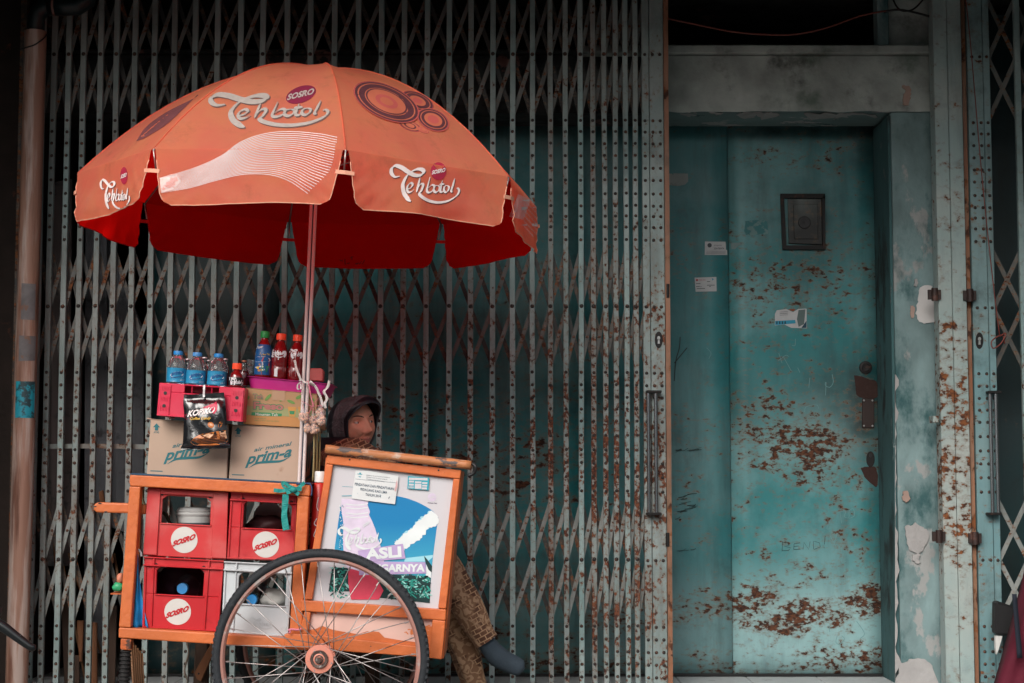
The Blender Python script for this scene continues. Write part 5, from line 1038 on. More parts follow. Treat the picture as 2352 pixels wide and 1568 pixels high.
def crumple(name, label, cat, c, r, m, seed, n=3, amp=0.35):
    bm = bmesh.new(); bmesh.ops.create_icosphere(bm, subdivisions=n, radius=1.0); mb = MB()
    for v in bm.verts:
        k = 1 + amp * noise.noise(v.co * 1.7 + Vector((seed, 0, 0))) + amp * 0.6 * abs(noise.noise(v.co * 4 + Vector((0, seed, 0))))
        mb.v.append(Vector(c) + Vector((v.co.x * r[0], v.co.y * r[1], v.co.z * r[2])) * k)
    bm.verts.ensure_lookup_table(); mb.f = [tuple(v.index for v in f.verts) for f in bm.faces]; mb.m = [0] * len(mb.f); bm.free()
    return tag(mb.build(name, m, smooth=True), label, cat)
bagp = mk('purple_plastic_bag', (0.05, 0.025, 0.04), 0.25, var=0.3, vs=20)
crumple('plastic_bag', 'crumpled dark plastic bag stuffed in the lower left crate', 'bag', P(*zC(630, 850), 6.06), (0.10, 0.06, 0.055), bagp, 3)
crumple('plastic_bag', 'dark reddish bundle inside the upper right crate', 'bag', P(*zC(1265, 440), 6.0), (0.07, 0.05, 0.03), mk('dark_red_bundle', (0.05, 0.012, 0.014), 0.6), 8)
crumple('cloth_bundle', 'pale striped cloth bundle at the back of the white crate', 'cloth', P(*zC(1320, 970), 6.0), (0.05, 0.06, 0.035), mk('pale_cloth', (0.4, 0.39, 0.37), 0.8), 5)
pan = MB(); pan.lathe([(0.03, 0), (0.052, 0.012), (0.054, 0.02), (0.05, 0.02), (0.028, 0.004)], P(*zC(1275, 395), 6.08), 24, (0.1, -1, 0.15)); tag(pan.build('bowl', ceram, smooth=40), 'pale bowl tilted inside the upper right crate', 'bowl')
hose = MB(); hose.tube(bez(*[P(*zC(*p), 6.02) for p in [(375, 190), (372, 250), (395, 310), (470, 350), (530, 360), (560, 410), (575, 440)]], n=6), 0.006, 8); tag(hose.build('hose', mk('olive_hose', (0.08, 0.07, 0.035), 0.6), smooth=True), 'olive hose curling into the upper left crate', 'hose')
# blue sheet and scraps between crate and left post
bl = MB(); 
tarp = [(328, 668), (344, 640), (350, 700), (360, 800), (372, 900), (392, 1040), (414, 1176), (350, 1178), (288, 1172), (300, 1050), (312, 900), (322, 760)]
Ysh = YF + 0.040
vs = []; nn = 20
for i in range(nn + 1):
    t = i / nn; y_ = 650 + 525 * t; xl_ = 334 - 44 * t; xr_ = 345 + 8 * t + 62 * t * t
    for j in range(9): u = j / 8; vs.append(P(*zC(xl_ + (xr_ - xl_) * u, y_), Ysh + 0.010 * math.sin(u * 7 + t * 3) + 0.006 * noise.noise(Vector((u * 4, t * 6, 2)))))
bl.add(vs, [(i * 9 + j, (i + 1) * 9 + j, (i + 1) * 9 + j + 1, i * 9 + j + 1) for i in range(nn) for j in range(8)])
tag(bl.build('tarp', mk('blue_tarp', (0.005, 0.19, 0.46), 0.45, var=0.2, vs=12), smooth=True, solid=0.001), 'folded blue plastic sheet tucked behind the left cart post', 'tarp')
mb = MB(); mb.tube(bez(*[P(*zC(*p), Ysh) for p in [(336, 660), (332, 625), (345, 618), (362, 640), (368, 668)]], n=5), 0.0035, 6); tag(mb.build('plastic_tie', mk('clear_tie', (0.5, 0.52, 0.53), 0.3), smooth=True), 'clear plastic strip tied above the blue sheet', 'tie')
crumple('wrapper', 'crumpled green wrapper at the left outside of the cart', 'wrapper', P(*zC(202, 885), YF + 0.06), (0.02, 0.015, 0.016), mk('green_wrapper', (0.03, 0.30, 0.13), 0.4), 2, 2)
crumple('wrapper', 'small salmon wrapper above the green one beside the cart', 'wrapper', P(*zC(215, 825), YF + 0.07), (0.012, 0.012, 0.018), mk('salmon_wrapper', (0.5, 0.17, 0.10), 0.5), 6, 2)
mb = MB(); slab(mb, [zC(145, 930), zC(225, 932), zC(225, 940), zC(145, 938)], YF + 0.03, 0.09); tag(mb.build('side_tray', M['cartr']), 'thin little shelf board sticking out left of the cart', 'shelf')
# ------------------------------------------------------------------ boxes on the cart
kraft = mk('kraft_cardboard', (0.40, 0.285, 0.215), 0.8, var=0.1, vs=5, c2=(0.30, 0.18, 0.12), t2=(0.62, 0.72), s2=7); kraft2 = mk('printed_cardboard', (0.38, 0.23, 0.12), 0.75, var=0.07, vs=6)
tealink = mk('teal_box_ink', (0.008, 0.115, 0.135), 0.6, var=0.08, vs=40); tape = mk('packing_tape', (0.42, 0.27, 0.17), 0.25, spec=0.6)
def carton(label, q, Y, depth, m, group=None, name='cardboard_box'):
    q = [zT(*p) for p in q]; root = thing(name, label, 'box', P(*bil(q, 0.5, 1), Y + depth / 2), group)
    mb = MB(); slab(mb, q, Y, depth); b_ = mb.build('box_body', m, root, bevel=0.003, seg=2)
    mb = MB(); g_ = bil(q, 0.5, 0)
    for a_, c_ in ((0.002, 0.497), (0.503, 0.998)): slab(mb, [bil(q, a_, -0.008), bil(q, c_, -0.008), bil(q, c_, -0.001), bil(q, a_, -0.001)], Y - 0.002, depth + 0.004)
    mb.build('top_flaps', m, root)
    return root, b_, q
def prima(b_, q, Y, ox, oy):
    mp = plane(Y - 0.0008); T = lambda x, y: zT(x + ox, y + oy); mb = MB()
    mb.poly2([T(*p) for p in [(908, 992), (942, 1030), (925, 1030), (924, 1060), (893, 1059), (894, 1029), (876, 1028)]], mp)
    letter(mb, 'ATAS', T(880, 1084), T(932, 1086), T(881, 1066), mp, bold=0.02)
    letter(mb, 'air mineral', T(1056, 1224), T(1408, 1164), T(1062, 1186), mp, shear=0.2, bold=0.015)
    letter(mb, 'prim-a', T(972, 1378), T(1402, 1300), T(990, 1248), mp, shear=0.25, bold=0.03)
    mb.stroke2([T(*p) for p in bez((1008, 1374), (1090, 1330), (1200, 1318), (1310, 1310), (1392, 1272), n=8)], [0.5 + 5.5 * math.sin(math.pi * k / 32) for k in range(33)], mp)
    mb.stroke2([T(850, 1438), T(966, 1442)], 2.0, mp); letter(mb, 'Diproduksi oleh:', T(1112, 1500), T(1250, 1504), T(1113, 1488), mp)
    mb.build('print', tealink, b_)
YX = YF + 0.09
r1, b1, q1 = carton('brown mineral water box at left, half hidden by the candy bag', [(88, 920), (815, 962), (803, 1478), (48, 1446)], YX, 0.3, kraft, 'mineral water boxes'); prima(b1, q1, YX, -766, -36)
r2, b2, q2 = carton('brown mineral water box at right, beside the parasol pole', [(850, 972), (1556, 1010), (1520, 1524), (820, 1482)], YX + 0.004, 0.3, kraft, 'mineral water boxes'); prima(b2, q2, YX + 0.004, 0, 0)
# print on the visible side of the right box
xr_ = P(*q2[1], YX).x; mb = MB()
def sidepl(u, v): a_ = P(*bil(q2, 1, v), YX + 0.004); return Vector((a_.x + 0.0012, YX + 0.02 + 0.27 * u, a_.z))
for poly in ([(0.1, 0.35), (0.22, 0.25), (0.2, 0.75), (0.08, 0.8)], [(0.3, 0.3), (0.4, 0.22), (0.4, 0.7), (0.3, 0.72)], [(0.5, 0.25), (0.75, 0.1), (0.78, 0.22), (0.52, 0.4)], [(0.55, 0.5), (0.9, 0.4), (0.9, 0.8), (0.55, 0.85)], [(0.05, 0.9), (0.95, 0.78), (0.95, 0.84), (0.05, 0.96)]):
    mb.add([sidepl(*p) for p in poly], [tuple(range(len(poly)))[::-1]])
mb.build('side_print', tealink, b2)
mb = MB(); slab(mb, [zT(50, 904), zT(92, 914), zT(96, 922), zT(46, 910)], YX, 0.2); mb.build('open_flap', kraft, r1)
# tea box
r3, b3, q3 = carton('printed tea drink box with green leaves under the pink tray', [(978, 622), (1652, 682), (1640, 1003), (955, 966)], YX + 0.006, 0.29, kraft2)
mp, mp2_, mp3_ = plane(YX + 0.0052), plane(YX + 0.0046), plane(YX + 0.0040); lg = mk('leaf_green_ink', (0.13, 0.26, 0.06), 0.6); dg = mk('green_ink', (0.03, 0.22, 0.09), 0.6); og = mk('orange_ink', (0.46, 0.22, 0.07), 0.6); rb = mk('red_brown_ink', (0.26, 0.055, 0.05), 0.6); pg = mk('pale_green_ink', (0.27, 0.29, 0.13), 0.6); wht = mk('white_ink', (0.55, 0.52, 0.45), 0.6)
mb = MB(); mb.poly2([zT(*p) for p in [(968, 790), (1646, 838), (1643, 915), (1500, 905), (1250, 880), (1100, 878), (962, 880)]], mp, 4); mb.poly2([zT(*p) for p in [(962, 882), (1100, 880), (1250, 882), (1500, 907), (1643, 917), (1640, 1000), (956, 962)]], mp, 2); mb.build('print_bands', [lg, dg, og, rb, pg], b3)
mb = MB(); letter(mb, 'Teh', zT(1046, 726), zT(1144, 732), zT(1046, 676), mp2_, 1, bold=0.085); letter(mb, 'Freso', zT(1046, 828), zT(1336, 842), zT(1048, 744), mp2_, 1, bold=0.10)
mb.build('lettering_outline', [rb, dg], b3)
mb = MB(); letter(mb, 'Teh', zT(1048, 722), zT(1142, 728), zT(1048, 680), mp3_, 0, bold=0.02); letter(mb, 'Freso', zT(1050, 822), zT(1332, 836), zT(1052, 750), mp3_, 0, bold=0.05); mb.build('lettering', [mk('tea_pink_ink', (0.36, 0.14, 0.12), 0.6), dg], b3)
mb = MB(); mb.poly2([zT(*p) for p in [(1035, 852), (1180, 856), (1320, 866), (1316, 892), (1180, 890), (1032, 882)]], mp2_, 1); letter(mb, 'Minuman Teh', zT(1070, 882), zT(1280, 890), zT(1071, 856), mp3_, 2, bold=0.015)
letter(mb, 'ISI 24 GELAS', zT(1062, 916), zT(1172, 918), zT(1062, 904), mp2_, 1); letter(mb, 'SIMPAN DI TEMPAT SEJUK DAN KERING', zT(1062, 938), zT(1290, 944), zT(1062, 926), mp2_, 1)
for (x_, y_, l_, w_2, a_) in [(1190, 712, 42, 15, -0.8), (1278, 686, 20, 9, 0.5), (1312, 742, 18, 7, -0.5), (1405, 755, 40, 14, 0.4), (1480, 710, 34, 16, -0.4), (1005, 716, 10, 18, 0.3), (1600, 730, 30, 12, 0.5)]: mb.poly2([zT(*p) for p in ell(x_, y_, l_, w_2, 14, a_)], mp2_, 0)
for x0 in (1375, 1470): mb.poly2([zT(x0, 800), zT(x0 + 78, 805), zT(x0 + 66, 895), zT(x0 + 14, 892)], mp2_, 3); mb.poly2([zT(x0 + 14, 838), zT(x0 + 64, 841), zT(x0 + 60, 872), zT(x0 + 18, 870)], mp3_, 1)
mb.build('print', [lg, dg, wht, mk('tea_amber_ink', (0.50, 0.25, 0.06), 0.6)], b3)
mb = MB(); slab(mb, [zT(1230, 646), zT(1352, 656), zT(1350, 668), zT(1345, 745), zT(1228, 735)], YX + 0.0042, 0.0004); mb.build('tape', tape, b3)
# low red crate under the water bottles
rq = [zT(*p) for p in [(170, 575), (972, 626), (950, 942), (143, 882)]]; YR = YF + 0.01; M['crr'] = plastic('crate_raspberry', (0.52, 0.012, 0.05), 0.38, (0.55, 0.06, 0.10))
lc = thing('low_crate', 'low raspberry red plastic crate turned over under the water bottles', 'crate', P(*bil(rq, 0.5, 1), YR + 0.15))
B = lambda u, v: bil(rq, u, v); mb = MB()
slab(mb, [B(0, 0), B(1, 0), B(1, 0.10), B(0, 0.10)], YR, 0.012) if 0 else None
for poly in ([(0, 0), (0.30, 0), (0.30, 0.26), (0, 0.26)], [(0.70, 0), (1, 0), (1, 0.26), (0.70, 0.26)], [(0, 0.26), (1, 0.26), (1, 1), (0, 1)], [(0.30, 0), (0.70, 0), (0.70, 0.04), (0.30, 0.04)]): slab(mb, [B(*p) for p in poly], YR, 0.012)
for u in (0.385, 0.615): slab(mb, [B(u - 0.006, 0.04), B(u + 0.006, 0.04), B(u + 0.006, 0.26), B(u - 0.006, 0.26)], YR + 0.001, 0.011)
slab(mb, [B(0.30, 0.20), B(0.70, 0.20), B(0.70, 0.26), B(0.30, 0.26)], YR + 0.05, 0.01); slab(mb, [B(0.30, 0.02), B(0.70, 0.02), B(0.70, 0.26), B(0.30, 0.26)], YR + 0.05, 0.006)
slab(mb, [B(0, 0), B(1, 0), B(1, 0.04), B(0, 0.04)], YR + 0.012, 0.30); slab(mb, [B(0, 0.04), B(0.012, 0.04), B(0.012, 1), B(0, 1)], YR + 0.012, 0.30); slab(mb, [B(0.988, 0.04), B(1, 0.04), B(1, 1), B(0.988, 1)], YR + 0.012, 0.30); slab(mb, [B(0, 0.04), B(1, 0.04), B(1, 1), B(0, 1)], YR + 0.312, 0.01)
lb = mb.build('crate_body', M['crr'], lc, bevel=0.002)
mb = MB()
for u0, u1 in ((0.015, 0.14), (0.84, 0.985)): slab(mb, [B(u0, 0.04), B(u1, 0.04), B(u1, 0.97), B(u0, 0.97)], YR - 0.004, 0.004)
slab(mb, [B(0.29, 0.27), B(0.71, 0.27), B(0.71, 0.30), B(0.29, 0.30)], YR - 0.004, 0.004); slab(mb, [B(0.0, 0.965), B(1, 0.965), B(1, 1.0), B(0, 1.0)], YR - 0.006, 0.006)
for u in (0.03, 0.865):
    for v0 in (0.10, 0.42, 0.72):
        for k in range(6): slab(mb, [B(u + 0.018 * k, v0), B(u + 0.018 * k + 0.009, v0), B(u + 0.018 * k + 0.009, v0 + 0.13), B(u + 0.018 * k, v0 + 0.13)], YR - 0.0055, 0.0015)
mb.build('ribs', M['crr'], lb, bevel=0.001)
mb = MB()
for p in ((225, 672), (213, 792), (897, 716), (886, 836)): mb.lathe([(0.0, 0.0), (0.006, 0.0), (0.006, 0.0012)][::-1], P(*zT(*p), YR - 0.0045), 12, (0, -1, 0))
mb.build('peg_holes', M['black'], lb)
# ------------------------------------------------------------------ bottles
water = glass('clear_pet', (0.86, 0.91, 0.94), 0.06, 1.30); water.node_tree.nodes['Principled BSDF'].inputs['Transmission Weight'].default_value = 0.95; tea = mk('tea_red', (0.16, 0.006, 0.008), 0.12, var=0.1, spec=0.7, coat=0.6); teag = glass('tea_glass', (0.55, 0.12, 0.10), 0.05, 1.33); cl_glass = glass('bottle_glass', (0.82, 0.86, 0.86), 0.03, 1.45)
capo = plastic('orange_cap', (0.85, 0.085, 0.03), 0.4, (0.85, 0.12, 0.05)); capg = plastic('green_cap', (0.015, 0.28, 0.06), 0.4); lblue = mk('label_blue', (0.02, 0.22, 0.40), 0.35, var=0.1); lnavy = mk('label_navy', (0.01, 0.09, 0.26), 0.35); lwhite = mk('label_white', (0.66, 0.70, 0.72), 0.4); lyel = mk('label_yellow', (0.65, 0.45, 0.03), 0.5); lcyan = mk('label_cyan', (0.12, 0.42, 0.58), 0.4)
def lather(prof, o, n, ax): 
    m_ = MB(); m_.lathe(prof, o, n, ax); return m_
AX = Vector((math.sin(R(3.2)), 0, math.cos(R(3.2))))
def bottle(name, label, group, xc, ytop, ybot, wpx, Y, prof, matb, capm, capf, lab=None, n=28):
    """prof: (radius fraction, height fraction) of the body; capf: cap (bottom, top, radius) fractions; lab: (z0, z1, material)"""
    o = P(*zT(xc, ybot), Y); t = P(*zT(xc, ytop), Y); H = (t - o).length; r = wpx / (2.4125 * 1.694) / F * Y / 2 * 1.0
    root = thing(name, label, 'bottle', o, group)
    bo = lather([(a_ * r, z * H) for a_, z in prof], o, n, AX).build('bottle_body', matb, root, smooth=True)
    z0, z1, cr_ = capf
    m_ = MB(); m_.lathe([(cr_ * r * 0.98, z0 * H), (cr_ * r, (z0 + 0.01) * H), (cr_ * r, (z1 - 0.015) * H), (cr_ * r * 0.93, z1 * H), (0, z1 * H)], o, n, AX)
    cap = m_.build('cap', capm, root, smooth=40)
    if capf[2] > 0.3:
        m_ = MB()
        for k in range(18):
            a_ = 2 * math.pi * k / 18; u_ = AX.orthogonal().normalized(); w2 = AX.cross(u_); d_ = (u_ * math.cos(a_) + w2 * math.sin(a_)) * cr_ * r
            m_.bar([o + d_ + AX * (z0 + 0.012) * H, o + d_ + AX * (z1 - 0.02) * H], d_ * 0.03, AX.cross(d_) * 0.05)
        m_.build('cap_grip', capm, cap)
    lo = None
    if lab:
        za, zb, lm = lab; pr = []
        for k in range(13):
            z = za + (zb - za) * k / 12; rr_ = 1
            for (a0_, h0_), (a1_, h1_) in zip(prof, prof[1:]):
                if h0_ <= z <= h1_ and h1_ > h0_: rr_ = a0_ + (a1_ - a0_) * (z - h0_) / (h1_ - h0_)
            pr.append((rr_ * r * 1.012 + 0.0003, z * H))
        ml = MB(); nn_ = n
        for rr_, z in pr:
            for k in range(nn_): a_ = 2 * math.pi * k / nn_; q_ = Vector((0, 0, 1)).rotation_difference(AX); ml.v.append(o + q_ @ Vector((rr_ * math.cos(a_), rr_ * math.sin(a_), z)))
        for i in range(12):
            for k in range(nn_): ml.f.append((i * nn_ + k, i * nn_ + (k + 1) % nn_, (i + 1) * nn_ + (k + 1) % nn_, (i + 1) * nn_ + k)); ml.m.append(0)
        bv = BVHTree.FromPolygons([tuple(v) for v in ml.v], ml.f); lo = ml.build('label_sleeve', lm, root, smooth=True); return root, lo, hit(bv, 0.0006), hit(bv, 0.0012)
    bvb = lather([(a_ * r, z * H) for a_, z in prof], o, n, AX); bv = BVHTree.FromPolygons([tuple(v) for v in bvb.v], bvb.f)
    return root, bo, hit(bv, 0.0006), hit(bv, 0.0012)
wprof = [(0.86, 0), (0.98, 0.02), (1, 0.05), (0.97, 0.08), (0.97, 0.42), (1.0, 0.45), (0.97, 0.55), (0.86, 0.66), (0.66, 0.77), (0.45, 0.85), (0.42, 0.87), (0.42, 0.92)]
for i, (xc, yt, yb_, l0, l1, lbl) in enumerate([(326, 278, 586, 440, 572, 'leftmost of the three small water bottles with blue caps'), (506, 292, 598, 462, 586, 'middle of the three small water bottles with blue caps'), (706, 303, 608, 470, 600, 'water bottle with blue cap nearest the small tea bottle')]):
    za, zb = (yb_ - l1) / (yb_ - yt), (yb_ - l0) / (yb_ - yt)
    root, lo, m1, m2 = bottle('water_bottle', lbl, 'small mineral water bottles on the low crate', xc, yt, yb_, 188, 5.90, wprof, water, capb, (0.88, 1.0, 0.455), (za, zb, lblue))
    mb = MB(); cx = xc + 8; cy = (l0 + l1) / 2
    mb.poly2([zT(*p) for p in ell(cx, cy, 66, 44, 20, -0.1)], m1, 0); mb.poly2([zT(*p) for p in ell(cx, cy - 8, 60, 27, 20, -0.15)], m2, 1)
    mb.build('label_art', [lcyan, lwhite], lo)
    m3 = lambda x, y, m2=m2: m2(x, y) + Vector((0, -0.0007, 0))
    mb = MB(); letter(mb, 'prim-a', zT(cx - 58, cy + 14), zT(cx + 60, cy - 4), zT(cx - 54, cy - 34), m3, 0, shear=0.28, bold=0.03); mb.stroke2([zT(*p) for p in bez((cx - 56, cy + 22), (cx, cy + 14), (cx + 50, cy + 6), n=6)], 1.6, m3, 0)
    letter(mb, '600 ml', zT(cx + 30, cy + 50), zT(cx + 70, cy + 48), zT(cx + 30, cy + 40), m1, 1); mb.build('lettering', [lnavy, lwhite], lo)
tprof = [(0.9, 0), (1, 0.03), (1, 0.30), (0.95, 0.33), (1, 0.36), (1, 0.55), (0.92, 0.64), (0.66, 0.76), (0.46, 0.83), (0.42, 0.85), (0.42, 0.88)]
root, lo, m1, m2 = bottle('tea_bottle', 'tall tea bottle with green cap and blue fruit label in the pink tray', None, 1132, 93, 560, 156, 5.965, tprof, tea, capg, (0.87, 1.0, 0.53), (0.12, 0.73, lnavy))
mb = MB()
mb.poly2([zT(*p) for p in [(1062, 345), (1100, 330), (1150, 335), (1200, 350), (1204, 500), (1056, 500)]], m1, 0); mb.poly2([zT(*p) for p in blob([(1064, 345), (1100, 330), (1160, 332), (1200, 345), (1200, 372), (1130, 380), (1066, 376)], 3, 8)], m2, 1)
for k in range(10): mb.poly2([zT(*p) for p in ell(rnd.uniform(1070, 1150), rnd.uniform(390, 470), rnd.uniform(6, 13), rnd.uniform(6, 13), 7)], m2, rnd.choice([1, 2, 3]))
letter(mb, 'S-T', zT(1118, 470), zT(1196, 478), zT(1122, 412), m2, 4, shear=0.2, bold=0.06); letter(mb, 'Rasa Teh', zT(1140, 318), zT(1204, 316), zT(1140, 302), m2, 3, bold=0.02); letter(mb, 'Ceper', zT(1076, 264), zT(1140, 256), zT(1082, 232), m2, 1, shear=0.2, bold=0.02); mb.poly2([zT(*p) for p in [(1052, 442), (1084, 440), (1084, 502), (1052, 500)]], m2, 1)
for k in range(2): mb.stroke2([zT(1070, 286 + k * 20), zT(1115, 288 + k * 20)], 1.2, m2, 3)
mb.build('label_art', [mk('label_red', (0.38, 0.02, 0.012), 0.35), lwhite, og, lyel, dg], lo)
for i, (xc, yt, yb_, lbl) in enumerate([(1285, 115, 575, 'tall red tea bottle with orange cap beside the green capped one'), (1440, 127, 585, 'tall red tea bottle with orange cap against the parasol pole')]):
    root, lo, m1, m2 = bottle('tea_bottle', lbl, 'red tea bottles with orange caps', xc, yt, yb_, 160 if i == 0 else 152, 5.965, tprof, tea, capo, (0.87, 1.0, 0.56))
    mb = MB(); dx = xc - 1285; dy = yt - 115
    fl = lambda x, y, dx=dx, dy=dy, i=i: zT((1200 + x * 0.30 if i == 0 else 1225 + x * 0.36) + dx, 240 + y * 0.36 + dy)
    for pts, wd in script_logo(None, 0):
        q_ = [fl(x, y) for x, y in pts]
        if all(abs(p[0] - zT(xc, 0)[0]) < 76 / 2.4125 / 1.694 * 0.97 for p in q_): mb.stroke2(q_, 4.0 * wd, m2, 0, nib=-0.7)
    for k in range(3): mb.stroke2([zT(xc - 60, 262 + k * 24 + dy), zT(xc - 30, 250 + k * 22 + dy)], 3.2, m1, 0)
    mb.stroke2([zT(*p) for p in bez((xc + 40, 300 + dy), (xc + 62, 285 + dy), (xc + 66, 310 + dy), (xc + 52, 335 + dy), n=5)], 4, m2, 0)
    if i == 0: mb.poly2([zT(1250, 442), zT(1280, 444), zT(1276, 518), zT(1246, 515)], m2, 0); [mb.stroke2([zT(1252 + k * 5, 448), zT(1250 + k * 5, 512)], 0.7, hit(BVHTree.FromPolygons([(0, 0, 0), (1, 0, 0), (0, 1, 0)], [(0, 1, 2)]), 0), 1) for k in range(0)]
    else:
        for k in range(7): mb.stroke2([zT(1388, 462 + k * 8), zT(1448, 466 + k * 8)], 0.8, m1, 0)
    mb.build('lettering', [lwhite, M['black']], lo)
root, lo, m1, m2 = bottle('tea_bottle', 'small dark tea bottle with orange cap and white script at the tray end', None, 886, 393, 616, 128, 5.87, [(0.9, 0), (1, 0.04), (1, 0.42), (0.8, 0.58), (0.52, 0.68), (0.5, 0.75)], tea, capo, (0.74, 1.0, 0.66), (0.06, 0.4, M['black']))
mb = MB(); fl = lambda x, y: zT(820 + x * 0.275, 512 + y * 0.36 + 0.00 * x)
for pts, wd in script_logo(None, 0): mb.stroke2([fl(x, y) for x, y in pts], 3.6 * wd, m2, 0, nib=-0.7)
mb.build('lettering', lwhite, lo)
gprof = [(0.95, 0), (1, 0.03), (1, 0.5), (0.9, 0.6), (0.55, 0.75), (0.42, 0.85), (0.40, 0.95), (0.46, 0.955), (0.46, 0.975)]
crown = [mk('crown_cap_white', (0.5, 0.45, 0.47), 0.4, 0.4), mk('crown_cap_rust', (0.42, 0.17, 0.10), 0.5, 0.4)]
for i, (xc, yt, yb_, wpx, Yb, c_, lbl) in enumerate([(420, 350, 610, 92, 6.02, 0, 'glass soda bottle behind the leftmost two water bottles'), (577, 335, 605, 100, 5.99, 0, 'glass soda bottle with white crown cap right behind the middle water bottle'), (618, 362, 610, 84, 6.03, 0, 'shorter glass soda bottle between the middle and right water bottles'), (775, 350, 610, 84, 6.04, 0, 'glass soda bottle peeping over the right water bottle'), (950, 366, 612, 92, 5.97, 1, 'clear glass bottle with rusty crown cap behind the small tea bottle'), (1010, 405, 615, 74, 6.02, 1, 'short glass bottle with rusty cap at the left end of the pink tray')]):
    r0, bo, _, _ = bottle('glass_bottle', lbl, 'returnable glass bottles', xc, yt, yb_, wpx, Yb, gprof, cl_glass, crown[c_], (0.95, 1.0, 0.52))
    o = P(*zT(xc, yb_ - 4), Yb); rr_ = wpx / (2.4125 * 1.694) / F * Yb / 2 * 0.86; H = (P(*zT(xc, yt), Yb) - o).length
    lather([(rr_ * 0.95, 0.004), (rr_, 0.01), (rr_, H * 0.5), (rr_ * 0.8, H * 0.58), (0, H * 0.58)], o, 20, AX).build('drink', tea, r0, smooth=True)
mb = MB(); o = P(*zT(1020, 505), 6.0); rr_ = 36 / (2.4125 * 1.694) / F * 6; mb.lathe([(rr_ * 0.8, 0), (rr_, 0.055), (rr_ * 0.95, 0.055), (rr_ * 0.74, 0.004)], o, 20, AX); tag(mb.build('cup', water, smooth=40), 'clear upturned plastic cup at the back of the pink tray', 'cup')
# pink tray
YT = YF + 0.10; mag = plastic('magenta_tray', (0.45, 0.02, 0.20), 0.35, (0.50, 0.05, 0.24))
tray = thing('tray', 'magenta plastic tray holding the tall tea bottles', 'tray', P(*zT(1360, 660), YT + 0.13))
TLp, TRp, BLp, BRp = zT(978, 508), zT(1785, 586), zT(1012, 622), zT(1718, 694)
mb = MB(); dpt = 0.24
def rr_loop(c, hx, hy, rad_, z0, ux):
    out = []
    for cx_, cy_, a0_ in ((1, 1, 0), (-1, 1, 90), (-1, -1, 180), (1, -1, 270)):
        for k in range(6): a_ = R(a0_ + 90 * k / 5); out.append(c + ux * (cx_ * (hx - rad_) + math.cos(a_) * rad_) + Vector((0, cy_ * (hy - rad_) + math.sin(a_) * rad_, 0)))
    return out
tl, tr, bl_, br_ = P(*TLp, YT), P(*TRp, YT), P(*BLp, YT + 0.012), P(*BRp, YT + 0.012)
uxt = (tr - tl).normalized(); hx = (tr - tl).length / 2; ct = (tl + tr) / 2 + Vector((0, dpt / 2, 0)); cb = (bl_ + br_) / 2 + Vector((0, dpt / 2 - 0.012, 0)); hxb = (br_ - bl_).length / 2; dn = (cb - ct)
loops = [rr_loop(ct, hx, dpt / 2, 0.03, 0, uxt), rr_loop(ct + dn * 0.06, hx - 0.001, dpt / 2 - 0.001, 0.03, 0, uxt), rr_loop(ct + dn * 0.07, hx - 0.007, dpt / 2 - 0.007, 0.028, 0, uxt), rr_loop(cb, hxb, dpt / 2 - 0.014, 0.025, 0, uxt), rr_loop(cb - dn * 0.05, hxb - 0.003, dpt / 2 - 0.017, 0.025, 0, uxt), rr_loop(ct + dn * 0.03, hx - 0.010, dpt / 2 - 0.010, 0.026, 0, uxt), rr_loop(ct, hx - 0.009, dpt / 2 - 0.009, 0.026, 0, uxt)]
n = 24; vs = [p for l in loops for p in l]
fs = [(i * n + k, i * n + (k + 1) % n, (i + 1) * n + (k + 1) % n, (i + 1) * n + k) for i in list(range(3)) + [4, 5] for k in range(n)]
fs = [tuple(reversed(f)) for f in fs] + [tuple(3 * n + k for k in range(n)), tuple(4 * n + k for k in range(n))[::1]] + [(6 * n + k, k, (k + 1) % n, 6 * n + (k + 1) % n)[::-1] for k in range(n)]
mb.add(vs, fs); mb.build('tray_body', mag, tray, smooth=40)
mb = MB(); mb.prism([P(*zT(*p), 6.0) for p in [(1470, 440), (1690, 440), (1706, 460), (1702, 560), (1470, 552)]], (0, 0.05, 0)); bx_ = mb.build('pink_box', mk('salmon_box', (0.55, 0.13, 0.12), 0.5, var=0.15), bevel=0.003); tag(bx_, 'salmon pink carton in the tray behind the parasol pole', 'box')
# candy bag
foil = mk('black_foil', (0.010, 0.011, 0.013), 0.16, var=0.3, vs=20, bmp=0.15, bs_=30, spec=0.8)
kb = [(400, 692), (775, 668), (790, 780), (800, 900), (812, 1120), (836, 1165), (832, 1190), (700, 1196), (560, 1206), (374, 1208), (370, 1182), (388, 1140), (396, 1000), (402, 880), (392, 770)]
YK = YF - 0.012
cbag = thing('candy_bag', 'shiny black coffee candy bag hanging in front of the boxes', 'bag', P(*zT(600, 1200), YK))
nu, nv = 22, 30; mb = MB(); g = {}
def kq(u, v):
    l_ = bez((400, 690), (393, 770), (402, 880), (396, 1000), (388, 1140), (370, 1182), (374, 1208), n=8); r_ = bez((776, 667), (790, 780), (800, 900), (806, 1010), (812, 1120), (836, 1165), (833, 1190), n=8)
    k = v * (len(l_) - 1); i = min(int(k), len(l_) - 2); f = k - i
    a_ = [l_[i][j] * (1 - f) + l_[i + 1][j] * f for j in (0, 1)]; b_ = [r_[i][j] * (1 - f) + r_[i + 1][j] * f for j in (0, 1)]
    return (a_[0] * (1 - u) + b_[0] * u, a_[1] * (1 - u) + b_[1] * u)
def kbul(u, v):
    body_ = max(0, 1 - ((v - 0.5) / 0.40) ** 2) ** 0.5 if abs(v - 0.5) < 0.40 else 0
    pl = (1 - (2 * u - 1) ** 4) * body_ * 0.024
    cr = noise.noise(Vector((u * 5, v * 4, 3))) * 0.008 + abs(noise.noise(Vector((u * 9, v * 7, 9)))) * 0.006
    return pl + cr * (0.35 + 0.65 * body_)
kv = []
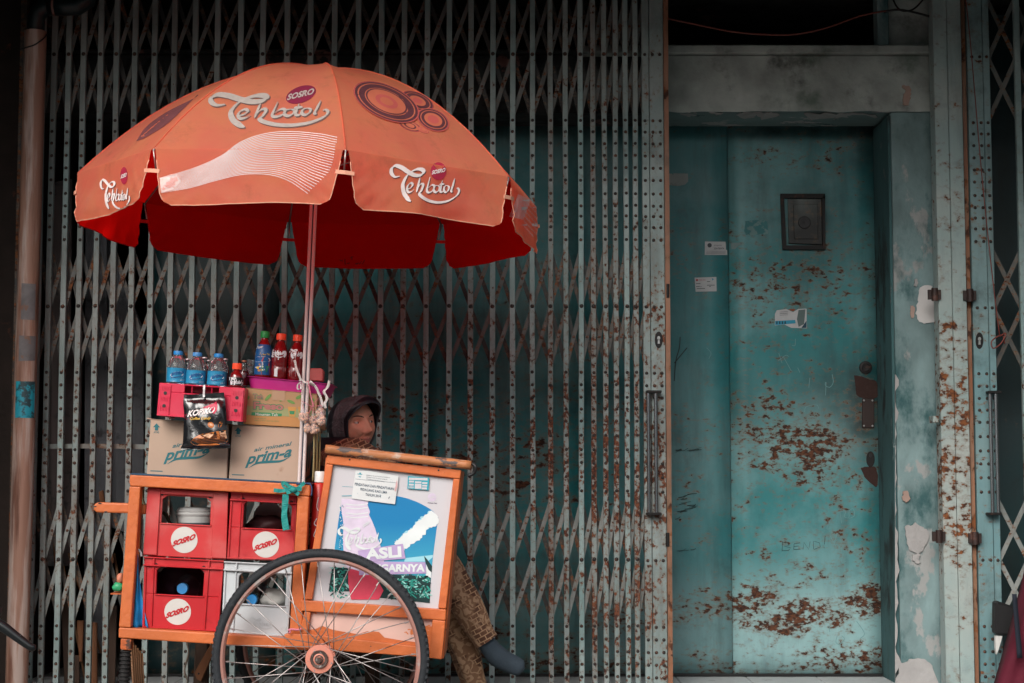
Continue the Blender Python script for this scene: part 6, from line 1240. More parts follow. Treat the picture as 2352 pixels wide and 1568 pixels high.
for s_ in (-1, 1):
    for j in range(nv + 1):
        for i in range(nu + 1):
            u, v = i / nu, j / nv; b_ = kbul(u, v)
            mb.v.append(P(*zT(*kq(u, v)), YK + (-b_ if s_ < 0 else 0.006 + max(0, b_) * 0.5)))
for s_ in (0, 1):
    o = s_ * (nv + 1) * (nu + 1)
    for j in range(nv):
        for i in range(nu): f = (o + j * (nu + 1) + i, o + (j + 1) * (nu + 1) + i, o + (j + 1) * (nu + 1) + i + 1, o + j * (nu + 1) + i + 1); mb.f.append(f if s_ == 0 else f[::-1]); mb.m.append(0)
bvk = BVHTree.FromPolygons([tuple(v) for v in mb.v], mb.f); ko = mb.build('bag_foil', foil, cbag, smooth=True)
k1, k2, k3 = hit(bvk, 0.0006), hit(bvk, 0.0013), hit(bvk, 0.002)
mb = MB(); redb = [(408, 905), (420, 870), (480, 840), (580, 805), (680, 768), (706, 752), (716, 790), (712, 830), (690, 865), (600, 872), (500, 890), (428, 920)]
mb.poly2([zT(*p) for p in redb], k1, 0); letter(mb, 'KOPIKO', zT(432, 898), zT(684, 858), zT(444, 838), k2, 1, shear=0.15, bold=0.035); letter(mb, 'Coffee Candy', zT(455, 932), zT(652, 926), zT(458, 900), k1, 2, shear=0.15, bold=0.03)
mb.build('lettering', [mk('candy_red', (0.45, 0.008, 0.05), 0.3), mk('candy_white', (0.75, 0.68, 0.66), 0.3), mk('candy_gold', (0.6, 0.36, 0.06), 0.3)], ko)
mb = MB(); caramel = mk('caramel_print', (0.42, 0.13, 0.03), 0.25); caram2 = mk('caramel_dark', (0.16, 0.045, 0.012), 0.25); cream = mk('cream_print', (0.60, 0.36, 0.22), 0.25)
sw_ = [(462, 1130), (500, 1090), (560, 1060), (640, 1045), (720, 1030), (800, 1028), (808, 1120), (760, 1150), (660, 1168), (540, 1165), (480, 1150)]
mb.poly2([zT(*p) for p in bez(*sw_, sw_[0], n=4)[:-1]], k1, 0)
for k in range(6): mb.stroke2([zT(*p) for p in bez((478 + k * 12, 1128 + k * 5 - 8), (560 + k * 6, 1088 + k * 12), (660, 1070 + k * 15), (790, 1060 + k * 13), n=6)], 1.5, k2, 1)
mb.poly2([zT(*p) for p in [(565, 1075), (630, 1045), (690, 1060), (645, 1105)]], k3, 1); mb.poly2([zT(*p) for p in [(575, 1072), (630, 1050), (680, 1062), (640, 1094)]], hit(bvk, 0.0026), 2)
mb.poly2([zT(*p) for p in ell(652, 972, 32, 26, 14, 0.6)], k1, 0); mb.poly2([zT(*p) for p in ell(655, 972, 20, 12, 10, 0.9)], k2, 2); mb.poly2([zT(*p) for p in ell(740, 968, 18, 30, 12, 0.3)], k1, 0); mb.poly2([zT(*p) for p in [(730, 1032), (790, 1030), (802, 1100), (745, 1080)]], k2, 2)
mb.build('candy_picture', [caramel, caram2, cream], ko)
mb = MB(); mb.bar([P(*zT(*p), Y_) for p, Y_ in (((590, 596), YF + 0.004), ((588, 640), YF - 0.002), ((586, 690), YK - 0.012), ((588, 712), YK - 0.014))], (0.0035, 0, 0.001), (0, 0.0008, 0)); mb.build('hanging_ribbon', mk('clear_ribbon', (0.45, 0.45, 0.46), 0.3), cbag)
# ------------------------------------------------------------------ ties, ribbons, snack bags, stalks
ribw = mk('white_raffia', (0.55, 0.52, 0.50), 0.5); ribp = mk('pink_raffia', (0.55, 0.16, 0.22), 0.5)
def ribbon(pts, w_px, m, name, label, cat='ribbon', Yd=None):
    p3 = [P(*zT(p[0], p[1]), p[2] if len(p) > 2 else YF + 0.08) for p in pts]; sm = bez(*p3, n=7); mb = MB(); hw = w_px / (2.4125 * 1.694) / F * 5.9 / 2; n = len(sm); L_ = []; R_ = []
    for i, p in enumerate(sm):
        t = (Vector(sm[min(i + 1, n - 1)]) - Vector(sm[max(i - 1, 0)])).normalized(); a_ = 0.9 * math.sin(i * 0.45); nrm_ = Vector((0, math.cos(a_), math.sin(a_))); s_ = t.cross(nrm_).normalized() * hw; L_.append(Vector(p) + s_); R_.append(Vector(p) - s_)
    mb.add(L_ + R_, [(i, n + i, n + i + 1, i + 1) for i in range(n - 1)]); return tag(mb.build(name, m, smooth=True, solid=0.0006), label, cat)
Yq = 5.862
ribbon([(1440, 362, Yq), (1455, 440, Yq), (1478, 500, Yq - 0.02), (1500, 560, Yq - 0.02)], 22, ribw, 'raffia_ribbon', 'frayed white raffia end sticking up left of the parasol pole')
ribbon([(1480, 548, Yq - 0.01), (1520, 562, Yq - 0.02), (1570, 580, Yq - 0.02), (1620, 602, Yq)], 26, ribw, 'raffia_ribbon', 'white raffia wound round the parasol pole')
ribbon([(1498, 570, Yq - 0.02), (1466, 600, Yq - 0.02), (1470, 636, Yq - 0.02), (1495, 632, Yq - 0.02), (1496, 585, Yq - 0.02)], 14, ribw, 'raffia_loop', 'small loop of white raffia left of the pole')
ribbon([(1582, 560, Yq), (1640, 620, Yq), (1672, 690, Yq), (1690, 740, Yq), (1705, 800, Yq)], 24, ribw, 'raffia_ribbon', 'long white raffia tail hanging to the snack bags')
ribbon([(1765, 556, Yq), (1752, 610, Yq), (1715, 660, Yq), (1742, 720, Yq), (1722, 770, Yq), (1730, 815, Yq)], 26, ribw, 'raffia_ribbon', 'wavy white raffia tail at the right end of the tray')
ribbon([(1565, 560, Yq - 0.02), (1580, 640, Yq - 0.02), (1600, 740, Yq - 0.02), (1618, 800, Yq - 0.02)], 12, ribp, 'raffia_ribbon', 'thin pink raffia strand beside the pole')
nut = mk('caramel_nuts', (0.55, 0.30, 0.19), 0.45, var=0.2, vs=60); bagc = glass('thin_clear_bag', (0.9, 0.9, 0.92), 0.1, 1.1); bagc.node_tree.nodes['Principled BSDF'].inputs['Transmission Weight'].default_value = 0.0; bagc.node_tree.nodes['Principled BSDF'].inputs['Alpha'].default_value = 0.16
for i, (x, y, rx, ry, lbl) in enumerate([(1525, 895, 52, 58, 'left'), (1680, 860, 48, 48, 'top'), (1610, 930, 46, 46, 'middle'), (1690, 930, 46, 50, 'right'), (1555, 1005, 38, 46, 'lower left'), (1620, 1015, 56, 46, 'lower right')]):
    c0 = P(*zT(x, y), 5.85 + 0.012 * (i % 3)); s_ = 5.86 / F / (2.4125 * 1.694)
    r = thing('snack_bag', 'small clear bag of caramel nuts, %s in the hanging bunch' % lbl, 'snack bag', c0 - Vector((0, 0, ry * s_)), 'snack bags hanging on the pole')
    mb = MB()
    bm = bmesh.new(); bmesh.ops.create_icosphere(bm, subdivisions=1, radius=1.0)
    for k in range(26):
        d = Vector((rnd.gauss(0, 1), rnd.gauss(0, 0.8), rnd.gauss(0, 1))).normalized() * rnd.uniform(0.35, 0.85); cc = c0 + Vector((d.x * rx * s_, d.y * rx * s_ * 0.8, d.z * ry * s_)); rr_ = rnd.uniform(0.0045, 0.0068)
        mb.add([cc + v.co * rr_ for v in bm.verts], [tuple(v.index for v in f.verts) for f in bm.faces])
    bm.free(); mb.build('nuts', nut, r, smooth=True)['kind'] = 'stuff'
    bm = bmesh.new(); bmesh.ops.create_icosphere(bm, subdivisions=3, radius=1.0); mb = MB()
    for v in bm.verts:
        k = 1.05 + 0.12 * noise.noise(v.co * 2.5 + Vector((i, 0, 0))); p = Vector((v.co.x * rx * s_, v.co.y * rx * s_ * 0.9, v.co.z * ry * s_)) * k
        if v.co.z > 0.6: q = (v.co.z - 0.6) / 0.4; p.x *= 1 - 0.5 * q; p.z += 0.014 * q * q
        mb.v.append(c0 + p)
    mb.f = [tuple(v.index for v in f.verts) for f in bm.faces]; mb.m = [0] * len(mb.f); bm.free(); mb.build('bag_film', bagc, r, smooth=True)
    mb = MB(); t0 = c0 + Vector((0, 0, ry * s_ * 1.2)); mb.tube([t0, t0 + Vector((0.004 * (i - 2.5), -0.004, 0.03)), P(*zT(1600, 800), 5.855)], 0.0012, 5); mb.build('string', ribp, r)
st_m = mk('dry_stalk', (0.30, 0.24, 0.11), 0.7, var=0.2, vs=12, stretch=(6, 6, 0.6))
for i in range(5):
    mb = MB(); x0 = 1612 + i * 14; mb.tube(bez(P(*zT(x0 + 6, 690 + 30 * i), 5.90 + 0.01 * i), P(*zT(x0 + 4, 900), 5.89 + 0.01 * i), P(*zT(x0 + 8 - 8 * (i % 2), 1200), 5.89 + 0.01 * i), P(*zT(x0 - 4, 1500), 5.90 + 0.01 * i), n=6), 0.0026, 6); tag(mb.build('dry_stalk', st_m, smooth=True), 'dry yellowish stalk in the bundle hanging beside the right box', 'stalk', 'dry stalks beside the box')
gt = mk('green_cloth_tie', (0.01, 0.22, 0.20), 0.7, var=0.2, vs=30)
tie = thing('cloth_tie', 'turquoise cloth strip knotted round the cart post and pole', 'tie', P(*zC(1430, 190), YF - 0.02))
for nme, pts, wpx in (('wrap', [(1380, 138), (1420, 165), (1470, 185), (1510, 190)], 26), ('wrap', [(1310, 195), (1370, 200), (1430, 190), (1490, 225)], 28), ('wrap', [(1530, 140), (1490, 175), (1450, 195), (1400, 215)], 26), ('bow', [(1440, 180), (1400, 150), (1372, 138), (1380, 170), (1430, 195)], 18), ('tail', [(1395, 225), (1390, 300), (1385, 380), (1398, 480)], 46)):
    p3 = [P(*zC(*p), YF - 0.012 - (0.006 if nme != 'tail' else 0) ) for p in pts]; sm = bez(*p3, n=6); hw = wpx / (1.832 * 1.694) / F * 5.8 / 2; n = len(sm); A_ = []; B_ = []
    for i, p in enumerate(sm):
        t = (Vector(sm[min(i + 1, n - 1)]) - Vector(sm[max(i - 1, 0)])).normalized(); s_ = t.cross(Vector((0, 1, 0))).normalized() * hw * (0.92 + 0.08 * math.sin(i * 0.5)); w3 = Vector((0, 0.0015 * math.sin(i * 1.1), 0)); A_.append(Vector(p) + s_ + w3); B_.append(Vector(p) - s_ - w3)
    mb = MB(); mb.add(A_ + B_, [(i, n + i, n + i + 1, i + 1) for i in range(n - 1)]); mb.build(nme, gt, tie, solid=0.001)
mb = MB(); kc = P(*zC(1448, 192), YF - 0.022); bm = bmesh.new(); bmesh.ops.create_icosphere(bm, subdivisions=2, radius=1.0); mb.add([kc + Vector((v.co.x * 0.013, v.co.y * 0.008, v.co.z * 0.010)) * (1 + 0.25 * noise.noise(v.co * 3)) for v in bm.verts], [tuple(v.index for v in f.verts) for f in bm.faces]); bm.free(); mb.build('knot', gt, tie, smooth=True)
mb = MB(); mb.tube(bez(*[P(*zC(*p), YF - 0.004) for p in [(1470, 152), (1530, 146), (1572, 155), (1582, 190), (1578, 235)]], n=6), 0.0024, 6); mb.build('blue_cord', mk('blue_cord', (0.015, 0.05, 0.14), 0.6), tie, smooth=True)
# tall red bottle standing between frame and cabinet
rbp = P(*zK(108, 880), 5.90); rbt = P(*zK(132, 452), 5.90); hh = (rbt - rbp).length; axr = (rbt - rbp).normalized()
rbot = thing('soda_bottle', 'tall red bottle with white cap wedged between frame and cabinet', 'bottle', rbp)
lather([(0.02, 0), (0.023, 0.01), (0.023, hh * 0.84), (0.017, hh * 0.86)], rbp, 20, axr).build('bottle_body', mk('red_sleeve', (0.45, 0.02, 0.015), 0.35), rbot, smooth=True)
lather([(0.019, hh * 0.865), (0.0195, hh * 0.985), (0.017, hh), (0, hh)], rbp, 20, axr).build('cap', ceram, rbot, smooth=40)
mb = MB(); mb.stroke2([zK(*p) for p in bez((112, 700), (98, 730), (112, 745), (96, 790), (104, 800), n=5)], 2.0, plane(5.874)); mb.stroke2([zK(*p) for p in bez((120, 590), (112, 640), (120, 660), n=5)], 1.6, plane(5.874)); mb.build('lettering', lwhite, rbot)
# pink tie on the spokes side
mb = MB(); mb.tube(bez(*[P(*zB(*p), YF - 0.02) for p in [(436, 200), (460, 192), (500, 196), (536, 190)]], n=5), 0.004, 6); mb.tube(bez(*[P(*zB(*p), YF - 0.022) for p in [(440, 190), (450, 212), (438, 222)]], n=4), 0.003, 6); tag(mb.build('string_tie', ribp, smooth=True), 'pink string tied round the cart post behind the wheel', 'tie')
# ------------------------------------------------------------------ strangers at the picture edges
hb = thing('motorbike_lever', 'black brake lever of a motorbike reaching in at lower left', 'lever', P(0, 1470, 5.6))
zL = zoomer(0, 2350, 2.352)
blk = mk('black_lever_paint', (0.006, 0.008, 0.009), 0.3, var=0.2, c2=(0.2, 0.22, 0.22), t2=(0.68, 0.7), s2=50)
pth = bez(*[P(*zL(*p), 5.45) for p in [(-160, 130), (-40, 170), (40, 215), (120, 275), (200, 335), (270, 385), (300, 398)]], n=6); n = len(pth)
mb = MB(); mb.tube(pth, [0.019 - 0.008 * k / (n - 1) for k in range(n)], 14); mb.dome(pth[-1], 0.012, (0.7, -0.6, -0.3), 10, 0.9); mb.build('lever_blade', blk, hb, smooth=True)
mb = MB(); mb.tube([P(*zL(-260, 40), 5.47), P(*zL(-60, 60), 5.5), P(*zL(10, 64), 5.5)], 0.014, 14); mb.build('grip', M['black'], hb, smooth=True)
mb = MB(); mb.tube([P(*zL(-160, 60), 5.48), P(*zL(-160, 130), 5.45)], 0.013, 10); mb.build('lever_mount', mdk, hb, smooth=True)
# hanging jacket at lower right
zM = zoomer(3700, 2200, 3.44)
jk = thing('jacket', 'maroon jacket with a dark strap hanging at the lower right edge', 'jacket', P(*zM(1100, 1568), 6.6))
mar = mk('maroon_cloth', (0.085, 0.004, 0.016), 0.85, var=0.2, vs=6, bmp=0.2); nav = mk('navy_cloth', (0.008, 0.012, 0.022), 0.85)
mb = MB(); nn = 24; vs = []
for i in range(nn + 1):
    t = i / nn; y_ = -60 + 1760 * t; xl_ = 985 - 120 * min(1, t * 3) - 330 * max(0, t - 0.2) / 0.8 * 1.0 + 18 * math.sin(t * 9); xl_ = 1010 - 470 * t ** 1.05
    for j in range(15): u = j / 14; x_ = xl_ + (1700 - xl_) * u; vs.append(P(*zM(x_, y_), 6.62 - 0.10 * math.sin(math.pi * min(1, u * 1.2)) + 0.02 * math.sin(u * 14 + t * 4) + 0.015 * noise.noise(Vector((u * 5, t * 5, 1)))))
mb.add(vs, [(i * 15 + j, (i + 1) * 15 + j, (i + 1) * 15 + j + 1, i * 15 + j + 1) for i in range(nn) for j in range(14)]); mb.build('cloth', mar, jk, smooth=True, solid=0.006)
mb = MB(); sp_ = []
for y_ in range(380, 1241, 86): t = (y_ - 380) / 860; sp_.append((820 + 70 * t, y_, 880 + 80 * t))
mb.add([P(*zM(a_, y_), 6.50) for a_, y_, b_ in sp_] + [P(*zM(b_, y_), 6.50) for a_, y_, b_ in sp_], [(i, len(sp_) + i, len(sp_) + i + 1, i + 1)[::-1] for i in range(len(sp_) - 1)]); mb.build('strap', nav, jk, smooth=True, solid=0.004)
mb = MB(); slab(mb, [zM(600, 465), zM(880, 560), zM(880, 945), zM(596, 935)], 6.85, 0.06); tag(mb.build('black_bag', M['black'], bevel=0.01), 'black bag hanging behind the maroon jacket', 'bag')
mb = MB(); slab(mb, [zM(596, 940), zM(690, 945), zM(640, 1120), zM(610, 1190), zM(598, 1100)], 6.86, 0.02); tag(mb.build('white_cloth', ceram), 'scrap of white cloth below the black bag', 'cloth')
# ------------------------------------------------------------------ the vendor sitting behind the cart
def batik():
    m, nt, b = nm('batik_cloth'); v = wpos(nt); mp = nt.nodes.new('ShaderNodeMapping'); mp.inputs['Rotation'].default_value = (R(90), 0, R(0)); nt.links.new(v, mp.inputs['Vector'])
    mp2 = nt.nodes.new('ShaderNodeMapping'); mp2.inputs['Rotation'].default_value = (0, 0, R(28)); nt.links.new(mp.outputs[0], mp2.inputs['Vector'])
    br = nt.nodes.new('ShaderNodeTexBrick'); br.inputs['Scale'].default_value = 18; br.inputs['Mortar Size'].default_value = 0.035; br.inputs['Color1'].default_value = (0.11, 0.042, 0.022, 1); br.inputs['Color2'].default_value = (0.17, 0.075, 0.04, 1); br.inputs['Mortar'].default_value = (0.50, 0.31, 0.18, 1); br.inputs['Brick Width'].default_value = 0.5; br.inputs['Row Height'].default_value = 0.32
    nt.links.new(mp2.outputs[0], br.inputs['Vector'])
    wv = nt.nodes.new('ShaderNodeTexWave'); wv.wave_type = 'RINGS'; wv.inputs['Scale'].default_value = 13; wv.inputs['Distortion'].default_value = 14; wv.inputs['Detail'].default_value = 1.5; wv.inputs['Detail Scale'].default_value = 2.2; nt.links.new(v, wv.inputs['Vector'])
    sw = mixc(nt, stepr(nt, wv.outputs['Fac'], 0.3, 0.7), (0.27, 0.14, 0.075), (0.48, 0.30, 0.18))
    c = mixc(nt, stepr(nt, noi(nt, v, 9, 2), 0.46, 0.52), br.outputs['Color'], sw)
    nt.links.new(c, b.inputs['Base Color']); b.inputs['Roughness'].default_value = 0.85; b.inputs['Sheen Weight'].default_value = 0.1
    bump(nt, b, noi(nt, v, 14, 3), 0.3, 0.01); return m
M['batik'] = batik()
M['skin'] = mk('skin_tan', (0.74, 0.34, 0.23), 0.5, var=0.14, vs=18, c3=(0.76, 0.31, 0.21), t3=(0.45, 0.65), s3=14, bmp=0.25, bs_=90)
M['lip'] = mk('lips', (0.56, 0.20, 0.16), 0.45); M['brow'] = mk('brow_hair', (0.03, 0.015, 0.012), 0.8)
M['scarf'] = mk('black_scarf', (0.012, 0.010, 0.016), 0.5, var=0.2, vs=10, spec=0.5); M['band'] = mk('charcoal_scarf_band', (0.095, 0.08, 0.09), 0.8, var=0.2, vs=60, bmp=0.8, bs_=110)
M['sock'] = mk('slate_sock', (0.045, 0.065, 0.085), 0.9, var=0.12, vs=30, bmp=0.2, bs_=200)
HC = P(812, 972, 6.55); a_ = R(39); rl = R(7)
hf = Vector((math.sin(a_), -math.cos(a_), 0.05)).normalized(); hl = Vector((0, 0, 1)).cross(hf).normalized(); hu = hf.cross(hl)
# roll: chin swings to the right of the picture
hu2 = (hu * math.cos(rl) - Vector((1, 0, 0)) * math.sin(rl)); hu2 = (hu2 - hf * hu2.dot(hf)).normalized(); hl = hu2.cross(hf); hu = hu2
def H3(x, y, z): return HC + hf * x + hl * y + hu * z
pers = thing('person', 'person in black headscarf and brown batik sitting behind the cart, looking right', 'person', (-0.55, 6.55, 0.002))
# body: one skinned skeleton, head shape merged into the same mesh
J = {'pel': (-0.66, 6.58, 0.44), 'sp': (-0.66, 6.58, 0.62), 'ch': (-0.62, 6.57, 0.84), 'nk': (-0.615, 6.56, 1.0), 'hd': tuple(H3(-0.01, 0, -0.05)),
     'sn': (-0.60, 6.42, 0.985), 'en': (-0.50, 6.40, 0.84), 'wn': (-0.42, 6.50, 0.74), 'sf': (-0.62, 6.72, 0.95), 'ef': (-0.54, 6.74, 0.76), 'wf': (-0.42, 6.60, 0.72),
     'hn': (-0.62, 6.50, 0.43), 'kn': (-0.255, 6.49, 0.66), 'an': (-0.105, 6.485, 0.345), 'tn': (0.03, 6.47, 0.235), 'hfr': (-0.62, 6.66, 0.43), 'kf': (-0.24, 6.60, 0.56), 'af': (-0.125, 6.60, 0.12), 'tf': (0.0, 6.60, 0.06)}
E = [('pel', 'sp'), ('sp', 'ch'), ('ch', 'nk'), ('nk', 'hd'), ('ch', 'sn'), ('sn', 'en'), ('en', 'wn'), ('ch', 'sf'), ('sf', 'ef'), ('ef', 'wf'), ('pel', 'hn'), ('hn', 'kn'), ('kn', 'an'), ('an', 'tn'), ('pel', 'hfr'), ('hfr', 'kf'), ('kf', 'af'), ('af', 'tf')]
RAD = {'pel': 0.13, 'sp': 0.115, 'ch': 0.12, 'nk': 0.05, 'hd': 0.05, 'sn': 0.052, 'en': 0.036, 'wn': 0.026, 'sf': 0.052, 'ef': 0.036, 'wf': 0.026, 'hn': 0.085, 'kn': 0.048, 'an': 0.030, 'tn': 0.028, 'hfr': 0.085, 'kf': 0.048, 'af': 0.03, 'tf': 0.028}
# hands: palm and five fingers resting on the knee
for s_, wr, yd in (('n', 'wn', 1), ('f', 'wf', -1)):
    wv_ = Vector(J[wr]); fw = (Vector(J['kn']) - wv_).normalized(); fw = Vector((0.82, 0.1 * yd, -0.5)).normalized(); sdv = Vector((0, yd, 0)); pal = wv_ + fw * 0.05
    J['p' + s_] = tuple(pal); RAD['p' + s_] = 0.026; E.append((wr, 'p' + s_))
    for k, (off, ln) in enumerate(((-0.03, 0.065), (-0.01, 0.075), (0.01, 0.07), (0.028, 0.055))):
        b0 = pal + sdv * off * 0.9 + fw * 0.035; m0 = b0 + fw * ln * 0.5 + Vector((0, 0, -0.004)); t0 = m0 + (fw + Vector((-0.1, 0, -0.7))).normalized() * ln * 0.5
        for nm_, q_, r_ in (('a', b0, 0.0095), ('b', m0, 0.0085), ('c', t0, 0.0075)): J['%s%d%s' % (s_, k, nm_)] = tuple(q_); RAD['%s%d%s' % (s_, k, nm_)] = r_
        E += [('p' + s_, '%s%da' % (s_, k)), ('%s%da' % (s_, k), '%s%db' % (s_, k)), ('%s%db' % (s_, k), '%s%dc' % (s_, k))]
    b0 = wv_ + fw * 0.03 - sdv * 0.03; t0 = b0 + (fw * 0.7 - sdv * 0.6).normalized() * 0.05
    J[s_ + 'ta'] = tuple(b0); J[s_ + 'tb'] = tuple(t0); RAD[s_ + 'ta'] = 0.011; RAD[s_ + 'tb'] = 0.009; E += [('p' + s_, s_ + 'ta'), (s_ + 'ta', s_ + 'tb')]
names = list(J); me = bpy.data.meshes.new('skel'); me.from_pydata([J[n] for n in names], [(names.index(a), names.index(b)) for a, b in E], [])
ob = bpy.data.objects.new('skel', me); link(ob); md = ob.modifiers.new('skin', 'SKIN'); md.use_smooth_shade = True
for i, n in enumerate(names): v_ = me.skin_vertices[0].data[i]; v_.radius = (RAD[n], RAD[n]); v_.use_root = n == 'pel'
sb = ob.modifiers.new('sub', 'SUBSURF'); sb.levels = sb.render_levels = 1
bpy.context.view_layer.update(); me2 = bpy.data.meshes.new_from_object(ob.evaluated_get(bpy.context.evaluated_depsgraph_get()))
body = MB(); body.add([v.co.copy() for v in me2.vertices], [tuple(p.vertices) for p in me2.polygons]); bpy.data.objects.remove(ob)
def gs(y, z, y0, z0, sy, sz): return math.exp(-((y - y0) / sy) ** 2 - ((z - z0) / sz) ** 2)
hv = []; hfc = []; hm = []; NA, NB = 84, 72; loc = []
for i in range(NA + 1):
    al = math.pi * (i / NA) ** 1.25
    for j in range(NB):
        be = 2 * math.pi * j / NB; d = Vector((math.cos(al), math.sin(al) * math.sin(be), math.sin(al) * math.cos(be)))
        z = d.z * (0.098 if d.z > 0 else 0.112); k = max(0, -d.z)
        y = d.y * 0.073 * (1 - 0.30 * k ** 1.6); x = d.x * (0.092 if d.x > 0 else 0.098)
        if d.x > 0:
            x += 0.016 * k * d.x ** 0.5 * (1 - 0.3 * k)
            for s_ in (-1, 1):
                x += -0.0145 * gs(y, z, s_ * 0.031, 0.0, 0.017, 0.0115) + 0.0045 * gs(y, z, s_ * 0.03, 0.021, 0.02, 0.007) + 0.006 * gs(y, z, s_ * 0.043, -0.030, 0.02, 0.018) + 0.0085 * gs(y, z, s_ * 0.0135, -0.042, 0.0075, 0.0075) - 0.004 * gs(y, z, s_ * 0.026, -0.06, 0.006, 0.016)
            for s_ in (-1, 1): x += -0.0028 * gs(y, z, s_ * 0.033, -0.0165, 0.014, 0.0022) - 0.0035 * math.exp(-((abs(y) - 0.019 - 0.45 * (-0.045 - z)) / 0.0025) ** 2) * (1 if -0.075 < z < -0.043 else 0) 
            x += 0.0245 * gs(y, z, 0, -0.036, 0.0105, 0.012) + 0.015 * gs(y, z, 0, -0.014, 0.0085, 0.02) + 0.0065 * gs(y, z, 0, -0.0655, 0.02, 0.0048) + 0.0085 * gs(y, z, 0, -0.0775, 0.017, 0.0055) - 0.0035 * gs(y, z, 0, -0.0712, 0.022, 0.002) + 0.008 * gs(y, z, 0, -0.102, 0.016, 0.012) - 0.004 * gs(y, z, 0, -0.056, 0.004, 0.005)
        loc.append((x, y, z)); hv.append(H3(x, y, z))
for i in range(NA):
    for j in range(NB):
        f = (i * NB + j, i * NB + (j + 1) % NB, (i + 1) * NB + (j + 1) % NB, (i + 1) * NB + j)
        y = sum(loc[q][1] for q in f) / 4; z = sum(loc[q][2] for q in f) / 4; x = sum(loc[q][0] for q in f) / 4; mi = 0
        if x > 0.04:
            if (y / 0.024) ** 2 + ((z + 0.0715) / (0.0115 - 0.10 * abs(y) * 0.5)) ** 2 < 1: mi = 1
            for s_ in (-1, 1):
                t = (y * s_ - 0.012) / 0.038
                if 0 < t < 1 and abs(z - (0.0185 + 0.006 * math.sin(t * 2.4))) < -1: mi = 2
        hfc.append(f[::-1]); hm.append(mi)
n0 = len(body.v); body.v += hv; body.f += [tuple(q + n0 for q in f) for f in hfc]; body.m += hm
bo = body.build('body', [M['skin'], M['lip'], M['brow']], pers, smooth=True)
ew = mk('eye_white', (0.62, 0.55, 0.52), 0.25); ei = mk('iris_dark', (0.012, 0.007, 0.006), 0.15)
for s_ in (-1, 1):
    mb = MB(); c0 = Vector((0.0625, s_ * 0.031, -0.0005)); gz = Vector((1, 0.45, 0.02)).normalized(); bm = bmesh.new(); bmesh.ops.create_uvsphere(bm, u_segments=20, v_segments=14, radius=0.0122)
    mb.v = [H3(*(c0 + v.co)) for v in bm.verts]; bm.verts.ensure_lookup_table()
    for f in bm.faces: mb.f.append(tuple(v.index for v in f.verts)); mb.m.append(1 if f.calc_center_median().normalized().dot(gz) > 0.86 else 0)
    bm.free(); mb.build('eye', [ew, ei], pers, smooth=True)
    mb = MB()                                           # lids: upper and lower folds over the eyeball
    for up_, th in ((0.0056, 0.0016), (-0.0062, 0.0011)):
        mb.tube([H3(*(c0 + Vector((math.sqrt(max(1e-6, 0.0133 ** 2 - t * t - (up_ * (1 - (t / 0.0145) ** 2)) ** 2)), t, up_ * (1 - (t / 0.0145) ** 2))))) for t in [-0.0128 + 0.0256 * k / 10 for k in range(11)]], th, 8)
    mb.build('eyelids', M['skin'], pers, smooth=True)
hb_ = BVHTree.FromPolygons([tuple(v) for v in hv], hfc)
for s_ in (-1, 1):
    mb = MB(); L_ = []; R_ = []
    for k in range(13):
        t = k / 12; y_ = s_ * (0.012 + 0.036 * t); z_ = 0.017 + 0.007 * math.sin(t * 2.3); w_ = 0.0026 * math.sin(math.pi * (0.15 + 0.8 * t)) ** 0.7
        for lst, dz in ((L_, w_), (R_, -w_)): h_ = hb_.ray_cast(H3(0.2, y_, z_ + dz), -hf); lst.append(h_[0] + hf * 0.0008)
    mb.add(L_ + R_, [(i, 13 + i, 14 + i, i + 1) for i in range(12)]); mb.build('eyebrow', M['brow'], pers, smooth=True)
# scarf with a stiff peak
mb = MB(); NR, NC = 26, 56; rim = []
for j in range(NC):
    be = 2 * math.pi * j / NC; cb_, sb_ = math.cos(be), math.sin(be)
    rim.append(Vector((0.066 + (0.070 * cb_ if cb_ > 0 else 0.05 * cb_), 0.069 * sb_ * (1 if cb_ > 0 else 1 + 0.05 * cb_), 0.012 + (0.058 * cb_ if cb_ > 0 else 0.122 * cb_))))
bp = Vector((-1, 0, -0.25)).normalized()
def srad(d): 
    az_ = 0.103 if d.z > 0 else 0.15
    return 1 / math.sqrt((d.x / (0.118 if d.x < 0 else 0.108)) ** 2 + (d.y / 0.094) ** 2 + (d.z / az_) ** 2)
for i in range(NR + 1):
    t = i / NR
    for j in range(NC):
        r0 = rim[j]; d0 = r0.normalized(); d = d0.slerp(bp, t, d0) if d0.dot(bp) > -0.999 else d0
        w_ = min(1, t * 3.2); w_ = w_ * w_ * (3 - 2 * w_); rad_ = r0.length * (1 - w_) + srad(d) * w_
        fold = 0.0045 * math.sin(j * 2.1 + t * 7) * t * (1 if math.cos(2 * math.pi * j / NC) < 0.5 else 0.15)
        p = d * (rad_ + fold); mb.v.append(H3(*p))
for i in range(NR):
    for j in range(NC): mb.f.append((i * NC + j, i * NC + (j + 1) % NC, (i + 1) * NC + (j + 1) % NC, (i + 1) * NC + j)); mb.m.append(1 if 0.06 < i / NR < 0.36 and math.cos(2 * math.pi * j / NC) > -0.55 else 0)
mb.build('headscarf', [M['scarf'], M['band']], pers, smooth=True, weld=False).modifiers.new('t', 'SOLIDIFY').thickness = 0.004
mb = MB(); mb.tube([H3(*r_) for r_ in rim] + [H3(*rim[0])], 0.0032, 8); mb.build('scarf_hem', mk('scarf_hem', (0.035, 0.04, 0.05), 0.45), pers, smooth=True)
mb = MB(); nr, nc = 14, 40                               # drape over the shoulders
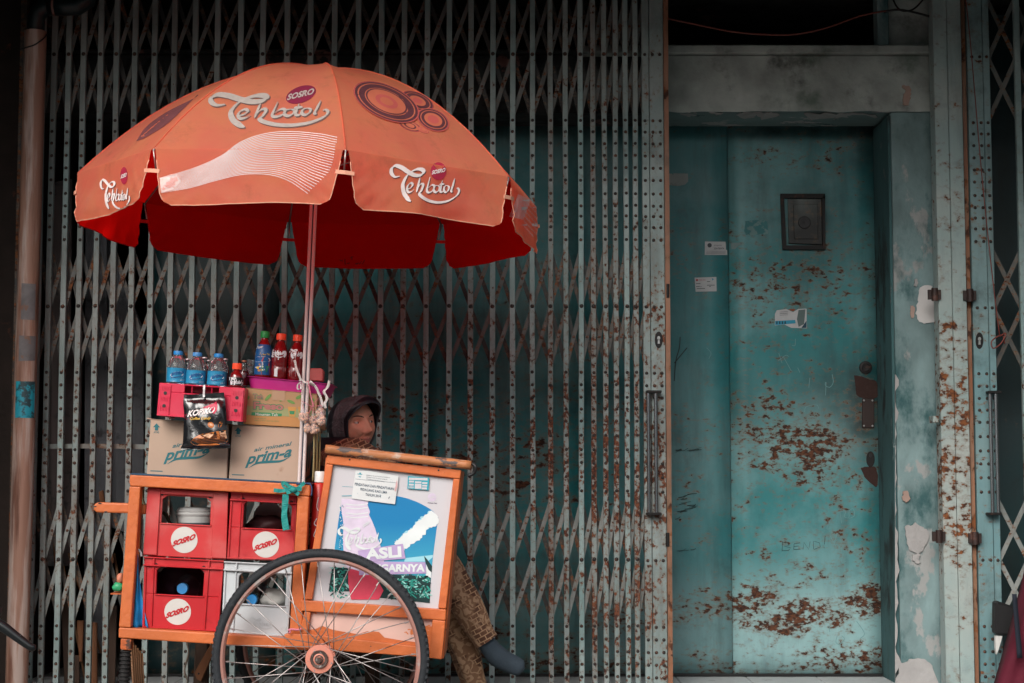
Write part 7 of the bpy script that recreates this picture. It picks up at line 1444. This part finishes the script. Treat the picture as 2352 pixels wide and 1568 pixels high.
for i in range(nr + 1):
    t = i / nr
    for j in range(nc):
        be = 2 * math.pi * j / nc; rx = 0.088 + 0.07 * t ** 0.8; ry = 0.085 + 0.13 * t; c0 = HC + Vector((-0.035 - 0.01 * t, 0.0, -0.055 - 0.20 * t))
        k = 1 + 0.05 * math.sin(j * 1.9 + t * 2) * t + 0.04 * noise.noise(Vector((j * 0.4, t * 3, 0)))
        mb.v.append(c0 + Vector((math.cos(be) * rx * k * (0.55 if math.cos(be) > 0 else 1), math.sin(be) * ry * k, 0)))
for i in range(nr):
    for j in range(nc): mb.f.append((i * nc + j, (i + 1) * nc + j, (i + 1) * nc + (j + 1) % nc, i * nc + (j + 1) % nc)); mb.m.append(0)
mb.build('scarf_drape', M['scarf'], pers, smooth=True, solid=0.003)
# blouse: torso and raised near sleeve
def cloth_tube(mb, path, rads, amp, seed, n=32, sub=8, flat=1.0, cap=False):
    q = bez(*[(*p, r_) for p, r_ in zip(path, rads)], n=sub); m = len(q); base = len(mb.v); u = None
    for i, p in enumerate(q):
        c0 = Vector(p[:3]); t = (Vector(q[min(i + 1, m - 1)][:3]) - Vector(q[max(i - 1, 0)][:3])).normalized()
        u = (Vector((0, 1, 0)) - t * t.y).normalized(); w_ = t.cross(u)
        for k in range(n):
            a0_ = 2 * math.pi * k / n; d = u * math.cos(a0_) * flat + w_ * math.sin(a0_); s_ = i / (m - 1)
            f = noise.noise(Vector((math.cos(a0_) * 1.6 + seed, math.sin(a0_) * 1.6, s_ * 3.0))) + 0.55 * abs(noise.noise(Vector((math.cos(a0_) * 2.2, math.sin(a0_) * 2.2 + seed, s_ * 6 + math.cos(a0_) * 2)))) + 0.25 * math.sin(a0_ * 5 + s_ * 6 + seed)
            mb.v.append(c0 + d * p[3] * (1 + amp * f))
    for i in range(m - 1):
        for k in range(n): mb.f.append((base + i * n + k, base + i * n + (k + 1) % n, base + (i + 1) * n + (k + 1) % n, base + (i + 1) * n + k)); mb.m.append(0)
    if cap: mb.f.append(tuple(base + k for k in range(n))[::-1]); mb.m.append(0)
mb = MB(); cloth_tube(mb, [(-0.66, 6.58, 0.40), (-0.66, 6.58, 0.62), (-0.63, 6.57, 0.86), (-0.62, 6.57, 0.98)], [0.165, 0.155, 0.16, 0.09], 0.08, 1)
px_ = lambda x, y, Y: tuple(P(x, y, Y))
cloth_tube(mb, [px_(752, 1058, 6.46), px_(785, 1046, 6.42), px_(816, 1038, 6.40), px_(852, 1054, 6.40), px_(884, 1066, 6.41), px_(905, 1100, 6.43)], [0.045, 0.052, 0.050, 0.045, 0.042, 0.042], 0.16, 4, 40, 10)
mb.build('blouse', M['batik'], pers, smooth=True)
kq_ = lambda x, y, Y: tuple(P(*zK(x, y), Y))
mb = MB(); cloth_tube(mb, [(-0.60, 6.53, 0.44), kq_(640, 960, 6.50), kq_(765, 935, 6.48), kq_(838, 1050, 6.475), kq_(908, 1180, 6.475), kq_(975, 1300, 6.48), kq_(1008, 1352, 6.48)], [0.10, 0.085, 0.062, 0.060, 0.055, 0.047, 0.045], 0.19, 7, 44, 12)
cloth_tube(mb, [(-0.60, 6.65, 0.44), kq_(660, 1030, 6.60), kq_(765, 1040, 6.58), kq_(815, 1180, 6.575), kq_(862, 1310, 6.575), kq_(905, 1430, 6.575), kq_(938, 1548, 6.575), kq_(945, 1590, 6.575)], [0.10, 0.085, 0.066, 0.064, 0.060, 0.054, 0.047, 0.047], 0.18, 11, 44, 12)
mb.build('trousers', M['batik'], pers, smooth=True)
mb = MB(); cloth_tube(mb, [kq_(1000, 1345, 6.48), kq_(1030, 1388, 6.478), kq_(1062, 1424, 6.476), kq_(1105, 1452, 6.474), kq_(1150, 1474, 6.472), kq_(1188, 1492, 6.47), kq_(1206, 1500, 6.47)], [0.032, 0.036, 0.040, 0.0375, 0.0355, 0.030, 0.010], 0.015, 2, 28, 8, 0.9, True); mb.build('sock', M['sock'], pers, smooth=True)
mb = MB(); cloth_tube(mb, [kq_(945, 1580, 6.575), kq_(965, 1625, 6.575), kq_(1000, 1660, 6.57), kq_(1060, 1680, 6.56), kq_(1100, 1690, 6.56), kq_(1115, 1692, 6.56)], [0.034, 0.036, 0.038, 0.034, 0.028, 0.01], 0.015, 3, 24, 6, 0.9, True); mb.build('sock', M['sock'], pers, smooth=True)
stool = thing('stool', 'low wooden stool under the seated vendor behind the cart', 'stool', (-0.66, 6.58, 0.0))
MB().box((-0.80, 6.44, 0.27), (-0.50, 6.74, 0.30)).build('seat', M['plankd'], stool, bevel=0.004)
for sx in (-0.78, -0.55):
    for sy in (6.46, 6.69): MB().box((sx, sy, 0.0), (sx + 0.035, sy + 0.035, 0.269)).build('leg', M['plankd'], stool)
